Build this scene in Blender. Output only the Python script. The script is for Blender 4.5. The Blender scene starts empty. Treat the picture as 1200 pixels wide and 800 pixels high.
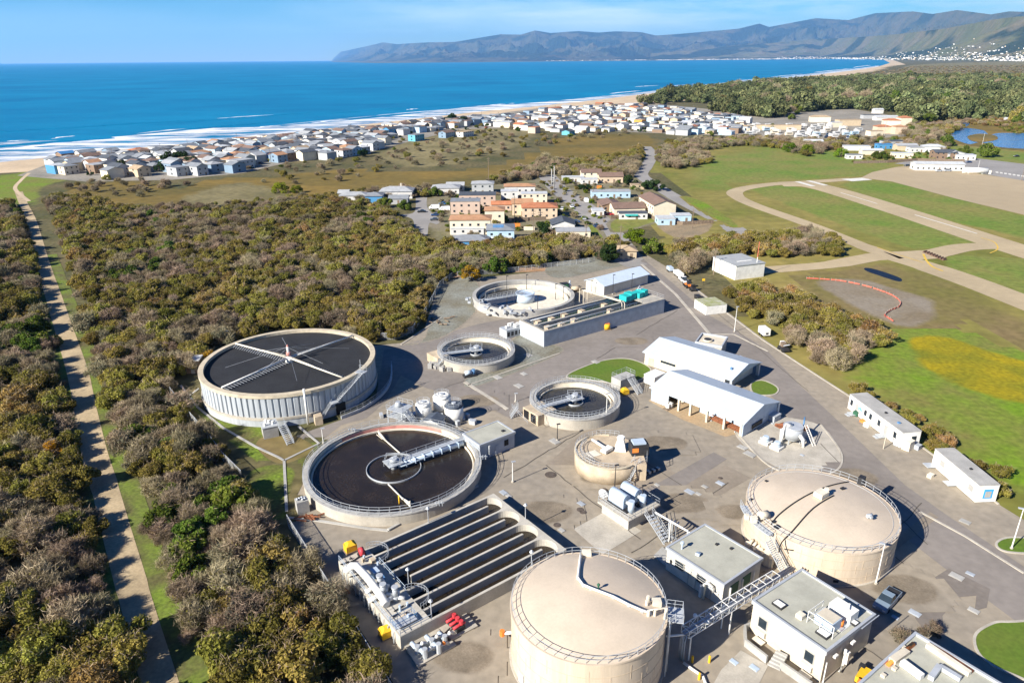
import bpy, bmesh, math, random
import numpy as np
from mathutils import Vector, Matrix
from math import radians as R, cos, sin, pi
random.seed(7); rng=np.random.default_rng(7)
S=bpy.context.scene; COL=S.collection
# ---------------- camera, sky, sun, exposure ----------------
H=72.0; F=828.0; PITCH=R(21.82); ROLL=R(-.5)
fw=Vector((0,cos(PITCH),-sin(PITCH))); r0=Vector((1,0,0)); u0=Vector((0,sin(PITCH),cos(PITCH)))
rt=r0*cos(ROLL)+u0*sin(ROLL); up=u0*cos(ROLL)-r0*sin(ROLL)
cd=bpy.data.cameras.new('camera'); cam=bpy.data.objects.new('camera',cd); COL.objects.link(cam)
M=Matrix((rt,up,-fw)).transposed().to_4x4(); M.translation=(0,0,H); cam.matrix_world=M
cd.sensor_width=36; cd.lens=F/1200*36; cd.clip_start=.5; cd.clip_end=300000
S.camera=cam
SUN_EL=R(30); SUN_DIR=R(37)      # light travels towards this compass angle (from +X to +Y)
w=bpy.data.worlds.new("World"); S.world=w; w.use_nodes=True
nt=w.node_tree; N=nt.nodes; L=nt.links
bg=N['Background']; sky=N.new('ShaderNodeTexSky'); sky.sky_type='NISHITA'; sky.sun_disc=False
sky.sun_elevation=SUN_EL; sky.sun_rotation=R(90)-(SUN_DIR+pi); sky.air_density=1.0; sky.dust_density=.0; sky.ozone_density=2.0; sky.altitude=50
bg.inputs[1].default_value=.055
# thin wisps of high cloud, part of the sky itself
tc=N.new('ShaderNodeTexCoord'); mp=N.new('ShaderNodeMapping'); mp.inputs['Scale'].default_value=(1.6,1.6,12)
mp.inputs['Rotation'].default_value=(R(7),R(-5),0)
ns=N.new('ShaderNodeTexNoise'); ns.inputs['Scale'].default_value=1.9; ns.inputs['Detail'].default_value=9; ns.inputs['Roughness'].default_value=.55
rp=N.new('ShaderNodeValToRGB'); rp.color_ramp.elements[0].position=.36; rp.color_ramp.elements[1].position=.62
sx=N.new('ShaderNodeSeparateXYZ'); mr=N.new('ShaderNodeMapRange'); mr.inputs[1].default_value=-.35; mr.inputs[2].default_value=.25; mr.inputs[3].default_value=.10; mr.inputs[4].default_value=1.
mm=N.new('ShaderNodeMath'); mm.operation='MULTIPLY'; mz=N.new('ShaderNodeMapRange'); mz.inputs[1].default_value=.01; mz.inputs[2].default_value=.05
m2=N.new('ShaderNodeMath'); m2.operation='MULTIPLY'
mix=N.new('ShaderNodeMix'); mix.data_type='RGBA'; mix.inputs[7].default_value=(10.5,11.5,12.2,1)
hs=N.new('ShaderNodeHueSaturation'); hs.inputs['Saturation'].default_value=1.1
L.new(tc.outputs['Generated'],mp.inputs[0]); L.new(mp.outputs[0],ns.inputs[0]); L.new(ns.outputs[0],rp.inputs[0])
L.new(tc.outputs['Generated'],sx.inputs[0]); L.new(sx.outputs[0],mr.inputs[0]); L.new(sx.outputs[2],mz.inputs[0])
L.new(rp.outputs[0],mm.inputs[0]); L.new(mr.outputs[0],mm.inputs[1]); L.new(mm.outputs[0],m2.inputs[0]); L.new(mz.outputs[0],m2.inputs[1])
# added tint: bluer above the horizon, unseen upper sky darkened to deepen shadows
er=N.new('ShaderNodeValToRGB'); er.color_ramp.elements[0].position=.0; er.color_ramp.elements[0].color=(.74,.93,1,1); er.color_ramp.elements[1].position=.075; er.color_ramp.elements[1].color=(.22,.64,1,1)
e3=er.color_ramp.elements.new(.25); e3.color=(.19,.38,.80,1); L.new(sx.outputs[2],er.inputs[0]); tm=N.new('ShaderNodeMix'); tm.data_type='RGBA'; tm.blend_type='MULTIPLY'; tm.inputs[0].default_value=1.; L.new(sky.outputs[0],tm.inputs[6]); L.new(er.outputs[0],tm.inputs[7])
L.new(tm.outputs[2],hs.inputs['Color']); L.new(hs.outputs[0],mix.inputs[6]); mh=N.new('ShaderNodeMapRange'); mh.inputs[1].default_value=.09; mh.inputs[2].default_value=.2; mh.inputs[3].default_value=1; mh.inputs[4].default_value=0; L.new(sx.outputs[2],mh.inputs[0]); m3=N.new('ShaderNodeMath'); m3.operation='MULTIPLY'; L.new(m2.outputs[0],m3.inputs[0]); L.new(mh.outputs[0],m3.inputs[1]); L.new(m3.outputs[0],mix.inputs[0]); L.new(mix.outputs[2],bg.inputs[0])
sd=bpy.data.lights.new('sun','SUN'); so=bpy.data.objects.new('sun',sd); COL.objects.link(so)
sd.energy=5.0; sd.angle=R(.5); sd.color=(1,.945,.86)
ld=Vector((cos(SUN_DIR)*cos(SUN_EL),sin(SUN_DIR)*cos(SUN_EL),-sin(SUN_EL)))
so.rotation_euler=ld.to_track_quat('-Z','Y').to_euler(); so.location=(0,0,300)
S.view_settings.view_transform='Standard'; S.view_settings.look='None'; S.view_settings.gamma=1; S.view_settings.exposure=1.12
S.view_settings.use_curve_mapping=False
S.render.engine='CYCLES'; S.cycles.use_denoising=True; S.cycles.max_bounces=6; S.cycles.volume_bounces=1; S.cycles.transparent_max_bounces=8
try: S.cycles.denoiser='OPENIMAGEDENOISE'
except Exception: pass
# ---------------- helpers ----------------
def G(x,y,z=0.0):
    d=rt*((x-600)/F)-up*((y-400)/F)+fw
    return Vector((0,0,H))+d*((z-H)/d.z)
def G2(x,y,z=0.0): return G(x,y,z).xy
def pxscale(P):
    return F/((Vector(P)-Vector((0,0,H))).dot(fw))
def ztop(b,t,it=40):
    # height of the point straight above ground pixel b that shows at pixel row t[1]
    P=G(*b); lo,hi=0,60
    for _ in range(it):
        m=(lo+hi)/2; q=Vector((P.x,P.y,m-H)); y=400-F*q.dot(up)/q.dot(fw)
        if y>t[1]: lo=m
        else: hi=m
    return lo
def lin(h):
    h=h.lstrip('#'); c=[int(h[i:i+2],16)/255 for i in (0,2,4)]
    return tuple(v/12.92 if v<=.04045 else ((v+.055)/1.055)**2.4 for v in c)
MATS={}; MSPEC={}
def coltree(nt,col,var,scale,col2,stretch,fine):
    N=nt.nodes; L=nt.links; c=Vector(col[:3]); g=N.new('ShaderNodeNewGeometry'); mp=N.new('ShaderNodeMapping'); L.new(g.outputs['Position'],mp.inputs[0])
    if stretch: mp.inputs['Scale'].default_value=stretch
    n1=N.new('ShaderNodeTexNoise'); n1.inputs['Scale'].default_value=scale; n1.inputs['Detail'].default_value=7; n1.inputs['Roughness'].default_value=.6; L.new(mp.outputs[0],n1.inputs[0])
    rp=N.new('ShaderNodeValToRGB'); L.new(n1.outputs[0],rp.inputs[0]); a=col2 if col2 else tuple(c*(1-var)); z=col if col2 else tuple(c*(1+var))
    rp.color_ramp.elements[0].position=.36; rp.color_ramp.elements[0].color=(*a[:3],1); rp.color_ramp.elements[1].position=.64; rp.color_ramp.elements[1].color=(*z[:3],1); out=rp.outputs[0]
    if fine>0:
        n2=N.new('ShaderNodeTexNoise'); n2.inputs['Scale'].default_value=scale*14; n2.inputs['Detail'].default_value=4; L.new(mp.outputs[0],n2.inputs[0]); r2=N.new('ShaderNodeMapRange'); r2.inputs[1].default_value=.3; r2.inputs[2].default_value=.7; r2.inputs[3].default_value=1-fine; r2.inputs[4].default_value=1+fine; L.new(n2.outputs[0],r2.inputs[0])
        vm=N.new('ShaderNodeVectorMath'); vm.operation='SCALE'; L.new(out,vm.inputs[0]); L.new(r2.outputs[0],vm.inputs['Scale']); out=vm.outputs[0]
    return out
def mat(name,col,rough=.8,var=.15,scale=.6,bump=0.,metal=0.,col2=None,spec=.3,stretch=None,fine=0.,island=0.,objrand=0.):
    """painted / mineral surface: two scales of noise over the colour, optional bump"""
    if name in MATS: return MATS[name]
    MSPEC[name]=(col,var,scale,col2,stretch,fine)
    m=bpy.data.materials.new(name); m.use_nodes=True; MATS[name]=m
    nt=m.node_tree; N=nt.nodes; L=nt.links; b=N['Principled BSDF']
    b.inputs['Roughness'].default_value=rough; b.inputs['Metallic'].default_value=metal; b.inputs['Specular IOR Level'].default_value=spec
    c=Vector(col[:3])
    if var<=0 and not col2: b.inputs['Base Color'].default_value=(*c,1); return m
    g=N.new('ShaderNodeNewGeometry'); mp=N.new('ShaderNodeMapping'); L.new(g.outputs['Position'],mp.inputs[0])
    if stretch: mp.inputs['Scale'].default_value=stretch
    n1=N.new('ShaderNodeTexNoise'); n1.inputs['Scale'].default_value=scale; n1.inputs['Detail'].default_value=7; n1.inputs['Roughness'].default_value=.6; L.new(mp.outputs[0],n1.inputs[0])
    rp=N.new('ShaderNodeValToRGB'); L.new(n1.outputs[0],rp.inputs[0])
    a=col2 if col2 else tuple(c*(1-var)); z=col if col2 else tuple(c*(1+var))
    rp.color_ramp.elements[0].position=.36; rp.color_ramp.elements[0].color=(*a,1)
    rp.color_ramp.elements[1].position=.64; rp.color_ramp.elements[1].color=(*z[:3],1)
    out=rp.outputs[0]
    if fine>0:
        n2=N.new('ShaderNodeTexNoise'); n2.inputs['Scale'].default_value=scale*14; n2.inputs['Detail'].default_value=4; L.new(mp.outputs[0],n2.inputs[0])
        r2=N.new('ShaderNodeMapRange'); r2.inputs[1].default_value=.3; r2.inputs[2].default_value=.7; r2.inputs[3].default_value=1-fine; r2.inputs[4].default_value=1+fine; L.new(n2.outputs[0],r2.inputs[0])
        vm=N.new('ShaderNodeVectorMath'); vm.operation='SCALE'; L.new(out,vm.inputs[0]); L.new(r2.outputs[0],vm.inputs['Scale']); out=vm.outputs[0]
    if objrand>0:
        oi=N.new('ShaderNodeObjectInfo'); r3=N.new('ShaderNodeMapRange'); r3.inputs[3].default_value=1-objrand; r3.inputs[4].default_value=1+objrand; L.new(oi.outputs['Random'],r3.inputs[0])
        vm=N.new('ShaderNodeVectorMath'); vm.operation='SCALE'; L.new(out,vm.inputs[0]); L.new(r3.outputs[0],vm.inputs['Scale']); out=vm.outputs[0]
    L.new(out,b.inputs['Base Color'])
    if bump>0:
        n3=N.new('ShaderNodeTexNoise'); n3.inputs['Scale'].default_value=scale*6; n3.inputs['Detail'].default_value=6; L.new(mp.outputs[0],n3.inputs[0])
        bp=N.new('ShaderNodeBump'); bp.inputs['Strength'].default_value=bump; bp.inputs['Distance'].default_value=.25/max(scale,.05); L.new(n3.outputs[0],bp.inputs['Height']); L.new(bp.outputs[0],b.inputs['Normal'])
    return m
def pm(name,hexc,rough=.55,var=.06,k=1.0,**kw):
    c=lin(hexc); return mat(name,tuple(v*k for v in c),rough,var,**kw)
class MB:
    """collects shapes into one mesh"""
    def __init__(s): s.v=[]; s.f=[]; s.sm=[]; s.mi=[]; s.cur=0
    def add(s,vs,fs,smooth=False):
        o=len(s.v); s.v+= [tuple(p) for p in vs]
        for f in fs: s.f.append([o+i for i in f]); s.sm.append(smooth); s.mi.append(s.cur)
        return s
    def box(s,c,d,rz=0.,ry=0.,rx=0.):
        hx,hy,hz=d[0]/2,d[1]/2,d[2]/2
        vs=[Vector((x*hx,y*hy,z*hz)) for x in(-1,1) for y in(-1,1) for z in(-1,1)]
        if rz or ry or rx:
            m=Matrix.Rotation(rz,3,'Z')@Matrix.Rotation(ry,3,'Y')@Matrix.Rotation(rx,3,'X'); vs=[m@v for v in vs]
        c=Vector(c); return s.add([v+c for v in vs],[(0,1,3,2),(4,6,7,5),(0,4,5,1),(2,3,7,6),(0,2,6,4),(1,5,7,3)])
    def b2(s,x0,x1,y0,y1,z0,z1): return s.box(((x0+x1)/2,(y0+y1)/2,(z0+z1)/2),(abs(x1-x0),abs(y1-y0),abs(z1-z0)))
    def cyl(s,c,r,h,n=24,r2=None,cap=True,a0=0.):
        r2=r if r2 is None else r2; c=Vector(c)
        vs=[c+Vector((r*cos(a0+2*pi*i/n),r*sin(a0+2*pi*i/n),0)) for i in range(n)]+[c+Vector((r2*cos(a0+2*pi*i/n),r2*sin(a0+2*pi*i/n),h)) for i in range(n)]
        o=len(s.v); s.v+=[tuple(p) for p in vs]
        for i in range(n):
            j=(i+1)%n; s.f.append([o+i,o+j,o+n+j,o+n+i]); s.sm.append(n>8); s.mi.append(s.cur)
        if cap:
            s.f.append([o+i for i in range(n)][::-1]); s.f.append([o+n+i for i in range(n)]); s.sm+=[False,False]; s.mi+=[s.cur]*2
        return s
    def lathe(s,c,prof,n=64,a0=0.,a1=2*pi,smooth=False):
        """profile of (r,z) turned about the vertical axis; open profile"""
        c=Vector(c); full=abs(a1-a0-2*pi)<1e-6; m=n if full else n+1; k=len(prof); o=len(s.v)
        for i in range(m):
            a=a0+(a1-a0)*i/n
            for r,z in prof: s.v.append((c.x+r*cos(a),c.y+r*sin(a),c.z+z))
        for i in range(n):
            j=(i+1)%m
            for q in range(k-1):
                s.f.append([o+i*k+q,o+j*k+q,o+j*k+q+1,o+i*k+q+1]); s.sm.append(smooth); s.mi.append(s.cur)
        return s
    def ring(s,c,ri,ro,z0,z1,n=72,a0=0.,a1=2*pi): 
        s.lathe(c,[(ro,z0),(ro,z1),(ri,z1),(ri,z0),(ro,z0)],n,a0,a1)
        return s
    def tube(s,pts,r,n=6,closed=False):
        pts=[Vector(p) for p in pts]; k=len(pts); o=len(s.v)
        for i,p in enumerate(pts):
            a=pts[i-1] if (i>0 or closed) else p; b=pts[(i+1)%k] if (i<k-1 or closed) else p
            d=(b-a).normalized() if (b-a).length>1e-9 else Vector((0,0,1))
            e=Vector((0,0,1)) if abs(d.z)<.95 else Vector((1,0,0))
            x=d.cross(e).normalized(); y=x.cross(d).normalized()
            for q in range(n): s.v.append(tuple(p+x*r*cos(2*pi*q/n+pi/4)+y*r*sin(2*pi*q/n+pi/4)))
        for i in range(k if closed else k-1):
            j=(i+1)%k
            for q in range(n): s.f.append([o+i*n+q,o+i*n+(q+1)%n,o+j*n+(q+1)%n,o+j*n+q]); s.sm.append(n>5); s.mi.append(s.cur)
        if not closed:
            s.f.append([o+q for q in range(n)][::-1]); s.f.append([o+(k-1)*n+q for q in range(n)]); s.sm+=[False]*2; s.mi+=[s.cur]*2
        return s
    def prism(s,poly,z0,z1):
        n=len(poly); A=sum(poly[i][0]*poly[(i+1)%n][1]-poly[(i+1)%n][0]*poly[i][1] for i in range(n))
        if A<0: poly=poly[::-1]
        vs=[(p[0],p[1],z0) for p in poly]+[(p[0],p[1],z1) for p in poly]
        return s.add(vs,[list(range(n))[::-1],list(range(n,2*n))]+[[i,(i+1)%n,n+(i+1)%n,n+i] for i in range(n)])
    def sheet(s,poly,z):
        n=len(poly); A=sum(poly[i][0]*poly[(i+1)%n][1]-poly[(i+1)%n][0]*poly[i][1] for i in range(n))
        if A<0: poly=poly[::-1]
        return s.add([(p[0],p[1],z) for p in poly],[list(range(n))])
    def dome(s,c,r,h,n=72,k=8):
        Rs=(r*r+h*h)/(2*h); pr=[]
        for i in range(k+1):
            q=r*(1-i/k); pr.append((max(q,.001),math.sqrt(Rs*Rs-q*q)-(Rs-h)))
        return s.lathe(c,pr,n,smooth=True)
    def blob(s,c,r,n=8,k=6,sq=1.):
        pr=[(max(.001,r*sin(pi*i/k)),-r*sq*cos(pi*i/k)) for i in range(k+1)]
        return s.lathe(c,pr,n,smooth=True)
    def rail(s,pts,h=1.1,step=2.,r=.035,closed=False,rows=2):
        pts=[Vector(p) for p in pts]
        for q in range(rows): s.tube([p+Vector((0,0,h*(q+1)/rows)) for p in pts],r,4,closed)
        k=len(pts)
        for i in range(k if closed else k-1):
            a,b=pts[i],pts[(i+1)%k]; m=max(1,round((b-a).length/step))
            for t in range(m+(0 if (closed or i<k-2) else 1)):
                p=a.lerp(b,t/m); s.tube([p,p+Vector((0,0,h))],r,4)
        return s
    def stairs(s,a,b,wd=1.1,rail=True):
        """steel flight from a (bottom) to b (top)"""
        a,b=Vector(a),Vector(b); d=b-a; hd=Vector((d.x,d.y,0)); x=hd.normalized(); y=Vector((-x.y,x.x,0)); n=max(3,round(d.z/.22)); rz=math.atan2(x.y,x.x)
        for sg in(-1,1): s.tube([a+y*sg*wd/2,b+y*sg*wd/2],.09,4)
        for i in range(1,n): s.box(a+d*(i/n),(hd.length/n*.75,wd-.1,.05),rz)
        if rail:
            for sg in(-1,1):
                o=y*sg*wd/2
                for hh in(.55,1.05): s.tube([a+o+Vector((0,0,hh)),b+o+Vector((0,0,hh))],.035,4)
                m=max(2,round(d.length/1.6))
                for i in range(m+1): p=a+o+d*(i/m); s.tube([p,p+Vector((0,0,1.05))],.035,4)
        return s
    def mesh(s,name,mats):
        me=bpy.data.meshes.new(name); me.from_pydata(s.v,[],s.f)
        for m in (mats if isinstance(mats,(list,tuple)) else [mats]): me.materials.append(m)
        me.polygons.foreach_set('use_smooth',s.sm); me.polygons.foreach_set('material_index',s.mi); me.update(); return me
    def build(s,name,mats,parent=None,loc=(0,0,0),rz=0.,label=None):
        o=bpy.data.objects.new(name,s.mesh(name,mats)); COL.objects.link(o); o.location=loc; o.rotation_euler=(0,0,rz)
        if parent: o.parent=parent
        if label: o['label']=label
        return o
def thing(name,label,cat,loc=(0,0,0),rz=0.,group=None):
    o=bpy.data.objects.new(name,None); COL.objects.link(o); o.empty_display_size=.5
    o.location=loc; o.rotation_euler=(0,0,rz); return tag(o,label,cat,group)
def tag(o,label=None,cat=None,group=None,kind=None):
    if label: o['label']=label
    if cat: o['category']=cat
    if group: o['group']=group
    if kind: o['kind']=kind
    return o
def struct(name,mb,m,label=None,cat='ground',kind='structure',loc=(0,0,0)):
    return tag(mb.build(name,m,loc=loc),label,cat,kind=kind)
def LP(T,P):
    """world point into a thing's own frame"""
    P=Vector(P); v=P-Vector(T.location); c,s_=cos(-T.rotation_euler.z),sin(-T.rotation_euler.z)
    return Vector((v.x*c-v.y*s_,v.x*s_+v.y*c,v.z))
def rect(A,B,C,z):
    """rectangle from three pixels on level z: nearest corner A, right corner B, left corner C -> origin, angle, length, width"""
    a,b,c=G(*A,z),G(*B,z),G(*C,z); x=(b-a); ang=math.atan2(x.y,x.x); n=Vector((-sin(ang),cos(ang)))
    return Vector((a.x,a.y,0)),ang,x.length,(c-a).xy.dot(n)
def circ(xl,xr,ym,z):
    a,b=G(xl,ym,z),G(xr,ym,z); c=(a+b)/2; return Vector((c.x,c.y,0)),(a-b).length/2
def smooth(px,k=6,closed=True):
    n=len(px); out=[]
    for i in range(n if closed else n-1):
        if closed: p=[px[(i+j-1)%n] for j in range(4)]
        else: p=[px[max(0,min(n-1,i+j-1))] for j in range(4)]
        for t in range(k):
            t/=k; q=[]
            for d in(0,1):
                a,b,c,e=(P[d] for P in p); q.append(.5*(2*b+(c-a)*t+(2*a-5*b+4*c-e)*t*t+(3*b-a-3*c+e)*t**3))
            out.append(tuple(q))
    if not closed: out.append(px[-1])
    return out
def area(px,z,sm=True,k=6):
    return MB().sheet([G2(*p) for p in (smooth(px,k) if sm else px)],z)
def ribbon(path,wd,z,mb=None,sm=True,world=False,th=0.):
    """strip of ground following a path of pixels, width in metres"""
    pts=[Vector(p) for p in path] if world else [G2(*p) for p in (smooth(path,6,False) if sm else path)]
    mb=mb or MB(); Lf=[];Rt=[]
    for i,p in enumerate(pts):
        d=(pts[min(i+1,len(pts)-1)]-pts[max(i-1,0)]).normalized(); n=Vector((-d.y,d.x)); ww=wd[min(i*len(wd)//len(pts),len(wd)-1)] if isinstance(wd,(list,tuple)) else wd
        Lf.append(p+n*ww/2); Rt.append(p-n*ww/2)
    k=len(pts)
    if th<=0:
        mb.add([(p.x,p.y,z) for p in Lf]+[(p.x,p.y,z) for p in Rt],[[i,k+i,k+i+1,i+1] for i in range(k-1)])
    else:
        vs=[(p.x,p.y,q) for q in(z,z+th) for p in Lf+Rt]; a=2*k
        fs=[]
        for i in range(k-1): fs+=[[a+i,a+k+i,a+k+i+1,a+i+1],[i,a+i,a+i+1,i+1],[k+i+1,a+k+i+1,a+k+i,k+i]]
        fs+=[[0,k,a+k,a],[k-1,a+k-1,a+2*k-1,2*k-1]]
        mb.add(vs,fs)
    return mb
def inpoly(x,y,P):
    c=False; n=len(P); j=n-1
    for i in range(n):
        if (P[i][1]>y)!=(P[j][1]>y) and x<(P[j][0]-P[i][0])*(y-P[i][1])/(P[j][1]-P[i][1])+P[i][0]: c=not c
        j=i
    return c
def topx(P):
    q=Vector((P[0],P[1],(P[2] if len(P)>2 else 0)-H)); d=q.dot(fw); return 600+F*q.dot(rt)/d,400-F*q.dot(up)/d
def copy_tree(o,parent=None):
    c=o.copy(); COL.objects.link(c)
    if parent: c.parent=parent
    for ch in list(o.children): copy_tree(ch,c)
    return c
# ---------------- setting: ground, sea, hills, haze ----------------
from mathutils import noise as mnoise
def HY(x): return 400+F*(rt.z*(x-600)/F+fw.z)/up.z
def interp(x,P): return float(np.interp(x,[p[0] for p in P],[p[1] for p in P]))
m_scrub=mat('scrub_ground',(.135,.11,.05),.95,.4,.035,col2=(.075,.075,.028),fine=.35)
m_sand=mat('beach_sand',(.52,.40,.26),.95,.12,.03,fine=.08)
m_marsh=mat('marsh_reeds',(.20,.135,.032),.95,.3,.012,col2=(.12,.095,.026),fine=.22,stretch=(1,1.6,1))
m_dune=mat('dune_grass',(.24,.20,.095),.95,.3,.02,col2=(.12,.105,.045),fine=.25)
m_field=mat('field_grass',(.26,.205,.062),.95,.3,.014,col2=(.145,.15,.028),fine=.2)
m_green=mat('green_grass',(.12,.185,.026),.95,.3,.03,col2=(.20,.185,.05),fine=.22)
m_lush=mat('lush_grass',(.135,.225,.012),.95,.3,.05,col2=(.17,.16,.04),fine=.25)
m_gold=mat('yellow_flowers',(.31,.24,.006),.95,.3,.07,col2=(.16,.16,.010),fine=.25)
m_olive=mat('dry_grass',(.19,.14,.06),.95,.3,.03,col2=(.15,.135,.035),fine=.2)
m_lawn=mat('mown_lawn',(.085,.15,.012),.95,.25,.12,col2=(.11,.15,.02),fine=.15)
m_verge=mat('verge_grass',(.14,.20,.022),.95,.3,.12,col2=(.10,.085,.035),fine=.3)
m_taxi=mat('taxiway',(.40,.318,.195),.9,.1,.03,fine=.06)
m_apron=mat('apron',(.38,.302,.19),.9,.06,.01,fine=.04)
m_mark=mat('white_marking',(.62,.60,.53),.8,.08,.5)
m_yel=mat('yellow_marking',(.6,.4,.06),.8,.1,.5)
m_asph=mat('asphalt',(.215,.19,.165),.9,.14,.05,fine=.09)
m_asph2=mat('asphalt_dark',(.185,.16,.135),.9,.14,.08,fine=.1)
m_yard=mat('worn_pavement',(.315,.268,.20),.9,.16,.05,col2=(.25,.218,.172),fine=.13)
m_conc=mat('concrete',(.41,.375,.31),.85,.14,.3,fine=.09)
m_concg=mat('grey_concrete',(.36,.35,.32),.85,.14,.3,fine=.08)
m_gravel=mat('gravel',(.23,.235,.20),.95,.25,.12,col2=(.17,.155,.11),fine=.25)
m_dirt=mat('bare_dirt',(.30,.225,.135),.95,.25,.1,col2=(.21,.17,.11),fine=.2)
m_path=mat('dirt_path',(.40,.31,.185),.95,.18,.15,fine=.15)
m_road=mat('road',(.27,.255,.235),.9,.1,.05,fine=.06)
m_red=mat('red_dirt',(.33,.20,.11),.95,.25,.1,fine=.2)
E_=60000.
gm=MB(); gm.add([(-E_,-400,0),(E_,-400,0),(E_,E_,0),(-E_,E_,0)],[(0,1,2,3)])
struct('ground',gm,m_scrub,'brown scrubby ground reaching back to the far hills')
SHORE=[(-700,262),(-300,217),(-100,199),(0,190),(50,185),(110,177.5),(160,173.5),(200,170),(300,159.5),(400,149),(480,140),(560,131),(620,125.5),(700,117),(760,109.5),(800,104.5),(850,99.5),(900,94.5),(950,88.5),(1000,82.5),(1030,78),(1043,74),(1036,70.5)]
def farshore(x): return HY(x)+4.2
FAR=[(x,farshore(x)) for x in (1000,900,800,700,600,500,440)]+[(392,HY(392)+2.6)]
sea=[G2(*p) for p in SHORE+FAR]
c0=G(386,HY(386)+1.2); sea+=[Vector((c0.x,c0.y)),Vector((-6000,E_-100)),Vector((-E_+100,E_-100)),Vector((-E_+100,sea[0].y))]
def water(name,col,deep,sc,bump,rough=.25,spec=.25,gloss=None):
    m=mat(name,col,rough,.2,sc*.04,spec=spec,col2=deep,stretch=(1,1,1))
    nt=m.node_tree;N=nt.nodes;L=nt.links;b=N['Principled BSDF']
    g=N.new('ShaderNodeNewGeometry'); mp=N.new('ShaderNodeMapping'); mp.inputs['Rotation'].default_value=(0,0,-COAST); mp.inputs['Scale'].default_value=(.35,1.3,1); L.new(g.outputs['Position'],mp.inputs[0])
    hs=[]
    for s_,w_ in((sc,1.),(sc*4.3,.45),(sc*.22,2.6)):
        n=N.new('ShaderNodeTexNoise'); n.inputs['Scale'].default_value=s_; n.inputs['Detail'].default_value=5; L.new(mp.outputs[0],n.inputs[0])
        k=N.new('ShaderNodeMath'); k.operation='MULTIPLY'; k.inputs[1].default_value=w_; L.new(n.outputs[0],k.inputs[0]); hs.append(k)
    a=N.new('ShaderNodeMath'); L.new(hs[0].outputs[0],a.inputs[0]); L.new(hs[1].outputs[0],a.inputs[1])
    a2=N.new('ShaderNodeMath'); L.new(a.outputs[0],a2.inputs[0]); L.new(hs[2].outputs[0],a2.inputs[1])
    bp=N.new('ShaderNodeBump'); bp.inputs['Strength'].default_value=bump; bp.inputs['Distance'].default_value=1.6; L.new(a2.outputs[0],bp.inputs['Height']); L.new(bp.outputs[0],b.inputs['Normal'])
    if gloss is not None:   # wind roughened sea: body colour with a small share of sky glitter
        d=N.new('ShaderNodeBsdfDiffuse'); gl=N.new('ShaderNodeBsdfGlossy'); gl.inputs['Roughness'].default_value=rough; mx=N.new('ShaderNodeMixShader'); mx.inputs[0].default_value=gloss
        L.new(b.inputs['Base Color'].links[0].from_socket,d.inputs[0]); L.new(bp.outputs[0],d.inputs['Normal']); L.new(bp.outputs[0],gl.inputs['Normal']); L.new(d.outputs[0],mx.inputs[1]); L.new(gl.outputs[0],mx.inputs[2]); L.new(mx.outputs[0],N['Material Output'].inputs[0])
    return m
cv=G2(700,117)-G2(100,179); COAST=math.atan2(cv.y,cv.x); CT=cv.normalized(); CN=Vector((-CT.y,CT.x))   # along the coast, out to sea
m_sea=water('sea_water',(.005,.20,.37),(.003,.145,.30),.09,.9,.3,.12,.10)
struct('sea',MB().sheet(sea,.06),m_sea,'blue sea with low swell running in to the beach','sea')
bx=[(-300,240),(0,203),(60,200),(150,196),(260,186),(400,170),(520,155),(600,146),(660,138),(740,131),(790,120),(850,110),(910,103),(960,96),(1010,90),(1050,83),(1062,76),(1045,70)]
struct('beach',MB().sheet([G2(*p) for p in bx]+[G2(*p) for p in SHORE[::-1][:-1]],.03),m_sand,'pale sand beach between the surf and the houses','beach')
def foammat(name,lo,hi,k):
    m=mat(name,(.78,.80,.82),.9,.05,.1); nt=m.node_tree;N=nt.nodes;L=nt.links;b=N['Principled BSDF']
    g=N.new('ShaderNodeNewGeometry'); mp=N.new('ShaderNodeMapping'); mp.inputs['Rotation'].default_value=(0,0,-COAST); mp.inputs['Scale'].default_value=(.3,1,1); L.new(g.outputs['Position'],mp.inputs[0])
    n=N.new('ShaderNodeTexNoise'); n.inputs['Scale'].default_value=k; n.inputs['Detail'].default_value=8; n.inputs['Roughness'].default_value=.62; L.new(mp.outputs[0],n.inputs[0])
    r=N.new('ShaderNodeMapRange'); r.inputs[1].default_value=lo; r.inputs[2].default_value=hi; L.new(n.outputs[0],r.inputs[0]); L.new(r.outputs[0],b.inputs['Alpha']); return m
m_foam=foammat('surf_foam',.40,.60,.045); m_break=foammat('breaker_foam',.33,.45,.06)
SO=[(-300,196),(-100,175),(0,167),(110,163),(200,152),(300,149),(400,142),(480,134),(560,124.5),(620,121),(700,113.5),(760,107.5),(800,102),(850,97),(900,92.5),(950,86.5),(1000,81),(1030,77)]
sp=smooth(SO,4,False); sh=smooth([p for p in SHORE if -301<p[0]<1031],4,False)
fm=MB().sheet([G2(x,y+.35) for x,y in sh]+[G2(*p) for p in sp[::-1]],.10)
tag(fm.build('surf',m_foam),'white surf washing up along the beach','surf',kind='structure')
fb=MB()
def breaker(x0,y0,x1,y1,wd):
    a,b=G2(x0,y0),G2(x1,y1); n=14; pts=[]
    for i in range(n+1):
        t=i/n; p=a.lerp(b,t)+CN*(wd*.5*mnoise.noise((t*4+x0,y0,0))); pts.append(p)
    U=[p+CN*(wd*(.25+.75*sin(pi*i/n)**.6)*(.6+.5*abs(mnoise.noise((i*.7,x0,3))))) for i,p in enumerate(pts)]
    k=len(fb.v); fb.add([(p.x,p.y,.14) for p in pts]+[(p.x,p.y,.14) for p in U],[[i,i+1,n+2+i,n+1+i] for i in range(n)])
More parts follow.
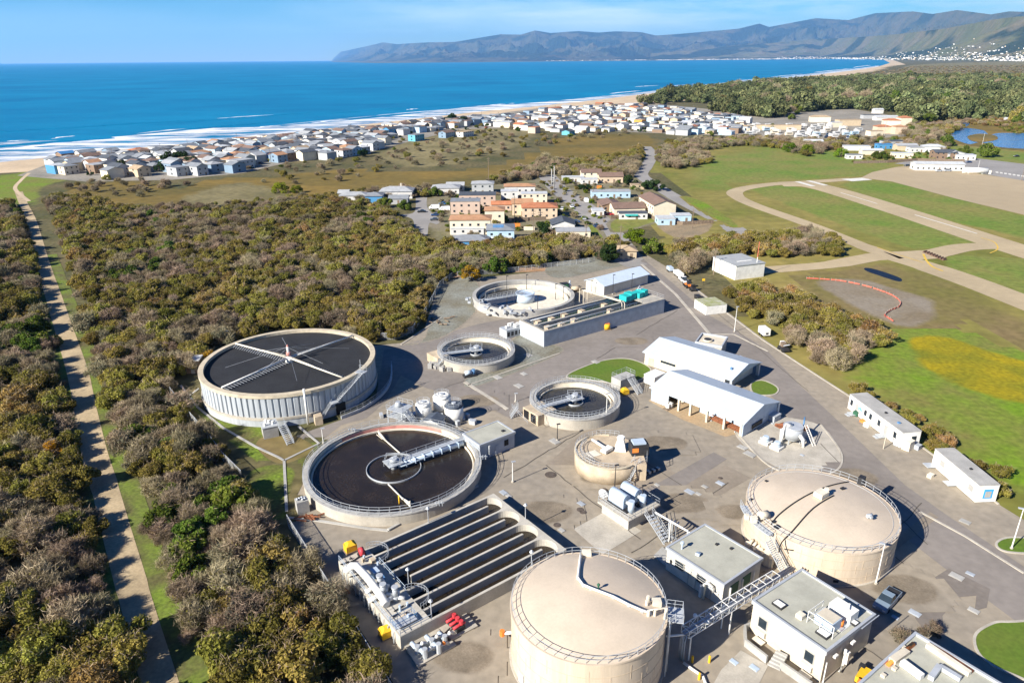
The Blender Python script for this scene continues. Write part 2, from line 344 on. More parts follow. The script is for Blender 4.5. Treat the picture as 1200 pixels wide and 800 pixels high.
for b_ in [(0,176,80,168.5,16),(8,165.8,34,164.8,9),(60,162.8,88,159.5,9),(85,167,150,160.5,14),(150,159,280,152.5,17),(255,139,327,134.5,10),(300,150,330,147,9),(365,144.5,410,140.5,12),(478,129,490,127.5,9),(575,123.5,592,122,10),(598,121.7,604,121.2,8),(715,110,752,106.5,14),(745,102,772,100.3,14),(788,101,806,99.5,14),(812,99.2,819,98.6,12),(860,95.6,905,91.6,18),(905,90.5,940,87,16),(955,85,1000,80.5,24),(1000,79.4,1022,76.5,26),(330,146.5,440,136,5),(440,135.6,560,126,9)]: breaker(*b_)
tag(fb.build('breakers',m_break),'long white breakers rolling in just off the beach','breaker',kind='structure')
# --- swell lines: real low ridges of water
sw=MB()
for x0,y0,x1,y1,wd in [(-60,178,140,162,26),(140,150,420,128.5,22),(330,138,520,124,18),(430,132,600,118,22),(560,119,790,103.5,26),(-40,158,250,140,16),(700,104,900,90,30),(120,162,330,143,14)]:
    a,b=G2(x0,y0),G2(x1,y1); n=30; o=len(sw.v)
    for i in range(n+1):
        t=i/n; p=a.lerp(b,t)+CN*(6*mnoise.noise((t*6+x0,y0,0))); k=sin(pi*t)**.5
        for dd,z in((0,.08),(wd*.3,.08+1.3*k),(wd,.08)):
            q=p+CN*dd; sw.v.append((q.x,q.y,z))
    for i in range(n):
        for q in(0,1): sw.f.append([o+i*3+q,o+i*3+3+q,o+i*3+4+q,o+i*3+1+q]); sw.sm.append(True); sw.mi.append(0)
tag(sw.build('swell',m_sea),'dark ridges of swell lining up off the beach','swell',kind='structure')
# --- ground sheets; a soft sheet thins out raggedly towards its edge, as grass does
SZ=.05
def softmat(m,under):
    n=m.name+'_over_'+under.name
    if n in MATS: return MATS[n]
    k=bpy.data.materials.new(n); k.use_nodes=True; MATS[n]=k; nt=k.node_tree;N=nt.nodes;L=nt.links;b=N['Principled BSDF']; b.inputs['Roughness'].default_value=.95; b.inputs['Specular IOR Level'].default_value=.2
    A=coltree(nt,*MSPEC[under.name]); B=coltree(nt,*MSPEC[m.name])
    at=N.new('ShaderNodeAttribute'); at.attribute_name='fade'; g=N.new('ShaderNodeNewGeometry'); ns=N.new('ShaderNodeTexNoise'); ns.inputs['Scale'].default_value=.07; ns.inputs['Detail'].default_value=9; ns.inputs['Roughness'].default_value=.72; L.new(g.outputs['Position'],ns.inputs[0])
    s=N.new('ShaderNodeMath'); s.operation='MULTIPLY_ADD'; s.inputs[1].default_value=1.5; L.new(at.outputs['Fac'],s.inputs[0]); s.inputs[2].default_value=-.75
    q=N.new('ShaderNodeMath'); L.new(s.outputs[0],q.inputs[0]); L.new(ns.outputs[0],q.inputs[1])
    r=N.new('ShaderNodeMapRange'); r.inputs[1].default_value=.36; r.inputs[2].default_value=.64; L.new(q.outputs[0],r.inputs[0])
    x=N.new('ShaderNodeMix'); x.data_type='RGBA'; L.new(r.outputs[0],x.inputs[0]); L.new(A,x.inputs[6]); L.new(B,x.inputs[7]); L.new(x.outputs[2],b.inputs['Base Color']); return k
def softground(name,px,z,m,label,w=9.,k=6,under=None):
    global SZ; SZ+=.0007; z=(z*.42 if z<=.08 and name in('meadow','field','marsh','dune','flower_patch','dirt_patch') and px[0]!=(300,520) else z)+SZ-.05
    under=under or {'meadow':m_field,'flower_patch':m_lush,'lawn':m_yard,'gravel':m_yard,'bed':m_yard,'verge':m_field}.get(name,m_scrub)
    P=np.array([tuple(G2(*p)) for p in smooth(px,k)]); Q=np.roll(P,-1,0); lo,hi=P.min(0)-w,P.max(0)+w
    cell=max(w*.7,max(hi-lo)/110); nx,ny=[int(math.ceil(v/cell))+1 for v in hi-lo]
    X,Y=np.meshgrid(lo[0]+np.arange(nx)*cell,lo[1]+np.arange(ny)*cell,indexing='ij'); X=X.ravel();Y=Y.ravel(); D=np.full(len(X),1e9); inside=np.zeros(len(X),bool)
    for (ax,ay),(bx_,by) in zip(P,Q):
        dx,dy=bx_-ax,by-ay; l2=dx*dx+dy*dy+1e-9; t=np.clip(((X-ax)*dx+(Y-ay)*dy)/l2,0,1); D=np.minimum(D,np.hypot(X-ax-t*dx,Y-ay-t*dy))
        if ay!=by: c_=((ay>Y)!=(by>Y))&(X<dx*(Y-ay)/(by-ay)+ax); inside^=c_
    sd=np.where(inside,D,-D); f=np.clip(.5+sd/(2*w),0,1); keep=(f>0); F_=[]
    for i in range(nx-1):
        for j in range(ny-1):
            q=(i*ny+j,(i+1)*ny+j,(i+1)*ny+j+1,i*ny+j+1)
            if keep[list(q)].any(): F_.append(q)
    used=sorted({v for q in F_ for v in q}); ix={v:n for n,v in enumerate(used)}
    me=bpy.data.meshes.new(name); me.from_pydata([(X[v],Y[v],z) for v in used],[],[[ix[v] for v in q] for q in F_]); a=me.attributes.new('fade','FLOAT','POINT'); a.data.foreach_set('value',np.array([f[v] for v in used],float)); me.materials.append(softmat(m,under)); me.update()
    o=bpy.data.objects.new(name,me); COL.objects.link(o); return tag(o,label,'ground',kind='structure')
def ground(name,px,z,m,label,sm=True,k=6): return struct(name,area(px,z,sm,k),m,label)
softground('marsh',[(70,222),(150,212),(230,222),(330,206),(420,197),(480,188),(560,176),(640,163),(740,157),(768,166),(752,188),(700,200),(640,212),(560,222),(500,228),(410,226),(330,236),(260,252),(180,238),(110,240)],.02,m_marsh,'ochre reed marsh behind the beach town',w=22.)
softground('dune',[(215,233),(275,214),(320,222),(345,232),(300,240),(240,243)],.03,m_dune,'pale dune grass hummock in the marsh',w=14.,under=m_marsh)
softground('dune',[(440,186),(480,162),(540,146),(580,146),(622,156),(610,168),(560,186),(500,196)],.03,m_dune,'grassy dune between the two clusters of beach houses',w=20.)
softground('dune',[(18,205),(40,192),(66,197),(80,210),(50,219),(40,240),(22,236),(0,248),(-20,225),(0,205)],.04,m_lush,'green ice plant on the dune at the end of the path')
softground('field',[(778,205),(800,176),(850,168),(985,176),(1062,192),(1110,198),(1260,222),(1420,260),(1500,700),(1280,690),(1180,594),(1132,562),(1086,527),(1040,495),(992,461),(940,424),(900,380),(870,330),(850,300),(800,296),(770,280),(830,276),(790,250),(790,225)],.04,m_field,'broad grass airfield beyond the plant',w=7.)
softground('meadow',[(812,196),(830,184),(880,178),(905,170),(985,178),(1045,192),(1030,204),(940,211),(880,216),(850,226),(828,222)],.06,m_green,'bright green meadow at the near end of the runway',w=34.)
softground('meadow',[(880,222),(905,217),(960,224),(1060,252),(1130,276),(1142,286),(1120,294),(1075,292),(1010,272),(950,250)],.06,m_green,'green infield between the taxiway and the runway',w=9.)
softground('meadow',[(986,216),(1040,212),(1120,232),(1330,290),(1330,320),(1200,280),(1110,258),(1030,234)],.06,m_green,'green strip between the runway and the apron',w=9.)
softground('meadow',[(1108,306),(1140,299),(1330,322),(1340,380),(1200,348),(1140,328)],.06,m_green,'green patch right of the taxiway junction',w=8.)
softground('meadow',[(985,408),(1040,390),(1090,396),(1130,440),(1210,470),(1330,540),(1330,640),(1215,592),(1150,540),(1085,500),(1010,448)],.06,m_lush,'lush green grass behind the two white trailers',w=16.)
softground('flower_patch',[(1066,404),(1085,394),(1120,398),(1160,412),(1230,436),(1300,480),(1240,478),(1195,472),(1150,460),(1110,446),(1078,424)],.08,m_gold,'patch of yellow flowers on the airfield grass',w=5.)
softground('meadow',[(940,330),(1000,312),(1040,310),(1120,332),(1200,372),(1330,430),(1330,470),(1200,420),(1120,396),(1060,388),(1010,380),(960,352)],.05,m_olive,'dry yellowed grass below the taxiway',w=22.)
softground('dirt_patch',[(960,332),(1000,326),(1055,340),(1090,352),(1092,372),(1062,384),(1030,372),(985,350)],.07,mat('grey_soil',(.24,.205,.155),.95,.25,.06,col2=(.19,.15,.095),fine=.15),'bare grey soil ringed by red flags',w=6.,under=m_olive)
ground('pool',[(1015,314),(1030,317),(1055,326),(1053,330),(1030,323),(1014,317)],.08,water('pond_water',(.012,.022,.045),(.008,.015,.03),.5,.15,.1,.1,.05),'dark strip of standing water in the airfield grass')
# taxiways
tx=MB()
ribbon([(1000,210),(955,213),(905,216),(868,222),(862,229),(885,241),(950,264),(1010,288),(1045,300),(1085,312),(1140,331),(1210,358),(1330,405)],[9,9,9,9,8,8,8,9,12,13,13,13],.09,tx)
struct('taxiway',tx,m_taxi,'pale tan taxiway looping round the infield')
rw=MB(); ribbon([(915,216),(960,219),(1050,246),(1120,269),(1210,298),(1380,350)],17,.095,rw); struct('runway',rw,m_taxi,'pale tan runway crossing the airfield')
t2=MB(); ribbon([(880,318),(930,314),(975,310),(1020,302),(1048,299)],[8,8,9,10],.1,t2); ribbon([(1046,300),(1090,298),(1130,290),(1175,289),(1230,296)],[12,10,10,14],.1,t2); struct('taxiway',t2,m_taxi,'tan link from the white hangar to the runway')
ground('apron',[(1000,213),(1022,202),(1050,196),(1075,194),(1120,200),(1230,216),(1400,240),(1400,330),(1200,252),(1120,233),(1045,213),(1020,210)],.1,m_apron,'broad tan aircraft apron',False)
ground('car_park',[(1048,192),(1075,187),(1130,184),(1230,196),(1320,210),(1320,232),(1200,212),(1120,199),(1075,194)],.12,m_road,'grey tarmac with white parking lines behind the apron',False)
mk=MB()
for a,b,wd in [((934,213),(953,218.5),3.2),((947,212),(968,217.5),3.2),((985,226),(1028,239),.7),((1072,252),(1145,274),.8),((992,211.5),(1016,209.8),9)]: ribbon([a,b],wd,.13,mk,False)
for i in range(9): a=(1168+i*5,201.4+i*.75); ribbon([a,(a[0]+.6,a[1]+1.6)],1.5,.15,mk,False)
struct('runway_marking',mk,m_mark,'white painted bars at the end of the runway')
mk=MB(); ribbon([(1082,298),(1086,306),(1093,313),(1105,318)],.8,.14,mk); ribbon([(1160,297),(1169,292),(1165,284),(1150,279)],.5,.14,mk); ribbon([(1028,290),(1050,298),(1082,308)],.4,.14,mk)
struct('taxi_marking',mk,m_yel,'yellow taxi guide lines at the junction')
for i in range(8):
    P=G(1084+i*3.2,296+i*1.25); tag(MB().prism([(-1.1,-.45),(1.1,-.45),(1.1,.45),(-1.1,.45)],0,.3).prism([(-1.,-.2),(1.,-.2),(1.,.2),(-1.,.2)],.3,.8).build('barrier',mat('dark_barrier',(.12,.07,.05),.8,.3,.3),loc=P,rz=.5),'dark red barrier in the row across the taxiway link','barrier','barriers across the taxiway link')
softground('verge',[(1062,166),(1110,170),(1180,177),(1340,190),(1340,204),(1180,190),(1090,186),(1060,178)],.045,m_green,'green verge between the pond and the tarmac',w=6.)
softground('marsh',[(1050,140),(1120,138),(1340,142),(1340,186),(1180,178),(1110,172),(1055,165)],.03,m_marsh,'reedy ground round the pond',w=12.)
# pond
ground('pond',[(1108,158),(1118,151),(1135,150.5),(1152,153),(1160,158),(1175,156),(1230,158),(1260,166),(1225,174),(1175,173),(1150,167),(1135,169),(1115,162)],.08,water('lake_water',(.006,.17,.42),(.004,.12,.34),.3,.12,.12,.4),'blue pond beside the airfield road')
ground('reed_island',[(1134,160),(1148,157),(1166,159),(1168,164),(1150,167),(1138,165)],.16,m_marsh,'reedy brown islet in the pond')
ground('pond',[(1118,146),(1126,143.5),(1136,144.5),(1133,148),(1124,149)],.08,MATS['lake_water'],'small blue pool beyond the pond')
m_plot=mat('house_plots',(.22,.19,.13),.95,.3,.06,col2=(.14,.13,.06),fine=.2)
# roads of the village
vr=MB(); ribbon([(757,172),(764,182),(757,196),(752,206),(772,220),(800,236),(850,262),(880,282)],[9,9,9,9,10,10],.1,vr); struct('road',vr,m_road,'grey road curving past the village to the airfield')
vr=MB(); ribbon([(640,205),(655,222),(680,240),(702,260),(722,285),(735,305),(748,312)],[12,13,13,13,13,9],.11,vr); struct('road',vr,m_road,'grey village street between the houses')
ground('road',[(488,222),(501,222),(500,240),(506,250),(516,258),(512,263),(503,262),(500,276),(487,276),(484,258),(470,252),(486,248)],.1,m_road,'grey cul-de-sac at the left of the village')
softground('yard',[(500,234),(600,214),(700,203),(760,208),(790,238),(770,262),(700,268),(600,286),(530,290),(500,262)],.06,mat('house_plots',(.22,.19,.13),.95,.3,.06,col2=(.14,.13,.06),fine=.2),'plots of the village houses')
softground('verge',[(800,231),(826,238),(862,262),(856,265),(820,245)],.12,m_lush,'bright green verge beside the road',w=1.4)
softground('lawn',[(716,262),(732,254),(762,253),(770,258),(748,266),(722,272)],.12,m_green,'green lawn in front of the brown roofed houses',w=1.4,under=m_plot)
softground('lawn',[(690,262),(700,270),(706,280),(690,282)],.125,m_lush,'strip of green grass beside the village street',w=1.4,under=m_plot)
ground('lawn',[(462,263),(482,262),(484,270),(472,276),(462,272)],.12,m_green,'green lawn beside the cul-de-sac')
softground('dirt_patch',[(770,262),(800,256),(834,262),(820,276),(790,278)],.11,m_dirt,'bare dirt lot behind a wooden fence',w=3.,under=m_field)
ground('town_ground',[(20,206),(60,191),(200,175),(350,158.5),(480,145),(560,136),(640,126),(740,121),(770,122),(880,133),(1000,128),(1060,138),(1062,160),(960,166),(870,160),(740,155),(600,150),(540,152),(480,166),(430,180),(340,190),(285,203),(200,211),(100,213)],.05,mat('town_lots',(.30,.27,.22),.95,.25,.03,col2=(.2,.185,.15),fine=.2),'sandy lots and lanes of the beach town',False)
# plant yard
YARD=[(742,296),(760,300),(790,318),(832,350),(893,396),(945,431),(994,462),(1042,496),(1086,527),(1132,561),(1172,592),(1250,640),(1420,760),(1700,1000),(640,1150),(520,930),(468,812),(432,752),(380,676),(338,618),(352,560),(368,540),(330,528),(342,512),(395,498),(452,470),(440,440),(438,405),(470,402),(498,384),(512,340),(528,328),(600,322),(690,312)]
ground('yard',YARD,.05,m_yard,'worn tan pavement of the treatment plant',False)
ground('driveway',[(740,300),(752,302),(786,330),(832,370),(880,398),(900,412),(938,452),(1000,510),(1060,568),(1110,604),(1200,664),(1340,760),(1200,735),(1120,676),(1050,622),(985,552),(940,512),(910,470),(880,440),(800,400),(720,440),(690,430),(655,445),(630,470),(600,492),(560,470),(500,455),(470,440),(452,470),(430,490),(400,498),(372,520),(346,520),(360,506),(400,492),(440,470),(450,410),(480,402),(516,392),(560,380),(600,372),(640,408),(780,362),(740,322)],.07,m_asph,'grey asphalt drive running round the plant',False)
ground('patch',[(1096,676),(1112,666),(1160,690),(1156,712),(1142,716),(1144,698),(1122,700),(1104,722),(1106,738),(1082,738),(1072,724)],.09,m_asph2,'dark asphalt patch on the forecourt',False)
ground('patch',[(640,545),(690,500),(740,520),(800,560),(850,545),(880,560),(800,605),(760,590),(730,545)],.075,mat('faded_asphalt',(.25,.21,.16),.9,.14,.08,fine=.08),'faded grey asphalt strip among the tanks',False)
ground('patch',[(755,575),(836,530),(852,538),(770,590)],.085,m_asph,'grey resurfaced strip beside the round thickener',False)
ground('patch',[(1008,660),(1090,600),(1100,606),(1020,668)],.08,MATS['faded_asphalt'],'long faded strip of asphalt beside the domed tank',False)
ground('slab',[(885,500),(900,488),(960,498),(984,530),(978,552),(940,556),(905,545),(870,520),(862,505)],.1,m_conc,'pale concrete slab under the grit hopper')
ground('slab',[(778,450),(760,470),(800,492),(850,512),(880,505),(865,490),(820,476)],.095,mat('rusty_apron',(.42,.29,.16),.9,.2,.15,col2=(.36,.28,.18),fine=.15),'rust stained concrete apron before the open shed',False)
ground('slab',[(672,620),(712,598),(752,622),(706,650)],.095,m_conc,'pale concrete slab below the blower deck',False)
ground('slab',[(845,785),(868,762),(900,780),(890,800),(870,830),(830,812)],.095,m_conc,'pale concrete slab in front of the block building',False)
softground('gravel',[(498,396),(514,336),(526,330),(555,326),(560,360),(520,394),(470,404)],.08,m_gravel,'greenish gravel strip along the back fence',False)
softground('gravel',[(585,418),(612,390),(640,402),(656,414),(560,452),(545,446),(570,430)],.09,m_gravel,'greenish gravel bed beside the small clarifier',False)
softground('bed',[(640,315),(690,300),(745,296),(740,308),(700,318),(655,326)],.08,m_gravel,'grey gravel ground by the blower building',False)
softground('bed',[(530,326),(575,320),(640,318),(645,312),(600,312),(535,318)],.075,m_red,'reddish soil under the trees at the back fence',False)
for px,lab in [([(664,442),(690,428),(718,421),(742,422),(762,432),(756,442),(730,452),(705,447)],'mown green lawn between the drive and the sludge clarifier'),([(880,450),(893,446),(908,452),(912,458),(905,463),(884,462)],'small green lawn at the corner of the sheds'),([(1142,746),(1160,732),(1180,729),(1230,735),(1230,800),(1185,790),(1150,770)],'round green lawn island at the right edge'),([(1168,636),(1185,630),(1230,634),(1230,648),(1190,648),(1172,644)],'green island under the right street lamp')]:
    ground('lawn',px,.13,m_lawn,lab); kb=MB(); ribbon(smooth(px,5)+[px[0]],.35,.05,kb,False,th=.14); tag(kb.build('kerb',m_conc),'pale kerb round the '+lab[lab.index('green'):],'kerb',kind='structure')
softground('lawn',[(228,470),(250,490),(290,500),(322,498),(340,520),(372,520),(352,552),(330,560),(300,540),(262,512),(236,488),(205,462),(215,455)],.07,m_verge,'strip of rough grass at the foot of the ribbed tank',w=1.4,under=m_scrub)
softground('dirt_patch',[(300,520),(322,508),(348,512),(368,526),(340,542),(318,540)],.085,m_olive,'dry straw coloured ground by the pump box',False)
softground('lawn',[(345,552),(322,545),(290,556),(280,592),(330,610),(338,580)],.08,m_verge,'rough grass left of the big clarifier',w=1.4,under=m_scrub)
kb=MB()
for a in [[(212,452),(232,478),(262,502),(300,524),(326,536)],[(326,536),(333,540),(336,600)],[(333,540),(374,520),(350,500)],[(338,607),(370,610),(435,620),(455,622)],[(428,540),(360,700)]][:4]: ribbon(a,.5,.05,kb,False,th=.16)
tag(kb.build('kerb',m_concg),'pale concrete kerb edging the grass by the ribbed tank','kerb',kind='structure')
kb=MB(); ribbon([(455,622),(500,597),(560,570)],.5,.05,kb,False,th=.35); tag(kb.build('kerb',m_concg),'white kerb between the big clarifier and the raceway basin','kerb',kind='structure')
kb=MB()
for a in [[(752,310),(792,345),(832,392)],[(545,448),(595,480)],[(790,318),(832,352),(893,398),(945,432),(993,463),(1042,497),(1086,528),(1132,562),(1170,591)],[(832,392),(860,392)],[(860,392),(900,412)],[(1078,600),(1130,628),(1200,672)],[(656,414),(548,452)],[(470,404),(518,372)]]: ribbon(a,.9 if a[0] in((752,310),(545,448)) else .4,.05,kb,False,th=.13)
tag(kb.build('gutter',m_conc),'pale concrete gutter strips crossing the asphalt','gutter',kind='structure')
kb=MB(); ribbon(smooth([(862,505),(900,545),(940,557),(978,553),(986,532),(962,498)],6,False),.35,.05,kb,False,th=.15); tag(kb.build('kerb',m_conc),'curved kerb round the hopper slab','kerb',kind='structure')
sm_=MB(); rs=random.Random(4)
for a_ in [[(590,560),(690,500)],[(640,545),(760,640)],[(700,505),(860,610)],[(575,585),(672,665)],[(740,650),(860,560)],[(660,660),(700,690),(760,760)],[(860,690),(1010,600)],[(905,690),(1060,790)],[(1010,620),(1130,720)],[(1080,590),(1010,660)],[(480,470),(560,540)],[(520,455),(640,410)],[(700,420),(800,360)],[(820,350),(960,470)],[(560,790),(640,720)],[(520,780),(600,830)],[(960,520),(1100,650)]]:
    P_=[G2(*q) for q in a_]; Q_=[]
    for u_,v_ in zip(P_,P_[1:]):
        for k in range(14): Q_.append(u_.lerp(v_,k/14)+Vector((rs.gauss(0,.12),rs.gauss(0,.12))))
    ribbon(Q_,.16,.108,sm_,world=True)
struct('pavement_seam',sm_,mat('tar_seam',(.10,.088,.07),.8,.2,.5),'thin tar filled seams across the pavement')
m_stain=mat('pavement_stain',(.20,.165,.12),.85,.2,.3,fine=.15)
for q_,w_ in [((640,600),3.2),((590,630),2.4),((800,590),3.),((860,600),2.),((930,690),2.6),((1060,690),3.),((700,560),2.2),((780,520),3.),((545,770),2.6),((430,690),2.),((1000,560),3.),((560,470),3.2),((740,400),3.),((680,470),2.)]:
    c_=G2(*q_); pl=[(c_.x+w_*(1+.35*mnoise.noise((i*.9,q_[0],0)))*cos(i*.52)*1.5,c_.y+w_*(1+.35*mnoise.noise((i*.9,q_[1],3)))*sin(i*.52)) for i in range(12)]
    px_=[topx(p) for p in pl]; softground('pavement_stain',px_,.112+.0004*w_,m_stain,'faint dark stain on the pavement',w=1.6,k=2,under=m_yard if q_ not in((560,470),(740,400),(1000,560)) else m_asph)
softground('dune',[(985,96),(1050,84),(1075,76),(1200,72),(1400,72),(1400,90),(1200,90),(1080,90),(1000,96)],.03,m_dune,'brown dune scrub plain beyond the wood',w=60.)
# dirt path on the left
PATH=[(22,225),(28,240),(38,262),(48,300),(62,345),(78,395),(92,440),(102,490),(112,535),(124,575),(136,620),(150,670),(164,720),(180,775),(196,830),(215,900)]
struct('verge',ribbon([(x,y) for x,y in PATH[3:]],11,.04),m_verge,'grassy verge of the dirt path')
struct('path',ribbon(PATH,[4,4.2,4.4,4.6,4.6,4.4,4.4,4.2,4.2,4,4,4],.07),m_path,'long straight dirt path through the scrub','path')
struct('path',ribbon([(34,236),(18,222),(24,212),(34,203)],2.2,.075),m_sand,'sandy trail climbing to the beach','path')
# red flags round the soil patch and yellow edge flags
RING=smooth([(945,327),(963,328),(985,330),(1010,335),(1030,341),(1045,347),(1054,354),(1053,360),(1043,365),(1037,370),(1043,375)],8,False)
for i in range(34):
    x,y=RING[int(i*(len(RING)-1)/33)]
    P=G(x,y); k_=int(i*(len(RING)-1)/33); v_=G2(*RING[min(k_+1,len(RING)-1)])-G2(*RING[max(0,k_-1)]); T=thing('marker_flag','red marker flag staked round the grey soil','flag',P,math.atan2(v_.y,v_.x),'red flags round the grey soil')
    MB().tube([(0,0,0),(0,0,1)],.05,4).build('pole',m_concg,T); MB().box((.9,0,.4),(1.8,.1,.38)).build('cloth',mat('red_cloth',(.55,.14,.09),.8,.1,1.),T)
# --- hills on the far side of the bay
def hillmat(name,a,b,c,sc):
    m=mat(name,a,.95,.2,sc,col2=b,fine=.1); nt=m.node_tree;N=nt.nodes;L=nt.links;bs=N['Principled BSDF']
    src=bs.inputs['Base Color'].links[0].from_socket
    g=N.new('ShaderNodeNewGeometry'); n=N.new('ShaderNodeTexNoise'); n.inputs['Scale'].default_value=sc*.35; n.inputs['Detail'].default_value=6; L.new(g.outputs['Position'],n.inputs[0])
    r=N.new('ShaderNodeMapRange'); r.inputs[1].default_value=.49; r.inputs[2].default_value=.53; L.new(n.outputs[0],r.inputs[0])
    x=N.new('ShaderNodeMix'); x.data_type='RGBA'; x.inputs[7].default_value=(*c,1); L.new(r.outputs[0],x.inputs[0]); L.new(src,x.inputs[6]); L.new(x.outputs[2],bs.inputs['Base Color'])
    bp=N.new('ShaderNodeBump'); bp.inputs['Strength'].default_value=1.; bp.inputs['Distance'].default_value=90; n4=N.new('ShaderNodeTexNoise'); n4.inputs['Scale'].default_value=.0035; n4.inputs['Detail'].default_value=8; L.new(g.outputs['Position'],n4.inputs[0]); L.new(n4.outputs[0],bp.inputs['Height']); L.new(bp.outputs[0],bs.inputs['Normal']); return m
SKY_=[(388,HY(388)+1),(400,61),(433,54),(450,50),(467,52),(500,50),(533,49.5),(560,45),(587,40.5),(610,41),(627,36),(645,39),(677,36.7),(700,38.5),(720,37),(750,38),(767,42),(800,39.5),(840,36),(862,34),(885,28),(897,32),(950,21.7),(987,24),(1017,16),(1060,14),(1083,17),(1110,12.5),(1150,17.5),(1170,14),(1200,15),(1260,20),(1330,12),(1420,22),(1500,30)]
FOOT=[(760,63),(800,60),(860,54),(900,51),(940,47),(1000,44),(1050,40),(1100,34),(1150,24),(1180,20),(1220,19),(1300,26),(1420,30),(1500,30)]
def rid(x,y,s):
    wx=mnoise.noise((x*.7,y*.7,s+4))*.55; v=0; a=.56; f=1.
    for o in range(6):
        n=1-abs(mnoise.noise((x*f+wx,y*f-wx,s+o*3)))*2.3; v+=a*max(0,n)**1.3; a*=.5; f*=2.1
    return min(1.,v)
def range_(name,sky,x0,x1,dx,basef,k,rough,m,label,seed,nt_=64):
    mb=MB(); xs=np.arange(x0,x1+.1,dx); n=nt_+10; hs={}
    for x in xs:
        yb=basef(x); B=G(x,yb); D=B.xy.length; u=B.xy/D; ys=interp(x,sky)
        Dr=D*k; q=rt*((x-600)/F)-up*((ys-400)/F)+fw; tanel=q.z/q.xy.length; Hr=max(4.,H+tanel*Dr)
        for j in range(n+1):
            t=j/nt_; d=D*(1+(k-1)*t); P=u*d
            rd=rid(P.x/2300+seed,P.y/3400,seed)
            fb_=mnoise.fractal((P.x/520,P.y/700,seed),1.,2.,6)
            e=min(t,1.); h=Hr*(e**1.0)*(1-rough*(1-rd)*(1-e**5)*1.2)+Hr*.12*fb_*e*(1-e)
            if t>1: h=Hr*max(0,1-(t-1)*3.2)
            mb.v.append((P.x,P.y,max(h,-3 if j==0 else .3)))
    for i in range(len(xs)-1):
        for j in range(n): a=i*(n+1)+j; mb.f.append([a,a+n+1,a+n+2,a+1]); mb.sm.append(False); mb.mi.append(0)
    struct(name,mb,m,label,'hills'); return mb,len(xs),n+1
m_h1=hillmat('far_hill',(.088,.07,.036),(.04,.044,.019),(.010,.018,.008),.0019)
m_h2=hillmat('grass_hill',(.13,.105,.058),(.08,.085,.03),(.016,.026,.011),.0017)
range_('hills',SKY_,390,1500,1.5,lambda x:HY(x)+interp(x,[(388,1.5),(440,2.4),(520,3.4)]) if x<1000 else HY(x)+3.4+(x-1000)*.01,1.5,.95,m_h1,'blue mountains across the bay',3.)
foot,fx,fn=range_('hills',FOOT,762,1500,2.,lambda x:HY(x)+3.9+max(0,x-960)*.02,1.28,.85,m_h2,'grassy brown foothills above the far town',9.)
# far town: a pale crust of tiny buildings on the shore and lower slopes, beyond counting
ft=MB(); mats_ft=[pm('far_white','f2efe8'),pm('far_tan','d8c3a2'),pm('far_grey','a9a6a2'),mat('far_tree',(.03,.045,.02),.95,.2,.01)]
for i in range(3600):
    x=random.uniform(640,1330); wgt=interp(x,[(640,.5),(760,.7),(830,.9),(900,1),(1330,1)])
    if random.random()>wgt: continue
    ci=int((x-762)/2)
    if x>1050 and random.random()<.78: j=int(abs(random.gauss(0,15)))
    else: j=int(abs(random.gauss(0,3.2)))
    if x<770:
        P=G(x,HY(x)+3.0+random.uniform(-.3,.6)); z=0
    else:
        j=min(j,34); P=Vector(foot.v[ci*fn+j]).lerp(Vector(foot.v[(ci+1)*fn+j]),random.random()); z=max(0,P.z); P=P+Vector((random.uniform(-60,60),random.uniform(-60,60),0))
    ft.cur=random.choice([0,0,0,1,2,3,3]); s_=random.uniform(12,28)
    ft.box((P.x,P.y,z+5),(s_,s_*.7,random.uniform(6,12)),random.random())
tag(ft.build('far_town',mats_ft),'pale crust of distant town along the foot of the far hills','town',kind='stuff')
# haze: one closed box of thin pale air
hz=MB().b2(-E_-1500,E_+1500,-1500,E_+1500,-6,1900); hm=bpy.data.materials.new('haze_air'); hm.use_nodes=True; hn=hm.node_tree.nodes; hl=hm.node_tree.links
hn.remove(hn['Principled BSDF']); pv=hn.new('ShaderNodeVolumePrincipled'); pv.inputs['Density'].default_value=HAZE if 'HAZE' in globals() else 2.2e-5; pv.inputs['Color'].default_value=(.27,.58,1.,1); pv.inputs['Anisotropy'].default_value=.1
hl.new(pv.outputs[0],hn['Material Output'].inputs['Volume'])
tag(hz.build('haze',hm),'thin blue haze over the bay','haze',kind='stuff')
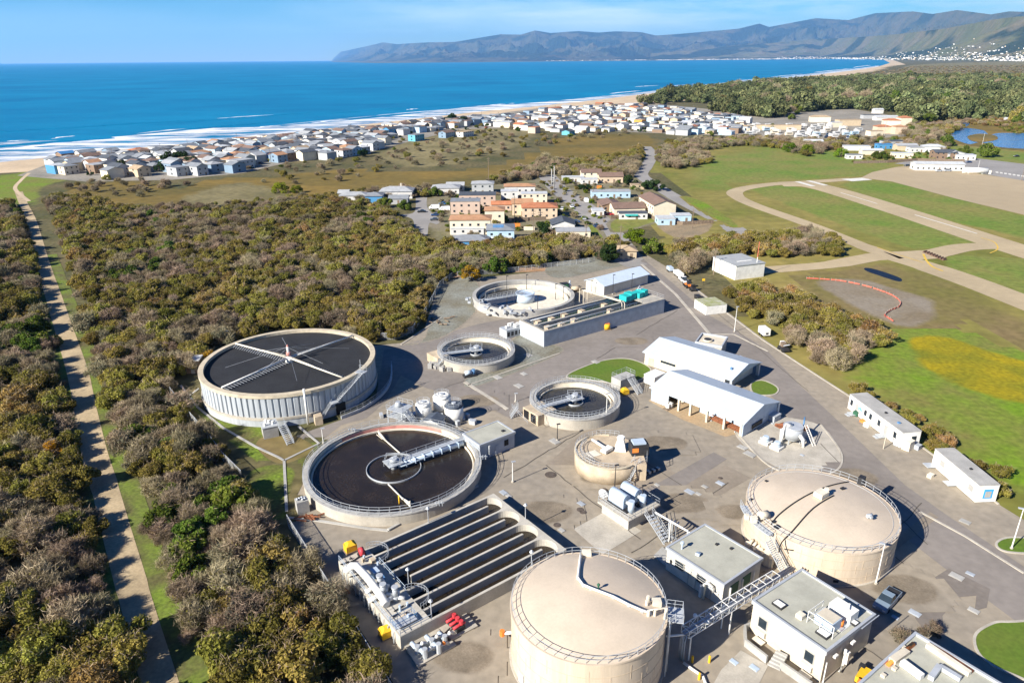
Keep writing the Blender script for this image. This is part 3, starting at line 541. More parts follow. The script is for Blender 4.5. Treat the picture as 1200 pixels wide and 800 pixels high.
# ---------------- foliage ----------------
def leafmat(name,a,b,trans=.25,var=.35):
    """leaf colour: each leaf its own tint between two colours, each plant its own shift"""
    m=bpy.data.materials.new(name); m.use_nodes=True; nt=m.node_tree; N=nt.nodes; L=nt.links; N.remove(N['Principled BSDF'])
    at=N.new('ShaderNodeAttribute'); at.attribute_name='tint'; oi=N.new('ShaderNodeObjectInfo')
    x=N.new('ShaderNodeMix'); x.data_type='RGBA'; x.inputs[6].default_value=(*a,1); x.inputs[7].default_value=(*b,1); L.new(at.outputs['Fac'],x.inputs[0])
    h=N.new('ShaderNodeHueSaturation'); r=N.new('ShaderNodeMapRange'); r.inputs[3].default_value=1-var; r.inputs[4].default_value=1+var; L.new(oi.outputs['Random'],r.inputs[0]); L.new(r.outputs[0],h.inputs['Value'])
    wn=N.new('ShaderNodeTexWhiteNoise'); wn.noise_dimensions='1D'; L.new(oi.outputs['Random'],wn.inputs['W']); r2=N.new('ShaderNodeMapRange'); r2.inputs[3].default_value=.475; r2.inputs[4].default_value=.525; L.new(wn.outputs[0],r2.inputs[0]); L.new(r2.outputs[0],h.inputs['Hue'])
    L.new(x.outputs[2],h.inputs['Color'])
    d=N.new('ShaderNodeBsdfDiffuse'); t=N.new('ShaderNodeBsdfTranslucent'); s=N.new('ShaderNodeMixShader'); s.inputs[0].default_value=trans
    L.new(h.outputs[0],d.inputs[0]); L.new(h.outputs[0],t.inputs[0]); L.new(d.outputs[0],s.inputs[1]); L.new(t.outputs[0],s.inputs[2]); L.new(s.outputs[0],N['Material Output'].inputs[0]); return m
LM={'olive':leafmat('olive_leaves',(.12,.115,.02),(.30,.25,.06)),'rust':leafmat('rust_leaves',(.17,.12,.035),(.36,.245,.075)),
 'green':leafmat('green_leaves',(.04,.075,.012),(.15,.19,.03)),'gold':leafmat('golden_leaves',(.26,.14,.012),(.56,.32,.02)),
 'dark':leafmat('dark_needles',(.014,.032,.011),(.045,.075,.022),.1,.25),'sage':leafmat('sage_leaves',(.10,.10,.06),(.23,.21,.14)),
 'bare':leafmat('bare_twigs',(.16,.125,.075),(.40,.32,.21),0.,.3),'lime':leafmat('lime_leaves',(.09,.13,.01),(.20,.25,.02)),'wood':leafmat('wood_leaves',(.055,.075,.03),(.19,.20,.085),.15,.5)}
m_bark=mat('bark',(.12,.09,.065),.95,.3,2.)
def crown_mesh(name,kind,leaves,twigs=0,leaf=.085,flat=.75,clumps=14,seed=0,lk='olive',tall=1.,spread=.33):
    g=np.random.default_rng(seed); V=[];Fc=[];T=[];MI=[]
    # clump centres through a lumpy dome of radius about 1
    C=[]
    while len(C)<clumps:
        p=g.normal(size=3); p/=np.linalg.norm(p); p*=g.uniform(.35,.82)**.7
        if p[2]<-.35: continue
        p[2]*=flat*tall; p[:2]*=g.uniform(.8,1.15); p[2]+=.75*flat*tall; C.append(np.r_[p,g.uniform(.7,1.25)])
    C=np.array(C); ct=g.uniform(-.22,.22,len(C))
    n=leaves
    if n:
        ci=g.integers(0,len(C),n); d=g.normal(size=(n,3)); d/=np.linalg.norm(d,axis=1)[:,None]; r=spread*C[ci,3]*g.uniform(.35,1,n)**.45
        P=C[ci,:3]+d*r[:,None]*np.array([1,1,.75]); P[:,2]=np.maximum(P[:,2],.03)
        nn=d*.7+g.normal(size=(n,3))*.6+np.array([0,0,.35]); nn/=np.linalg.norm(nn,axis=1)[:,None]
        a=np.cross(nn,g.normal(size=(n,3))); a/=np.linalg.norm(a,axis=1)[:,None]; b=np.cross(nn,a)
        s=leaf*g.uniform(.55,1.25,n)[:,None]; e=g.uniform(.5,.95,n)[:,None]
        q=np.stack([P-a*s,P-b*s*e*.8,P+a*s*1.1,P+b*s*e],1).reshape(-1,3)
        V.append(q); T.append(np.clip(ct[ci]+g.uniform(.15,.85,n),0,1)); MI.append(np.zeros(n,int))
    if twigs:
        k=twigs; ci=g.integers(0,len(C),k); d=g.normal(size=(k,3)); d/=np.linalg.norm(d,axis=1)[:,None]; d[:,2]=np.abs(d[:,2])*.9
        B=C[ci,:3]+g.normal(size=(k,3))*.13; st=B-d*.05; en=B+d*spread*C[ci,3][:,None]*g.uniform(.5,1.25,k)[:,None]+np.array([0,0,.05])
        ax=en-st; w_=np.cross(ax,g.normal(size=(k,3))); w_/=np.linalg.norm(w_,axis=1)[:,None]; w_*=g.uniform(.006,.014,k)[:,None]
        mid=(st+en)/2+g.normal(size=(k,3))*.03
        q=np.stack([st-w_,mid-w_*.8,en,mid+w_*1.2],1).reshape(-1,3); V.append(q); T.append(np.clip(ct[ci]+g.uniform(.1,.9,k),0,1)); MI.append(np.ones(k,int))
    V=np.concatenate(V); T=np.concatenate(T); MI=np.concatenate(MI); nf=len(V)//4
    me=bpy.data.meshes.new(name); me.vertices.add(len(V)); me.vertices.foreach_set('co',V.ravel()); me.loops.add(nf*4); me.loops.foreach_set('vertex_index',np.arange(nf*4))
    me.polygons.add(nf); me.polygons.foreach_set('loop_start',np.arange(nf)*4); me.materials.append(LM[lk]); me.materials.append(LM['bare'])
    me.polygons.foreach_set('material_index',MI); at=me.attributes.new('tint','FLOAT','FACE'); at.data.foreach_set('value',T); me.update(); me.validate(); return me
def trunk_mesh(name,seed,stems=4,h=1.,r=.07,lean=.5):
    g=random.Random(seed); mb=MB()
    for i in range(stems):
        a=g.uniform(0,6.3); l=g.uniform(.2,lean); p=[(0,0,-.02),(l*.3*cos(a),l*.3*sin(a),h*.35),(l*.8*cos(a+.2),l*.8*sin(a+.2),h*.75),(l*1.3*cos(a),l*1.3*sin(a),h*1.05)]
        n=5; o=len(mb.v)
        for j,q in enumerate(p):
            rr=r*(1,.75,.5,.2)[j]/max(1,stems**.35)
            for k in range(n): mb.v.append((q[0]+rr*cos(6.283*k/n),q[1]+rr*sin(6.283*k/n),q[2]))
        for j in range(3):
            for k in range(n): mb.f.append([o+j*n+k,o+j*n+(k+1)%n,o+j*n+n+(k+1)%n,o+j*n+n+k]); mb.sm.append(True); mb.mi.append(0)
    return mb.mesh(name,m_bark)
PL={}   # kind -> list of (crown mesh, trunk mesh)
def kinddef(k,n,name,words_,cat,**kw):
    PL[k]=dict(name=name,words=words_,cat=cat,v=[(crown_mesh('crown',k,seed=hash((k,i))%9999 if False else i*17+len(PL)*131,**kw),trunk_mesh('trunk',i+len(PL)*7,h=.8*kw.get('flat',.75)*kw.get('tall',1.)+.1)) for i in range(n)])
kinddef('olive',3,'scrub_tree','olive brown scrub tree','tree',leaves=4600,twigs=300,lk='olive',clumps=22,leaf=.062)
kinddef('rust',2,'scrub_tree','rust tinged scrub tree','tree',leaves=3800,twigs=500,lk='rust',clumps=20,leaf=.06)
kinddef('bare',3,'bare_shrub','grey leafless shrub','shrub',leaves=500,twigs=4200,lk='olive',clumps=20,leaf=.05)
kinddef('sage',2,'sage_shrub','pale grey green shrub','shrub',leaves=1300,twigs=1500,lk='sage',clumps=15,leaf=.06)
kinddef('green',2,'evergreen_shrub','dark green leafy shrub','shrub',leaves=3000,twigs=150,lk='green',clumps=15)
kinddef('gold',1,'golden_tree','golden leaved tree','tree',leaves=1700,twigs=500,lk='gold',clumps=13,flat=.9)
kinddef('dark',2,'cypress_tree','dark spreading cypress tree','tree',leaves=3000,lk='dark',clumps=13,flat=.8,leaf=.07)
kinddef('lime',1,'lime_shrub','bright lime green bush','shrub',leaves=2600,lk='lime',clumps=12,flat=.6,leaf=.06)
kinddef('wood',3,'wood_tree','grey green eucalyptus tree','tree',leaves=1100,lk='wood',clumps=10,leaf=.12,flat=.8,spread=.42)
NPL=0
def plant(kind,P,s,label,group,rz=None,sz=1.,i=None):
    d=PL[kind]; cm,tm=d['v'][random.randrange(len(d['v'])) if i is None else i]; T=thing(d['name'],label,d['cat'],(P[0],P[1],0),random.uniform(0,6.28) if rz is None else rz,group)
    for nm,me in(('crown',cm),('trunk',tm)):
        o=bpy.data.objects.new(nm,me); COL.objects.link(o); o.parent=T; o.scale=(s,s,s*sz)
    d.setdefault('obj',[]); 
    return T
def scatter(poly,space,jit=.42,margin=None):
    """jittered hex grid of world points whose ground pixel falls inside a pixel polygon"""
    W=[G2(*p) for p in poly]; x0,x1=min(p.x for p in W),max(p.x for p in W); y0,y1=min(p.y for p in W),max(p.y for p in W); out=[]; r=0; y=y0
    WP=[(p.x,p.y) for p in W]
    while y<y1:
        x=x0+(r%2)*space/2
        while x<x1:
            qx,qy=x+random.uniform(-jit,jit)*space,y+random.uniform(-jit,jit)*space
            if inpoly(qx,qy,WP): out.append((qx,qy))
            x+=space
        y+=space*.87; r+=1
    return out
SRC={}
def src_obj(kind,i):
    """one crown of a planted individual serves as the source of the massed scrub"""
    if (kind,i) not in SRC:
        me=PL[kind]['v'][i][0]
        for o in bpy.data.objects:
            if o.data is me: SRC[(kind,i)]=o; break
        else:
            o=bpy.data.objects.new('crown',me); SRC[(kind,i)]=o     # not linked: only its shape is used
    return SRC[(kind,i)]
def mass(name,pts,label,cat,kinds,kindstuff='stuff'):
    """pts: (x,y,scale,zscale,kind,i); one object, its plants spread by geometry nodes"""
    order=sorted({(p[4],p[5]) for p in pts}); me=bpy.data.meshes.new(name); me.vertices.add(len(pts)); me.vertices.foreach_set('co',np.array([(p[0],p[1],0) for p in pts],float).ravel())
    for nm,ty,vals in(('sc','FLOAT_VECTOR',np.array([(p[2],p[2],p[2]*p[3]) for p in pts]).ravel()),('rot','FLOAT_VECTOR',np.array([(0,0,random.uniform(0,6.28)) for p in pts]).ravel()),('idx','INT',np.array([order.index((p[4],p[5])) for p in pts],int))):
        a=me.attributes.new(nm,ty,'POINT'); a.data.foreach_set('vector' if ty=='FLOAT_VECTOR' else 'value',vals)
    me.update(); o=bpy.data.objects.new(name,me); COL.objects.link(o)
    ng=bpy.data.node_groups.new(name,'GeometryNodeTree'); ng.interface.new_socket('Geometry',in_out='INPUT',socket_type='NodeSocketGeometry'); ng.interface.new_socket('Geometry',in_out='OUTPUT',socket_type='NodeSocketGeometry')
    N=ng.nodes; L=ng.links; gi=N.new('NodeGroupInput'); go=N.new('NodeGroupOutput'); jn=N.new('GeometryNodeJoinGeometry')
    def na(nm,ty): a=N.new('GeometryNodeInputNamedAttribute'); a.data_type=ty; a.inputs['Name'].default_value=nm; return a.outputs['Attribute']
    sc=na('sc','FLOAT_VECTOR'); ro=na('rot','FLOAT_VECTOR'); ix=na('idx','INT'); e2=N.new('FunctionNodeEulerToRotation'); L.new(ro,e2.inputs[0])
    for q,(k,i) in enumerate(order):
        oi=N.new('GeometryNodeObjectInfo'); oi.inputs['Object'].default_value=src_obj(k,i); oi.inputs['As Instance'].default_value=True
        cp=N.new('FunctionNodeCompare'); cp.data_type='INT'; cp.operation='EQUAL'
        ins=[s_ for s_ in cp.inputs if s_.type=='INT']; L.new(ix,ins[0]); ins[1].default_value=q
        ip=N.new('GeometryNodeInstanceOnPoints'); L.new(gi.outputs[0],ip.inputs['Points']); L.new(cp.outputs[0],ip.inputs['Selection']); L.new(oi.outputs['Geometry'],ip.inputs['Instance']); L.new(e2.outputs[0],ip.inputs['Rotation']); L.new(sc,ip.inputs['Scale']); L.new(ip.outputs[0],jn.inputs[0])
    L.new(jn.outputs[0],go.inputs[0]); md=o.modifiers.new('scatter','NODES'); md.node_group=ng
    return tag(o,label,cat,kind=kindstuff)
def pickkind(P,table):
    # kinds gather in drifts: slow noise steers the choice
    n=mnoise.noise((P[0]/38,P[1]/38,5))*.55+mnoise.noise((P[0]/11,P[1]/11,9))*.35; t=min(.999,max(0,.5+n*.95+random.uniform(-.16,.16)))
    a=0
    for k,w_ in table:
        a+=w_
        if t<a: return k
    return table[-1][0]
TAB=[('green',.15),('bare',.22),('sage',.07),('olive',.36),('rust',.20)]
SCL=[(-500,262),(-80,246),(14,240),(25,262),(34,300),(43,345),(57,395),(70,440),(79,490),(88,535),(99,575),(110,620),(118,670),(138,720),(150,775),(166,900),(-420,900)]
SCR=[(52,238),(66,262),(80,300),(94,345),(106,395),(118,440),(131,490),(145,535),(157,575),(170,620),(192,670),(212,720),(234,775),(272,860),(466,860),(428,775),(378,697),(332,632),(300,606),(276,590),(278,556),(248,522),(222,494),(200,462),(212,446),(222,440),(240,416),(290,396),(340,388),(400,392),(436,402),(470,398),(492,380),(506,338),(528,324),(590,319),(640,311),(690,302),(736,296),(728,288),(700,286),(640,284),(590,290),(540,293),(505,288),(484,280),(468,258),(440,243),(400,238),(350,240),(300,250),(250,256),(200,246),(130,244),(90,232)]
rest2=[]
pts=[]
for poly in(SCL,SCR):
    for (x,y) in scatter(poly,3.9): 
        k=pickkind((x,y),TAB); qx_,qy_=topx((x,y)); k=random.choice(['sage','bare','bare','sage','olive']) if (qx_>235 and 655<qy_<760 and random.random()<.65) else k; s=random.uniform(1.7,3.7)*(.8 if k in('bare','sage') and random.random()<.5 else 1)
        if random.random()<.12: s*=1.25
        pts.append((x,y,s,random.uniform(.85,1.15),k,random.randrange(len(PL[k]['v']))))
pts.sort(key=lambda p:p[1]**2+p[0]**2+0*p[2])
def vis(p): x,y=topx((p[0],p[1],2)); return -25<x<1225 and y<830
near=[p for p in pts if vis(p)]; near.sort(key=lambda p:-p[2]*pxscale((p[0],p[1],1)))
near=near[:290]; nid=set(map(id,near)); rest=[p for p in pts if id(p) not in nid]
def zone(p):
    x,y=topx((p[0],p[1],0)); 
    if x<interp(y,[(225,22),(345,62),(440,92),(535,112),(620,136),(720,164),(800,186),(900,215)]):
        side='left of the dirt path'; 
    elif y>640 and x>interp(y,[(640,260),(800,360)]): side='beside the basin fence'
    elif y>600: side='right of the dirt path'
    elif y>470: side='between the path and the ribbed tank'
    elif x<330: side='behind the ribbed tank'
    else: side='behind the back plant fence'
    row='at the bottom edge' if y>745 else 'in the near scrub' if y>650 else 'in the middle scrub' if y>540 else 'in the far scrub'
    return side+' '+row if side.startswith('left') else side
def sizew(s): return 'small' if s<2.1 else 'tall' if s>3.1 else 'mid sized' if s<2.7 else 'broad'
for p in near: plant(p[4],p[:2],p[2],f"{sizew(p[2])} {PL[p[4]]['words']} {zone(p)}",'scrub plants '+zone(p),sz=p[3],i=p[5])
# golden and special trees
for (x,y,k,s,lab) in [(552,329,'gold',3.6,'golden leaved tree standing at the back fence behind the clarifiers'),(245,428,'gold',2.4,'golden tree beside the brick kiosk at the ribbed tank'),(318,668,'rust',3.4,'large rust leaved tree beside the basin fence'),(282,590,'rust',3.2,'rust leaved tree at the fence corner by the big clarifier'),(222,655,'green',3.0,'single deep green shrub right of the path among grey scrub'),(165,520,'green',3.3,'bright green shrub right of the path below the tank'),(205,530,'green',2.6,'green shrub under the fence left of the ribbed tank'),(60,540,'gold',2.6,'golden tree left of the dirt path'),(640,275,'dark',4.5,'round dark tree between the village houses and the plant'),(712,306,'dark',5.2,'dark pine tree at the plant gate'),(765,297,'green',4.6,'broad green tree right of the plant gate'),(745,285,'lime',5.5,'wide yellow green tree beyond the plant gate'),(790,300,'olive',3.8,'olive tree beside the gate drive'),(700,304,'sage',4.,'grey feathery tree left of the plant gate'),(738,217,'dark',5.,'dark green tree at the bend of the village road'),(770,224,'dark',5.,'flat topped cypress leaning over the village road'),(755,222,'dark',4.2,'second cypress beside the village road'),(685,224,'dark',3.6,'dark tree in the yard beside the village street'),(663,215,'lime',3.4,'light green tree behind the twin palms'),(510,230,'green',4.,'green tree by the cul-de-sac'),(528,232,'sage',3.2,'grey green tree by the cul-de-sac houses'),(452,243,'green',4.,'green tree before the white flat roofed house'),(475,246,'green',3.8,'dark green tree at the turn of the cul-de-sac'),(590,260,'green',2.6,'green tree between the orange roofed houses'),(598,268,'lime',1.8,'small palm like bush behind the blue house'),(328,226,'lime',5.5,'bright lime green bush in the marsh'),(348,226,'lime',4.,'lime green bush right of the bright marsh bush'),(640,190,'bare',5,'grey bush at the marsh edge behind the palms')]:
    plant(k,G(x,y),s,lab,None)
# right hedge by the airfield, gate drive and trailers
HEDGES=[([(852,345),(880,338),(930,348),(985,372),(1032,386),(1036,404),(1004,418),(998,440),(972,436),(940,414),(905,388),(870,366)],4.2,(2.2,3.6),'in the hedge between the drive and the airfield'),
 ([(786,312),(790,288),(850,283),(905,278),(955,273),(984,288),(984,301),(940,303),(905,303),(880,299),(838,304),(806,322)],5.2,(2.6,3.8),'in the thicket beside the white hangar'),
 ([(1000,454),(1020,462),(1090,498),(1150,545),(1192,575),(1196,594),(1180,592),(1150,560),(1092,532),(1086,512),(1040,490),(1006,470)],3.3,(1.2,2.3),'in the low scrub behind the white trailers'),
 ([(505,292),(560,288),(620,286),(690,284),(720,290),(712,300),(640,304),(560,312),(515,318)],5.5,(2.6,3.6),'in the belt between the village and the plant')]
for poly,sp,(a,b),where in HEDGES:
    for (x,y) in scatter(poly,sp):
        k=pickkind((x,y),[('green',.06),('bare',.28),('sage',.12),('olive',.34),('rust',.2)]); s=random.uniform(a,b); plant(k,(x,y),s,f"{sizew(s*(2.6/((a+b)/2)))} {PL[k]['words']} {where}",'plants '+where)
# marsh side and roadside thickets, massed
for poly,sp,(a,b) in [([(632,192),(700,188),(735,182),(750,172),(752,182),(748,198),(735,210),(700,211),(650,206),(600,214),(568,218),(585,208)],6,(2.6,4.2)),([(768,178),(785,168),(870,162),(960,166),(1004,172),(960,178),(870,171),(818,178),(836,190),(816,197),(790,199),(775,196)],6.5,(2.5,4.)),
  ([(70,222),(120,210),(200,214),(240,210),(220,222),(150,236),(100,236)],15,(2,3.4)),([(285,205),(360,190),(430,186),(470,172),(560,156),(640,160),(742,150),(748,158),(640,170),(600,182),(520,196),(440,204),(380,216),(330,222)],19,(1.6,3.6)),
  ([(200,244),(330,236),(420,226),(520,222),(570,218),(500,232),(440,236),(350,244),(260,254)],6,(2,3.2)),([(985,162),(1060,165),(1110,170),(1110,180),(1060,176),(990,176),(940,186),(925,180)],11,(2.5,4.5)),([(1060,150),(1110,146),(1130,150),(1110,160),(1090,168),(1060,162)],8,(3,5))]:
    for (x,y) in scatter(poly,sp):
        k=pickkind((x,y),[('green',.12),('bare',.33),('sage',.15),('olive',.3),('rust',.1)]); rest.append((x,y,random.uniform(a,b),random.uniform(.8,1.1),k,random.randrange(len(PL[k]['v']))))
mass('scrubland',rest,'dense grey brown scrub covering the land round the path and marsh','scrub',None)
for poly_,sp_,kk in [([(1100,139),(1160,138),(1300,140),(1300,152),(1180,149),(1130,146),(1095,148)],7,['olive','bare','rust']),([(1168,150),(1215,146),(1300,150),(1300,158),(1190,157)],5,['olive','lime','olive']),([(505,236),(600,222),(690,206),(745,210),(770,250),(700,272),(600,284),(535,286),(510,262)],8.5,['green','olive','sage','bare','lime']),([(60,194),(205,178),(400,158),(560,142),(700,128),(870,140),(870,156),(640,154),(520,158),(400,184),(280,202),(100,206)],21,['green','olive','dark','bare']),([(1000,182),(1060,176),(1120,182),(1120,188),(1000,190)],10,['green','olive'])]:
    for (x,y) in scatter(poly_,sp_):
        k=random.choice(kk); rest2.append((x,y,random.uniform(1.0,2.1)*(1.6 if 'dark' in kk or sp_==7 else 1),random.uniform(.7,1.1),k,random.randrange(len(PL[k]['v']))))
mass('garden_shrubs',rest2,'garden shrubs between the houses and round the pond','shrub',None)
WOOD=[(742,124),(790,113),(860,104),(900,99.5),(950,98),(1010,96),(1080,93),(1200,94),(1420,95),(1420,150),(1230,151),(1180,149),(1130,141),(1085,147),(1062,150),(1058,134),(1000,128),(960,130),(900,139),(868,136),(775,122)]
wp=[]
for (x,y) in scatter(WOOD,15):
    px,py=topx((x,y)); n=mnoise.noise((x/120,y/120,2)); 
    if n<-.27 or mnoise.noise((x/45,y/45,7))<-.2: continue
    k='wood' if n+random.uniform(-.3,.3)>-.2 else random.choice(['green','olive','dark','bare','wood']); low=px<880 and py>interp(px,[(740,120),(880,112)])
    s=random.uniform(7,13)*(.5 if low and random.random()<.7 else 1.)*(1.25 if random.random()<.15 else 1); wp.append((x,y,s,random.uniform(.9,1.3),k,random.randrange(len(PL[k]['v']))))
for (x,y) in scatter([(780,113),(850,101),(900,97),(960,92),(1020,85),(1070,78),(1300,76),(1300,92),(1080,90),(1000,94),(900,101)],46):
    k=random.choice(['bare','olive','rust','sage']); wp.append((x,y,random.uniform(3,7),.5,k,random.randrange(len(PL[k]['v']))))
mass('woodland',wp,'wood of dark grey green trees beyond the beach town and airfield','wood',None)
for kx,ky,s in [(125,188,4.),(145,200,5.5),(190,201,5.5),(208,195,9.),(222,199,7.),(300,174,4),(528,144,9.),(545,146,7),(424,184,5.),(538,146,6),(660,152,3.),(714,150,4),(755,150,4),(832,160,4),(905,152,4.5),(927,140,5),(1032,168,4),(925,178,6.5),(945,180,6.5),(985,184,6.),(1027,186,4),(1034,186,4),(1108,171,7.),(1157,184,7.5),(1130,181,5)]:
    plant('lime' if 920<kx<990 and ky>175 else 'dark' if kx<560 else 'green',G(kx,ky),s,('bright green shrub at the far side of the airfield meadow' if 920<kx<990 and ky>175 else 'dark cypress among the houses at the left of the beach town' if kx<260 else 'dark tree among the seafront houses in the middle of the town' if kx<560 else 'green tree among the pale homes of the right hand town' if kx<935 else 'green tree beside the airfield sheds'),'trees among the beach homes and sheds')
# ---------------- treatment plant ----------------
m_white=pm('white_paint','dcdad2',.5,var=.1,scale=.8); m_steel=pm('galvanised_steel','b9bdbf',.45,metal=.3); m_alu=pm('aluminium','b4b8ba',.4,var=.12,metal=.2)
m_beige=mat('tank_beige',(.56,.46,.34),.6,.08,.9,stretch=(1,1,.06),fine=.05); m_beiged=mat('tank_roof_beige',(.545,.455,.345),.65,.06,.22,fine=.04)
m_tanc=mat('tan_concrete',(.47,.38,.265),.85,.16,.5,fine=.08); m_rimc=mat('rim_concrete',(.50,.43,.31),.85,.14,.6,fine=.08); m_bluec=mat('blue_grey_block',(.36,.39,.42),.8,.1,.7,fine=.08)
m_slat=mat('precast_panel',(.38,.405,.42),.7,.14,1.2,stretch=(1,1,.15)); m_dark=mat('dark_steel',(.03,.03,.032),.6,.2,2.); m_black=mat('dark_opening',(.012,.012,.014),.7,.1,1.)
m_glass=mat('window_glass',(.02,.03,.04),.12,.1,1.,spec=.5); m_roofw=mat('white_metal_roof',(.55,.60,.64),.45,.05,.5,stretch=(1,1,1)); m_roofb=mat('pale_blue_roof',(.52,.60,.68),.4,.05,.5)
m_roofg=mat('flat_roof_grey',(.37,.365,.30),.9,.1,.35,fine=.05); m_wallc=mat('block_wall_cream',(.60,.57,.49),.8,.1,.5,fine=.06); m_wallb=mat('block_wall_beige',(.55,.49,.38),.8,.1,.5,fine=.06)
m_bed=mat('filter_stone',(.028,.029,.031),.8,.3,.25,col2=(.02,.02,.021),fine=.3); m_sludge=mat('sludge_water',(.030,.022,.015),.22,.3,.25,spec=.35,col2=(.018,.014,.010),fine=.3,bump=.03); m_grw=mat('green_water',(.035,.055,.04),.15,.3,.4,spec=.35); m_drk=mat('clarifier_water',(.06,.055,.043),.16,.3,.3,spec=.35,col2=(.035,.034,.03),fine=.25,bump=.03)
m_rust=mat('rusty_steel',(.20,.075,.035),.9,.35,1.5); m_redp=mat('red_lining',(.52,.23,.19),.7,.2,.6); m_yelp=mat('yellow_cover',(.72,.42,.02),.7,.12,1.); m_orange=mat('orange_paint',(.75,.22,.04),.6,.15,1.); m_redv=mat('red_valves',(.55,.05,.06),.5,.1,1.); m_blue=mat('blue_machine',(.09,.2,.36),.5,.15,1.)
m_teal=mat('teal_tarp',(.02,.40,.38),.65,.12,.8); m_gblue=mat('pale_blue_machine',(.42,.50,.58),.45,.06,1.); m_brick=mat('brown_brick',(.36,.22,.13),.9,.2,2.); m_wood=mat('weathered_wood',(.20,.15,.105),.9,.25,1.5); m_green=mat('green_box',(.03,.11,.06),.6,.1,1.); m_pcream=mat('cream_panel',(.66,.60,.48),.7,.1,.8); m_tar=mat('dark_tank_lid',(.07,.085,.11),.6,.15,1.)
m_chain=bpy.data.materials.new('chain_link'); m_chain.use_nodes=True
def _chain():
    nt=m_chain.node_tree;N=nt.nodes;L=nt.links;b=N['Principled BSDF']; b.inputs['Base Color'].default_value=(.42,.42,.40,1); b.inputs['Roughness'].default_value=.6
    tc=N.new('ShaderNodeTexCoord'); v=N.new('ShaderNodeTexVoronoi'); v.inputs['Scale'].default_value=9; v.feature='DISTANCE_TO_EDGE'; c=N.new('ShaderNodeMath'); c.operation='LESS_THAN'; c.inputs[1].default_value=.07
    L.new(tc.outputs['Object'],v.inputs['Vector']); L.new(v.outputs['Distance'],c.inputs[0]); L.new(c.outputs[0],b.inputs['Alpha'])
_chain()
def circle_pts(c,r,z,n=64,a0=0.,a1=2*pi): return [(c[0]+r*cos(a0+(a1-a0)*i/n),c[1]+r*sin(a0+(a1-a0)*i/n),z) for i in range(n+(0 if abs(a1-a0-2*pi)<1e-6 else 1))]
def lamp(px,top,label,white=True,h=None,group='lamp posts round the plant',arm=None,base=0.):
    P=G(*px,base); h=h or ztop(px,top); T=thing('lamp_post',label,'lamp post',P,0,group)
    MB().cyl((0,0,0),.11,h,8,.06).build('pole',m_white if white else m_dark,T)
    a=arm or (.35,.1); MB().box((a[0]*.6,a[1]*.6,h+.03),(.75,.32,.16),math.atan2(a[1],a[0])).tube([(0,0,h-.1),(a[0],a[1],h)],.05,4).build('lamp_head',m_steel if white else m_dark,T)
    MB().cyl((0,0,0),.24,.35,8).build('footing',m_conc,T); return T
# ---- ribbed trickling filter
c=Vector((-52.1,151.9,0)); Rt=19.4
T=thing('ribbed_tank','big round tank with ribbed grey wall and four spray arms over black stone','tank',c)
mb=MB(); mb.ring((0,0,0),Rt-.5,Rt+.35,0,2.0,96); mb.ring((0,0,0),Rt-.6,Rt-.05,2.0,6.7,96)
n=92
for i in range(n):
    a=2*pi*i/n; mb.cur=0; r0_,r1_=Rt-.06,Rt+.2; w0,w1=.058*.5,.042*.5
    q=[(r0_*cos(a-w0),r0_*sin(a-w0)),(r1_*cos(a-w1),r1_*sin(a-w1)),(r1_*cos(a+w1),r1_*sin(a+w1)),(r0_*cos(a+w0),r0_*sin(a+w0))]
    mb.prism(q,2.0,6.7)
mb.build('wall',m_slat,T)
MB().ring((0,0,0),Rt-.75,Rt+.4,6.7,7.4,96).build('rim',m_rimc,T); MB().ring((0,0,0),Rt-.6,Rt+.5,1.6,2.15,96).build('plinth',m_conc,T)
MB().cyl((0,0,6.0),Rt-.65,.6,96).build('stone_bed',m_bed,T)
for a_,b_,ends in [((282,404),(398,441),m_pcream),((264,452),(405,396),m_white)]:
    for e in(a_,b_):
        p=LP(T,G(*e,7.5)); p=p.xy.normalized()*(Rt-.9); x=p.normalized(); y=Vector((-x.y,x.x))
        arm=MB().tube([(x.x*.5,x.y*.5,7.55),(p.x,p.y,7.5)],.2,6); arm.tube([(x.x*.5,x.y*.5,8.0),(x.x*9,x.y*9,7.75)],.05,4)
        o=arm.build('spray_arm',ends,T); nz=MB(); sg=1 if e[0]<337 else -1
        for k in range(22): q=x*(1.6+k*.78); nz.box((q.x+y.x*.7,q.y+y.y*.7,7.2),(.12,1.5,.05),math.atan2(x.y,x.x)+.25,0,-.25)
        nz.build('nozzle_row',m_steel,o)
mast=MB().cyl((0,0,6.6),1.0,1.3,16,.6).cyl((0,0,7.9),.3,2.5,10); mast.cur=1; mast.cyl((0,0,8.2),.55,.8,10).cyl((0,0,10.4),.34,.5,8,.1); mast.build('centre_mast',[m_white,m_redp],T)
gw=MB()
for k in range(8):
    a=k*pi/4+.4; rr=9.5 if k%2 else 14; gw.tube([(0,0,10.2),(rr*cos(a),rr*sin(a),7.6)],.03,3)
gw.build('guy_wires',m_steel,T)
def out(a,r,z): return Vector((r*cos(a),r*sin(a),z))
def angpx(x,y,z): v=LP(T,G(x,y,z)); return math.atan2(v.y,v.x)
a0_,a1_,a2_=angpx(376,497,0),angpx(397,463,3.8),angpx(416,436,7.4); am=(a1_+a0_)/2
st=MB(); st.stairs(out(a0_,Rt+1.1,0),out(am,Rt+1.1,3.7),1.0); st.box(out(am+.03,Rt+1.1,3.7),(1.8,1.6,.1),am); st.stairs(out(am+.06,Rt+1.1,3.7),out(a2_,Rt+1.1,7.4),1.0)
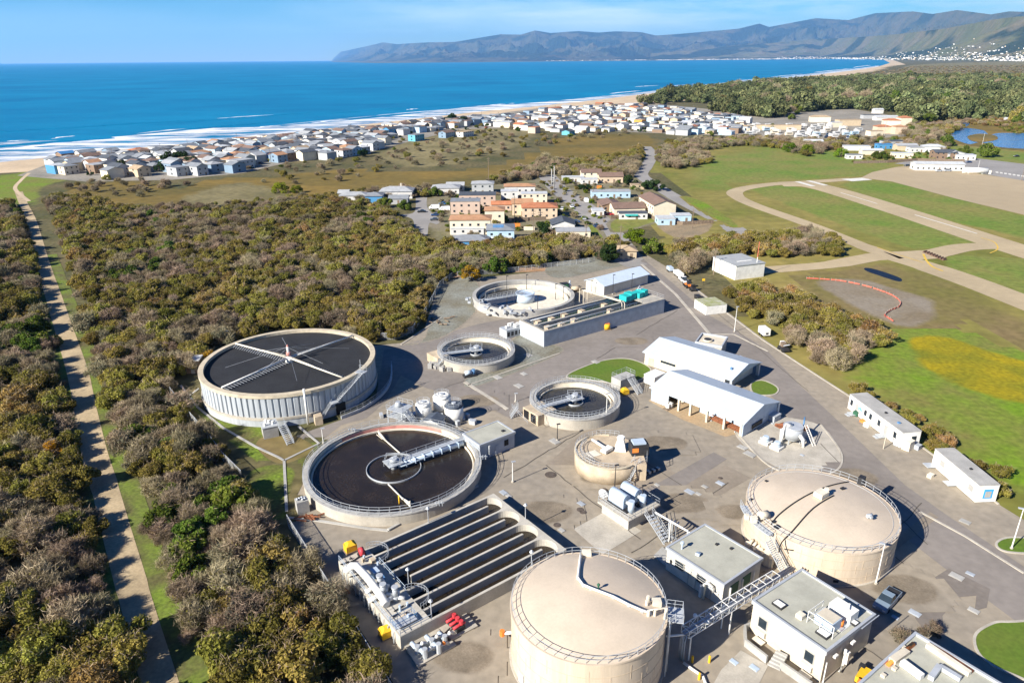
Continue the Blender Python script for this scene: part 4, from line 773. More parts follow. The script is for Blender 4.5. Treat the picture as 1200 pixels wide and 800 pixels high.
q=out(a2_+.03,Rt+.7,7.4); st.box((q.x,q.y,7.45),(2.2,1.8,.1),a2_); st.rail([out(a2_-.03,Rt+1.5,7.5),out(a2_+.08,Rt+1.5,7.5),out(a2_+.08,Rt-.3,7.5)],1.1,1.2); st.tube([(q.x,q.y,7.4),(q.x,q.y,10.4)],.07,5); st.build('stair',m_alu,T)
a_=angpx(360,494,0); q=out(a_,Rt+.9,0); MB().tube([(q.x,q.y,0),(q.x,q.y,8.3)],.24,8).build('standpipe',m_white,T)
q=out(angpx(371,492,0),Rt+1.2,0); MB().box((q.x,q.y,1.),(2.6,1.6,2.),a_).build('valve_block',m_tanc,T)
q=LP(T,G(406,487)); aa=math.atan2(q.y,q.x); MB().box(((Rt+.3)*cos(aa),(Rt+.3)*sin(aa),1.2),(.4,2.4,2.3),aa).build('wall_opening',m_black,T)
mb=MB(); pts_=[G(*p) for p in smooth([(459,430),(458,448),(448,464),(426,480),(400,491)],4,False)]; ribbon([p.xy for p in pts_],.3,0.04,mb,world=True,th=.7); mb.rail([p+Vector((0,0,.7)) for p in pts_],1.0,1.8); tag(mb.build('ramp_railing',m_alu),'curved railing on a low wall right of the ribbed tank','railing')
# brick kiosk, pump box
P=G(227,437.5); T=thing('brick_kiosk','small brown brick kiosk with pale roof left of the ribbed tank','kiosk',P,.12)
MB().b2(-1.6,1.6,0,3.2,0,3.3).build('wall',m_brick,T); MB().b2(-1.85,1.85,-.25,3.45,3.3,3.55).build('roof',m_white,T); MB().b2(-.5,.4,-.06,.0,0,2.1).build('door',m_pcream,T); MB().b2(.7,1.3,-.05,0,1.2,2.).build('window',m_glass,T)
mb=MB(); mb.tube([G(214,470,.5),G(233,455,2.2)],.16,6); tag(mb.build('inclined_pipe',m_white),'white inclined pipe left of the ribbed tank','pipe')
P=G(325,512); T=thing('pump_box','pale concrete pump box with a metal stair before the ribbed tank','pump box',P,.45)
MB().b2(-2.6,.4,0,3.2,0,2.5).build('box',m_concg,T); MB().b2(-2.7,.5,-.1,3.3,2.5,2.65).build('deck',m_steel,T)
st=MB().stairs(LP(T,G(341,521)),LP(T,G(329,496.5,2.6)),1.4); st.build('stair',m_alu,T)
vb=MB()
for x_,y_ in((-2,1),(-1,2),(-1.6,2.6),(-.4,1.2)): vb.cyl((x_,y_,2.65),.28,.6,8)
vb.build('valve',m_white,T)
# ---- clarifier builder
def clarifier(label,c,Ro,h,water_z,wr,bridge_from,m_w,group=None,lining=None,ring=.0,rail_in=True,launder=.9,walk=1.3):
    T=thing('clarifier',label,'clarifier',c,0,group)
    MB().ring((0,0,0),Ro-.35,Ro,0,h,96).build('wall',m_conc,T)
    MB().ring((0,0,0),Ro-walk,Ro+.12,h-.18,h+.05,96).build('walkway',m_concg if lining is None else m_conc,T)
    mb=MB().lathe((0,0,0),[(Ro-walk,h),(Ro-walk,water_z-.3)],96); mb.ring((0,0,0),Ro-walk-launder-.18,Ro-walk-launder,water_z-.5,water_z+.35,96); mb.cyl((0,0,water_z-.35),Ro-walk,.15,64); mb.build('launder',lining or m_pcream,T)
    MB().cyl((0,0,water_z-.2),Ro-walk-launder-.05,.2,96).build('water',m_w,T)
    MB().rail(circle_pts((0,0),Ro-.05,h+.05,56),1.05,9,closed=True).build('railing',m_alu,T)
    if rail_in: MB().rail(circle_pts((0,0),Ro-walk+.05,h+.05,56),1.0,9,closed=True).build('inner_railing',m_alu,T)
    v_=G2(*bridge_from,h)-c.xy; a=math.atan2(v_.y,v_.x); x=Vector((cos(a),sin(a),0)); y=Vector((-x.y,x.x,0)); z=Vector((0,0,1)); L_=Ro-.6
    b=MB(); b.box(x*(L_/2)+z*(h+.15),(L_,1.3,.22),a)
    for s_ in(-1,1): b.rail([x*1.+y*.62*s_+z*(h+.2),x*L_+y*.62*s_+z*(h+.2)],1.05,2.,r=.04)
    b.build('bridge',m_alu,T); d=MB().cyl((0,0,water_z-.3),.55,h-water_z+.8,14).box((0,0,h+.3),(3.0,3.0,.16),a).cyl((0,0,h+.4),.7,.7,12).box((.2,.5,h+.9),(.9,.6,.6),a); d.rail([(1.5,1.5,h+.35),(-1.5,1.5,h+.35),(-1.5,-1.5,h+.35),(1.5,-1.5,h+.35)],1.05,1.5,closed=True); d.build('centre_drive',m_alu,T)
    MB().ring((0,0,0),wr-.12,wr,water_z-.4,water_z+.3,48).build('baffle_ring',m_steel,T)
    return T,a
cb=Vector((-22.3,113.9,0)); zb=2.1
T,ab=clarifier('largest open clarifier with dark brown water and red lined far wall',cb,16.3,zb,1.05,5.1,(541.5,515),m_sludge,'open clarifiers with bridges',None,launder=.4,walk=1.0)
mb=MB().lathe((0,0,0),[(16.3-1.03,zb-.2),(16.3-1.03,.9)],40,pi*.33,pi*.78); mb.build('red_lining',m_redp,T)
x=Vector((cos(ab),sin(ab),0)); y=Vector((-x.y,x.x,0)); mb=MB().tube([x*.6-y*1.0+Vector((0,0,zb-.15)),x*14.6-y*1.0+Vector((0,0,zb-.15))],.42,10)
for k in range(7): q=x*(2+k*1.9)-y*1.; mb.box(q+Vector((0,0,zb-.1)),(.18,1.1,1.0),ab)
mb.build('feed_pipe',m_gblue,T)
for e,f_ in [((444,509),(469,531)),((480.8,593),(455,567))]:
    p,q=LP(T,G(*e,1.3)),LP(T,G(*f_,1.3)); mb=MB().tube([p,q],.13,5); d=(p-q).normalized(); w_=Vector((-d.y,d.x,0))
    mb.tube([p+Vector((0,0,.6)),p-d*3],.22,6); mb.tube([p+w_*.5+Vector((0,0,.2)),p-d*2.2+w_*.3],.07,4); mb.tube([p,p+Vector((0,0,1.1))],.1,5); mb.build('skimmer_arm',m_pcream,T)
p=LP(T,G(468,590,1)); MB().tube([p,p+Vector((0,0,1.7))],.14,6).build('yellow_post',m_yelp,T)
q=LP(T,G(354,601)); MB().box((q.x,q.y+.6,1.2),(2.0,1.7,2.4),.5).build('control_box',m_concg,T)
vb=MB()
for i in range(5): vb.blob((q.x-.6+i*.3,q.y+.3+.3*(i%3),2.6),.25,6,4)
vb.build('valve',m_steel,T)
for pxx in [(515,592.5),(566,538),(413,506)]:
    q=LP(T,G(*pxx,zb)); mb=MB()
    for k in(-.5,0,.5): mb.tube([(q.x+k,q.y,zb),(q.x+k,q.y,zb+1.)],.07,5)
    mb.tube([(q.x-.8,q.y,zb+.6),(q.x+.8,q.y+.1,zb+.6)],.1,5); mb.build('hoist_frame',m_steel,T)
T,a_=clarifier('mid sized clarifier ringed by walkways beside the green lawn',*circ(621,726.3,467,2.5),2.5,1.55,1.9,(636,477),m_drk,'open clarifiers with bridges',None,walk=1.25,launder=.6)
c_,R_=circ(621,726.3,467,2.5)
p=LP(T,G(640,497)); mb=MB(); aa=-.93
mb.box((p.x-1.3,p.y+2.6,1.25),(5.2,5.,2.5),aa); mb.build('pump_pit',m_tanc,T)
mb=MB()
for k in(-1.4,1.): q=Vector((p.x-1.3,p.y+2.6,0))+Vector((cos(aa-pi/2),sin(aa-pi/2),0))*2.53+Vector((cos(aa),sin(aa),0))*k; mb.box((q.x,q.y,1.2),(1.7,.06,2.),aa)
mb.build('pit_opening',m_black,T)
MB().stairs(LP(T,G(598,489)),LP(T,G(607,476,2.5)),1.1).build('stair',m_alu,T)
mb=MB().rail([LP(T,G(*q,2.5)) for q in[(600,478),(618,497),(640,483)]],1.,1.6); mb.build('pit_railing',m_alu,T)
T2,a_=clarifier('smallest open clarifier on the greenish gravel with a short bridge',*circ(513,603,410,2.3),2.3,1.3,1.6,(526,414),m_drk,'open clarifiers with bridges',None,walk=1.0,launder=.5)
q=LP(T2,G(532,433)); mb=MB()
for i in range(16): mb.box((q.x+random.uniform(-7,2),q.y+random.uniform(-1.2,2.2)+0.,.6),(random.uniform(.5,1.5),random.uniform(.4,1.2),random.uniform(.6,1.6)),random.random())
mb.build('pipe_manifold',m_concg,T2)
q=LP(T2,G(518,424)); mb=MB().box((q.x-1,q.y,1.1),(5.,3.4,2.2),-.9); mb.build('inlet_box',m_tanc,T2); MB().stairs(LP(T2,G(510,431)),LP(T2,G(519,421,2.3)),1.).build('stair',m_alu,T2)
MB().tube([LP(T2,G(*p_,1.)) for p_ in[(542,431),(552,432.5),(565,431)]],.3,6).build('orange_pipe',m_orange,T2)
P=G(550,441); T=thing('pump_skid','blue and white pump on a skid at the small clarifier','pump',P,.4); MB().box((0,0,.3),(3,1.6,.5)).build('skid',m_dark,T); MB().tube([(-1,0,1.1),(.6,0,1.1)],.55,10).build('motor',m_gblue,T); MB().cyl((1.1,0,.5),.5,1.2,10).build('casing',m_blue,T)
# large tank being refitted, half dry
cc,RR=circ(553.7,673.3,344.5,2.6); T=thing('dry_clarifier','wide pale clarifier under repair with a dry floor and central steel drum','clarifier',cc)
MB().ring((0,0,0),RR-1.15,RR,0,2.6,96).build('wall',m_concg,T); MB().ring((0,0,0),RR-2.3,RR-1.9,0,1.3,96).build('inner_wall',m_pcream,T); MB().cyl((0,0,.0),RR-1.15,.25,96).build('floor',m_pcream,T)
MB().lathe((0,0,0),[(0.1,.35),(RR-2.4,.35)],40,pi*.55,pi*1.25).build('standing_water',m_drk,T)
MB().cyl((.5,0,.3),3.0,2.4,40).ring((.5,0,0),2.7,3.1,2.7,3.1,40).build('centre_drum',m_gblue,T)
q=LP(T,G(570,352,2.6)); b=MB(); d=Vector((q.x,q.y,0)).normalized(); b.tube([Vector((0,0,3.2)),Vector((q.x,q.y,2.8))],.15,4); L_=q.xy.length; y=Vector((-d.y,d.x,0))
for s_ in(-.8,.8): b.rail([y*s_+Vector((0,0,2.9)),y*s_+d*L_+Vector((0,0,2.7))],1.2,1.3,r=.06)
b.box(d*L_/2+Vector((0,0,2.8)),(L_,1.6,.15),math.atan2(d.y,d.x)); b.build('bridge',m_alu,T)
mb=MB()
for i in range(46):
    a=pi*random.uniform(1.0,1.55); r=RR*random.uniform(.8,1.12); mb.box((r*cos(a),r*sin(a),random.uniform(.3,2.9)),(random.uniform(.2,2.2),random.uniform(.2,1.),random.uniform(.2,.9)),random.random()*3)
mb.build('formwork',m_alu,T)
mb=MB()
for i in range(7):
    a=pi*(.1+i*.13); mb.tube([((RR-3)*cos(a),(RR-3)*sin(a),.3),((RR-3)*cos(a),(RR-3)*sin(a),1.5)],.08,4)
mb.build('scraper_post',m_steel,T)
for (b,t) in [((594,351),(594,323.5)),((651,352),(651,333)),((660,352),(661,336)),((630,372),(630,347)),((617,340),(617,322))]: lamp(b,t,'slim black lamp post standing round the wide dry clarifier',False,group='black lamp posts at the dry clarifier')
# ---- raceway basin
A,B,C=(469,746),(664,643.5),(405,653)
O,an,Lx,Wy=rect(A,B,C,2.2); T=thing('raceway_basin','rectangular concrete basin of eight dark water channels between long walls','basin',O,an)
XD=LP(T,G(503,723,2.2)).x; dx0=XD; n=8; wall_t=.42; ch=Wy/n
m_rwall=mat('basin_concrete',(.44,.41,.345),.85,.14,.3,fine=.08)
mb=MB(); mb.b2(0,Lx,0,wall_t,0,2.2); mb.b2(0,Lx,Wy-wall_t,Wy,0,2.2); mb.b2(Lx-wall_t,Lx,wall_t,Wy-wall_t,0,2.198); mb.b2(0,dx0,wall_t,Wy-wall_t,0,2.196)
mb.build('wall',m_rwall,T)
for k in range(1,n):
    yk=Wy*k/n; x1=Lx-wall_t if k%2==0 else Lx-wall_t-ch*1.05
    x0=dx0 if k%2 else dx0+ch*.9
    if k in(2,6): x0=dx0
    if k in(3,4,5): x0+=.0
    MB().b2(x0,x1,yk-.19,yk+.19,0,2.2).build('divider',m_rwall,T)
mb=MB()
for k in range(0,n,2):
    y0,y1=Wy*k/n+.19,Wy*(k+2)/n-.19; yc=(y0+y1)/2; r=(y1-y0)/2; xe=Lx-wall_t
    arc=[(xe-r+r*.985*cos(a),yc+r*sin(a)) for a in np.linspace(-pi/2,pi/2,17)]; mb.prism(arc+[(xe-.002,y1),(xe-.002,y0)],0,2.195)
mb.build('curved_end',m_rwall,T)
MB().b2(dx0,Lx-wall_t,wall_t,Wy-wall_t,.2,.95).build('water',m_sludge,T)
for k,nm in((0,0),(1,0)):
    yc=Wy*(.88-.62*k); MB().rail(circle_pts((dx0-.1,yc),ch*.95,2.2,14,-pi/2,pi/2),1.0,1.2).build('railing',m_steel,T)
rl=MB().rail([(0.1,.1,2.2),(dx0,.1,2.2)],1.0,1.5); rl.rail([(0.1,.1,2.2),(.1,Wy-.1,2.2)],1.,1.7); rl.rail([(dx0-.1,Wy*.36,2.2),(dx0-.1,Wy*.78,2.2)],1.,1.5); rl.build('deck_railing',m_gblue,T)
mb=MB(); rs=random.Random(8)
for i in range(34):
    x_,y_=rs.uniform(.5,dx0-.6),rs.uniform(.8,Wy-.8); k=rs.random()
    if k<.5: mb.cur=0; mb.tube([(x_,y_,2.35),(x_+rs.uniform(-1.6,1.6),y_+rs.uniform(-.6,.6),2.35)],.1,5)
    elif k<.8: mb.cur=1; mb.box((x_,y_,2.4),(rs.uniform(.3,.9),rs.uniform(.3,.9),rs.uniform(.2,.8)))
    else: mb.cur=2; mb.cyl((x_,y_,2.2),.18,rs.uniform(.5,1.3),7)
mb.build('deck_pipework',[m_dark,m_tanc,m_gblue],T); mb=MB()
for i in range(12): y_=Wy*(.08+.075*i); mb.tube([(-.25,y_,0),(-.25,y_,1.9),(.2,y_,2.0)],.09,5)
mb.build('side_pipework',m_alu,T)
# deck plant: each pump group its own thing standing on the deck
def local_thing(parent,name,label,cat,x,y,z,rz=0,group=None):
    p=Vector((x,y,0)); c,s=cos(parent.rotation_euler.z),sin(parent.rotation_euler.z); P=Vector(parent.location)+Vector((p.x*c-p.y*s,p.x*s+p.y*c,z)); return thing(name,label,cat,P,parent.rotation_euler.z+rz,group)
tp=local_thing(T,'white_main_pipe','thick white bent pipe along the left edge of the basin deck','pipe',0,0,2.2)
MB().tube([(.3,Wy*.83,.2),(.5,Wy*.8,1.3),(.9,Wy*.76,1.6),(1.1,Wy*.6,1.5),(1.2,Wy*.42,1.0),(1.1,Wy*.3,.6)],.55,12).build('pipe',m_white,tp); MB().cyl((.5,Wy*.81,.0),.5,1.,10).cyl((.3,Wy*.85,.0),.8,.35,10).build('flange',m_white,tp)
for i,(fx,fy) in enumerate([(.48,.52),(.6,.34),(.38,.42)]):
    p=local_thing(T,'pump','upright white pump on the basin deck '+['beside the blue boxes','nearest the basin corner','close against the thick white pipe'][i],'pump',dx0*fx,Wy*fy,2.2,group=None)
    MB().cyl((0,0,0),.55,.7,10).cyl((0,0,.7),.4,1.3,10).cyl((0,0,2.),.5,.25,10).build('motor',m_alu,p); MB().tube([(-2.3,0,.5),(-.2,0,.6)],.32,8).tube([(0,0,.4),(.9,-.9,.4)],.3,8).build('pipe',m_white,p); MB().blob((.5,.4,.6),.42,8,6).build('valve',m_white,p)
p=local_thing(T,'control_boxes','pair of blue grey control boxes in the middle of the basin deck','box',dx0*.6,Wy*.66,2.2)
MB().box((0,0,.5),(.9,1.2,1.)).box((.2,-1.6,.4),(.8,.8,.8)).build('cabinet',m_blue,p); MB().box((0,0,1.05),(1.,1.3,.08)).build('lid',m_gblue,p)
p=local_thing(T,'steel_platform','small blue railed platform at the near corner of the basin deck','platform',dx0*.32,Wy*.09,2.2)
MB().box((0,0,.5),(3.2,1.6,.1)).build('floor',m_steel,p); MB().rail([(-1.6,-.8,.5),(1.6,-.8,.5),(1.6,.8,.5),(-1.6,.8,.5)],1.,1.,closed=True).build('railing',m_blue,p)
for q,lab in [((411,645),'yellow covered unit at the far end of the basin deck'),((453,745),'yellow covered bin on the ground by the basin corner')]:
    P=G(*q,2.2 if q[1]<700 else 0); t=thing('yellow_cover',lab,'cover',P,.6); MB().box((0,0,.75),(1.7,1.35,1.1)).cyl((0,0,1.3),1.02,.4,4,.45,a0=.7).build('cover',m_yelp,t); MB().box((0,0,.1),(1.9,1.5,.25)).build('pallet',m_wood,t)
P=G(424,650,2.2); t=thing('hose_drum','dark red hose drum at the far end of the basin deck','drum',P,.5); MB().tube([(-.35,0,.7),(.35,0,.7)],.65,12).build('drum',m_redv,t); MB().box((0,0,.15),(1.2,.9,.25)).tube([(-.5,-.4,0),(-.5,0,.8)],.07,4).tube([(.5,-.4,0),(.5,0,.8)],.07,4).build('stand',m_dark,t)
for pts4,lab in [([(473,757),(490,783),(535,757),(513,737)],'pale pad with grey pumps below the basin'),([(513,737),(526,753),(560,735),(545,718)],'pale pad with red valves below the basin')]:
    struct('pad',MB().prism([tuple(G2(*p_)) for p_ in pts4],.02,.35),m_conc,lab)
for i,q in enumerate([(486,760),(495,766),(503,752),(511,760),(518,748)]):
    P=G(*q,.35); t=thing('pump',['grey pump nearest the lower left edge of the pad','grey pump on the front edge of the pad','grey pump at the back of the pad by the basin wall','pump with an orange valve on the pad','grey pump at the right end of the pad'][i],'pump',P,-.9,'ground pumps below the basin')
    MB().tube([(-.7,0,.5),(.5,0,.5)],.34,8).build('motor',m_gblue,t); MB().cyl((.7,0,0),.36,1.1+.4*(i%2),8).build('casing',m_alu,t); MB().tube([(.7,0,.9),(.7,1.2,.9),(.7,1.6,.4)],.2,6).build('pipe',m_alu,t)
    MB().blob((.7,.8,1.05),.28,7,5).build('valve',m_orange if i==3 else m_white,t)
P=G(534,733,.35); t=thing('valve_set','cluster of bright red valves on the smaller pad below the basin','valve',P,.7)
for k in range(3): MB().tube([(-1.,-.9+k*.8,.8),(.9,-.9+k*.8,.8)],.2,7).cyl((.3,-.9+k*.8,.8),.3,.6,8).build('valve',m_redv,t)
MB().box((0,-.1,.35),(1.4,2.4,.6)).build('stand',m_dark,t); MB().tube([(-1.,-.1,.3),(-2.6,-.5,.25)],.12,5).build('pipe',m_dark,t)
for q,lab in [((533,684),'deck'),((499,742),'near')]: pass
for (x_,y_,lab) in [(dx0+1,Wy*.42,'short lamp post between the deck and the channels'),(dx0+.3,Wy*.03,'short lamp post on the near corner of the channels'),(dx0+(Lx-dx0)*.72,.2,'short lamp post on the near wall of the channels'),(dx0+(Lx-dx0)*.45,Wy-.2,'short lamp post on the far wall of the channels'),(Lx-.2,Wy*.52,'short lamp post on the end wall of the channels')]:
    p=local_thing(T,'lamp_post',lab,'lamp post',x_,y_,2.2,group='short lamp posts on the raceway basin'); MB().cyl((0,0,0),.08,2.7,6).build('pole',m_steel,p); MB().cyl((0,0,2.7),.34,.3,8,.12).build('lamp_head',m_alu,p)
# ---- domed tanks
def domed(label,c,Rr,h,rise):
    T=thing('domed_tank',label,'tank',c); MB().lathe((0,0,0),[(Rr,0),(Rr,h)],112,smooth=True).build('wall',m_beige,T); MB().dome((0,0,h),Rr,rise,112,10).build('roof',m_beiged,T)
    MB().ring((0,0,0),Rr-.05,Rr+.14,h-.22,h+.05,112).build('roof_edge',m_beige,T); MB().ring((0,0,0),Rr-.02,Rr+.3,0,.25,96).build('footing',m_conc,T); sm_=MB()
    for k in range(1,4): sm_.ring((0,0,0),Rr-.02,Rr+.025,h*k/4-.04,h*k/4+.04,96)
    for k in range(72): a_=k*2*pi/72; sm_.box(((Rr)*cos(a_),Rr*sin(a_),h*((k%3)+.5)/4+h/8*(k%2)),(.05,.06,h/4),a_)
    sm_.build('plate_seam',mat('seam_beige',(.49,.395,.28),.6,.1,.8),T)
    MB().rail(circle_pts((0,0),Rr-.1,h+.05,48),1.1,9,closed=True,rows=2).build('railing',m_alu,T); MB().ring((0,0,0),Rr-.98,Rr-.93,h+.02,h+.28,64).build('toe_rail',m_steel,T); return T
T1=domed('big beige domed tank at the front with a pipe bent over its roof',Vector((9.3,70.3,0)),9.72,8.3,1.5); zr=9.2
def roofz(T,p,h,Rr,rise):
    r=p.xy.length; Rs=(Rr*Rr+rise*rise)/(2*rise); return h+math.sqrt(max(0,Rs*Rs-r*r))-(Rs-rise)
pp=[LP(T1,G(x,y,8.8)) for x,y in [(681,645),(680,655),(677,685),(683,694),(692,698),(718,707),(736,714.5),(752,719),(762,720)]]
pp=[Vector((p.x,p.y,roofz(T1,p,8.3,9.72,1.5)+.3)) for p in pp]; MB().tube(pp,.17,8).build('gas_pipe',m_white,T1)
sb=MB()
for p in pp[1:]: sb.box((p.x,p.y,p.z-.25),(.3,.3,.4))
sb.build('pipe_support',m_steel,T1)
q=pp[0]; MB().box((q.x+.7,q.y-.6,q.z+.1),(1.2,.9,.9)).build('roof_box',m_pcream,T1)
p=LP(T1,G(701,693,9.3)); MB().cyl((p.x,p.y,9.2),.1,1.1,6).blob((p.x,p.y,10.4),.22,7,5).build('green_valve',m_green,T1)
q=LP(T1,G(768,715,8.5)); mb=MB()
for i in range(9): mb.cyl((q.x+random.uniform(-1.3,1.2),q.y+random.uniform(-1.3,1.3),8.35),.12+.1*random.random(),random.uniform(.5,1.5),7)
mb.tube([(q.x-1.6,q.y-.6,8.9),(q.x+1,q.y-.3,9.2),(q.x+1.6,q.y-.3,8.)],.14,6); mb.box((q.x+.3,q.y+.9,8.9),(1.1,.9,.9)).build('valve_cluster',m_pcream,T1)
a=math.atan2(q.y,q.x); x=Vector((cos(a),sin(a),0)); y=Vector((-x.y,x.x,0)); z=Vector((0,0,1)); b=x*10.6
mb=MB().box(b+z*8.2,(2.2,2.6,.12),a); mb.rail([b-x*.9-y*1.25+z*8.25,b+x*1.05-y*1.25+z*8.25,b+x*1.05+y*1.25+z*8.25,b-x*.9+y*1.25+z*8.25],1.1,1.2); mb.tube([b+x*1+z*8.1,x*9.8+z*6.2],.12,4); mb.build('side_platform',m_alu,T1)
mb=MB()
for s_ in(-.3,.3): mb.tube([x*9.98-y*1.9+y*s_+z*.3,x*9.98-y*1.9+y*s_+z*9.2],.06,4)
for k in range(26): mb.box(x*9.98-y*1.9+z*(.5+k*.33),(.05,.6,.05),a)
mb.tube([x*10.1-y*1.1+z*.1,x*10.1-y*1.1+z*8.],.16,6); mb.build('ladder',m_alu,T1)
q=G(605,746); p=LP(T1,G(601,752)); MB().tube([(p.x-1.3,p.y+.3,1.3),(p.x+.8,p.y+.4,1.3)],.22,8).build('inlet_pipe',m_white,T1); MB().cyl((p.x-1.4,p.y+.3,.9),.35,.8,8).build('orange_valve',m_orange,T1)
p=LP(T1,G(623,796)); a=math.atan2(p.y,p.x); MB().box((9.75*cos(a),9.75*sin(a),1.0),(.25,1.2,1.9),a).build('hatch',m_steel,T1)
T2d=domed('wide low beige domed tank at the right with a stair and curved gallery',Vector((48.5,93.6,0)),11.15,5.8,1.35)
def onroof(x,y): p=LP(T2d,G(x,y,6.4)); return Vector((p.x,p.y,roofz(T2d,p,5.8,11.15,1.35)+.1))
for l in [[(994,563),(965,575),(935,590),(912,604),(904,612)],[(976,585),(952,600),(930,620),(917,630),(914,638)]]: MB().tube([onroof(*q) for q in smooth(l,4,False)],.1,6).build('roof_pipe',m_dark,T2d)
for q,s_ in [((911,615.5),(.9,.7)),((907,610),(.6,.5)),((987,575),(.8,.5)),((880,583),(.6,.4)),((898,563),(.4,.4))]: p=onroof(*q); MB().box((p.x,p.y,p.z+.08),(*s_,.16),.5).build('roof_hatch',m_dark,T2d)
p=onroof(961,586); MB().box((p.x,p.y,p.z+.4),(1.9,1.5,.8),.6).box((p.x+1,p.y+.5,p.z+.7),(.5,.5,.9)).build('roof_box',m_pcream,T2d)
p=onroof(894,606); MB().tube([p+Vector((-.6,0,.7)),p+Vector((.9,.4,.7))],.65,10).build('brown_drum',m_wallb,T2d); MB().box(p+Vector((-1.6,-.6,.5)),(.9,.7,1.)).box(p+Vector((-2.4,.2,.4)),(.6,.6,.8)).build('roof_pump',m_pcream,T2d)
p=onroof(1018,610); MB().tube([p+Vector((-.4,0,.4)),p+Vector((.5,.3,.6))],.25,8).box(p+Vector((0,0,.5)),(.4,.9,.3),.4).build('relief_valve',m_alu,T2d)
p1,p2=LP(T2d,G(856,591,5.8)),LP(T2d,G(900,628,5.8)); a1,a2=math.atan2(p1.y,p1.x),math.atan2(p2.y,p2.x)
a1%=2*pi; a2%=2*pi
mb=MB().ring((0,0,0),11.2,12.5,5.62,5.78,24,min(a1,a2),max(a1,a2)); mb.rail(circle_pts((0,0),12.45,5.78,12,min(a1,a2),max(a1,a2)),1.1,2.); mb.build('gallery',m_alu,T2d)
mb=MB().stairs(LP(T2d,G(926,684,.6)),LP(T2d,G(900,632,5.7)),1.2); mb.build('stair',m_alu,T2d)
p=LP(T2d,G(944,676)); q=LP(T2d,G(919,645,5.)); MB().tube([(p.x,p.y,0),(p.x,p.y,3.),(p.x-1,p.y+1.2,3.8),(q.x,q.y,5.3)],.09,5).build('bent_pipe',m_dark,T2d)
p=LP(T2d,G(976,681)); a=math.atan2(p.y,p.x); MB().box((11.2*cos(a),11.2*sin(a),.9),(.2,.7,.35),a).build('wall_hatch',m_dark,T2d)
mb=MB()
for i in range(7): p=LP(T2d,G(876+i*4.5,642+i*2.6,1.)); mb.cyl((p.x,p.y,0),.5,1.3+random.random(),8); mb.tube([(p.x,p.y,1.5),(p.x+1,p.y+.8,2.)],.25,6)
mb.build('side_pump',m_pcream,T2d)
p1,p2=LP(T2d,G(1008,567,5.8)),LP(T2d,G(1018,576,5.8)); MB().box((p1.x*1.02,p1.y*1.02,6.5),(1.2,.9,1.3),.8).build('edge_cabinet',m_dark,T2d)
# ---- round thickener with a deck of machines
cc,RR=circ(673.6,752,529,3.4); T=thing('thickener','squat round tan tank with machines and a hopper on its deck','tank',cc)
mb=MB().cyl((0,0,0),RR,3.4,64); mb.build('wall',m_tanc,T); e=LP(T,G(757,541,3.4)); MB().b2(RR*.35,RR*1.02,-RR*.75,RR*.35,0,3.398).build('side_block',m_tanc,T)
MB().ring((0,0,0),RR-.25,RR+.12,3.4,3.62,64,pi*.45,pi*1.7).build('rim',m_rimc,T); MB().rail(circle_pts((0,0),RR-.1,3.6,26,pi*.35,pi*1.55),1.,2.2).build('railing',m_steel,T); MB().rail(circle_pts((0,0),RR-1.1,3.42,18,pi*.75,pi*1.3),1.,2.2).build('inner_railing',m_steel,T)
q=LP(T,G(695,532,3.4)); MB().box((q.x,q.y,3.45),(2.3,2.0,.14),.5).build('hatch',m_pcream,T)
p,q=LP(T,G(694,517,3.6)),LP(T,G(711,528,3.6)); MB().tube([p+Vector((0,0,.4)),q+Vector((0,0,.4))],.28,6).box(q+Vector((0,0,.3)),(2.2,1.2,.6),.8).build('conveyor',m_white,T)
q=LP(T,G(727,526,3.4)); MB().cyl((q.x,q.y,3.4),1.5,2.2,4,.75,a0=.6).cyl((q.x,q.y,5.6),.75,.5,6).build('white_hopper',m_white,T)
q=LP(T,G(748,530,3.4)); MB().box((q.x,q.y,4.5),(3.2,2.4,2.2),.15).build('machine_frame',m_dark,T); MB().box((q.x-.1,q.y-.1,5.7),(2.4,1.8,.5),.15).build('machine_cover',m_gblue,T); MB().box((q.x-.8,q.y-1.3,4.6),(1.2,.1,.9),.15).build('orange_guard',m_orange,T)
MB().stairs(LP(T,G(731,569)),LP(T,G(747,540,3.4)),1.2).build('stair',m_alu,T); MB().rail([LP(T,G(*q,3.4)) for q in[(744,545),(758,541),(758,527)]],1.,1.4).build('deck_railing',m_steel,T)
q=LP(T,G(704,565)); MB().tube([(q.x,q.y+.6,.7),(q.x,q.y-.4,.7),(q.x,q.y-.4,0)],.2,7).build('outlet_pipe',m_pcream,T)
mb=MB()
for k in range(11): mb.cur=k%2; P=G(743,562).lerp(G(772,550),(k+.5)/11); mb.box((P.x,P.y,.32),((G(743,562)-G(772,550)).length/11,.7,.5),math.atan2((G2(772,550)-G2(743,562)).y,(G2(772,550)-G2(743,562)).x))
tag(mb.build('striped_curb',[m_pcream,m_dark]),'black and cream striped curb beside the thickener stair','curb')
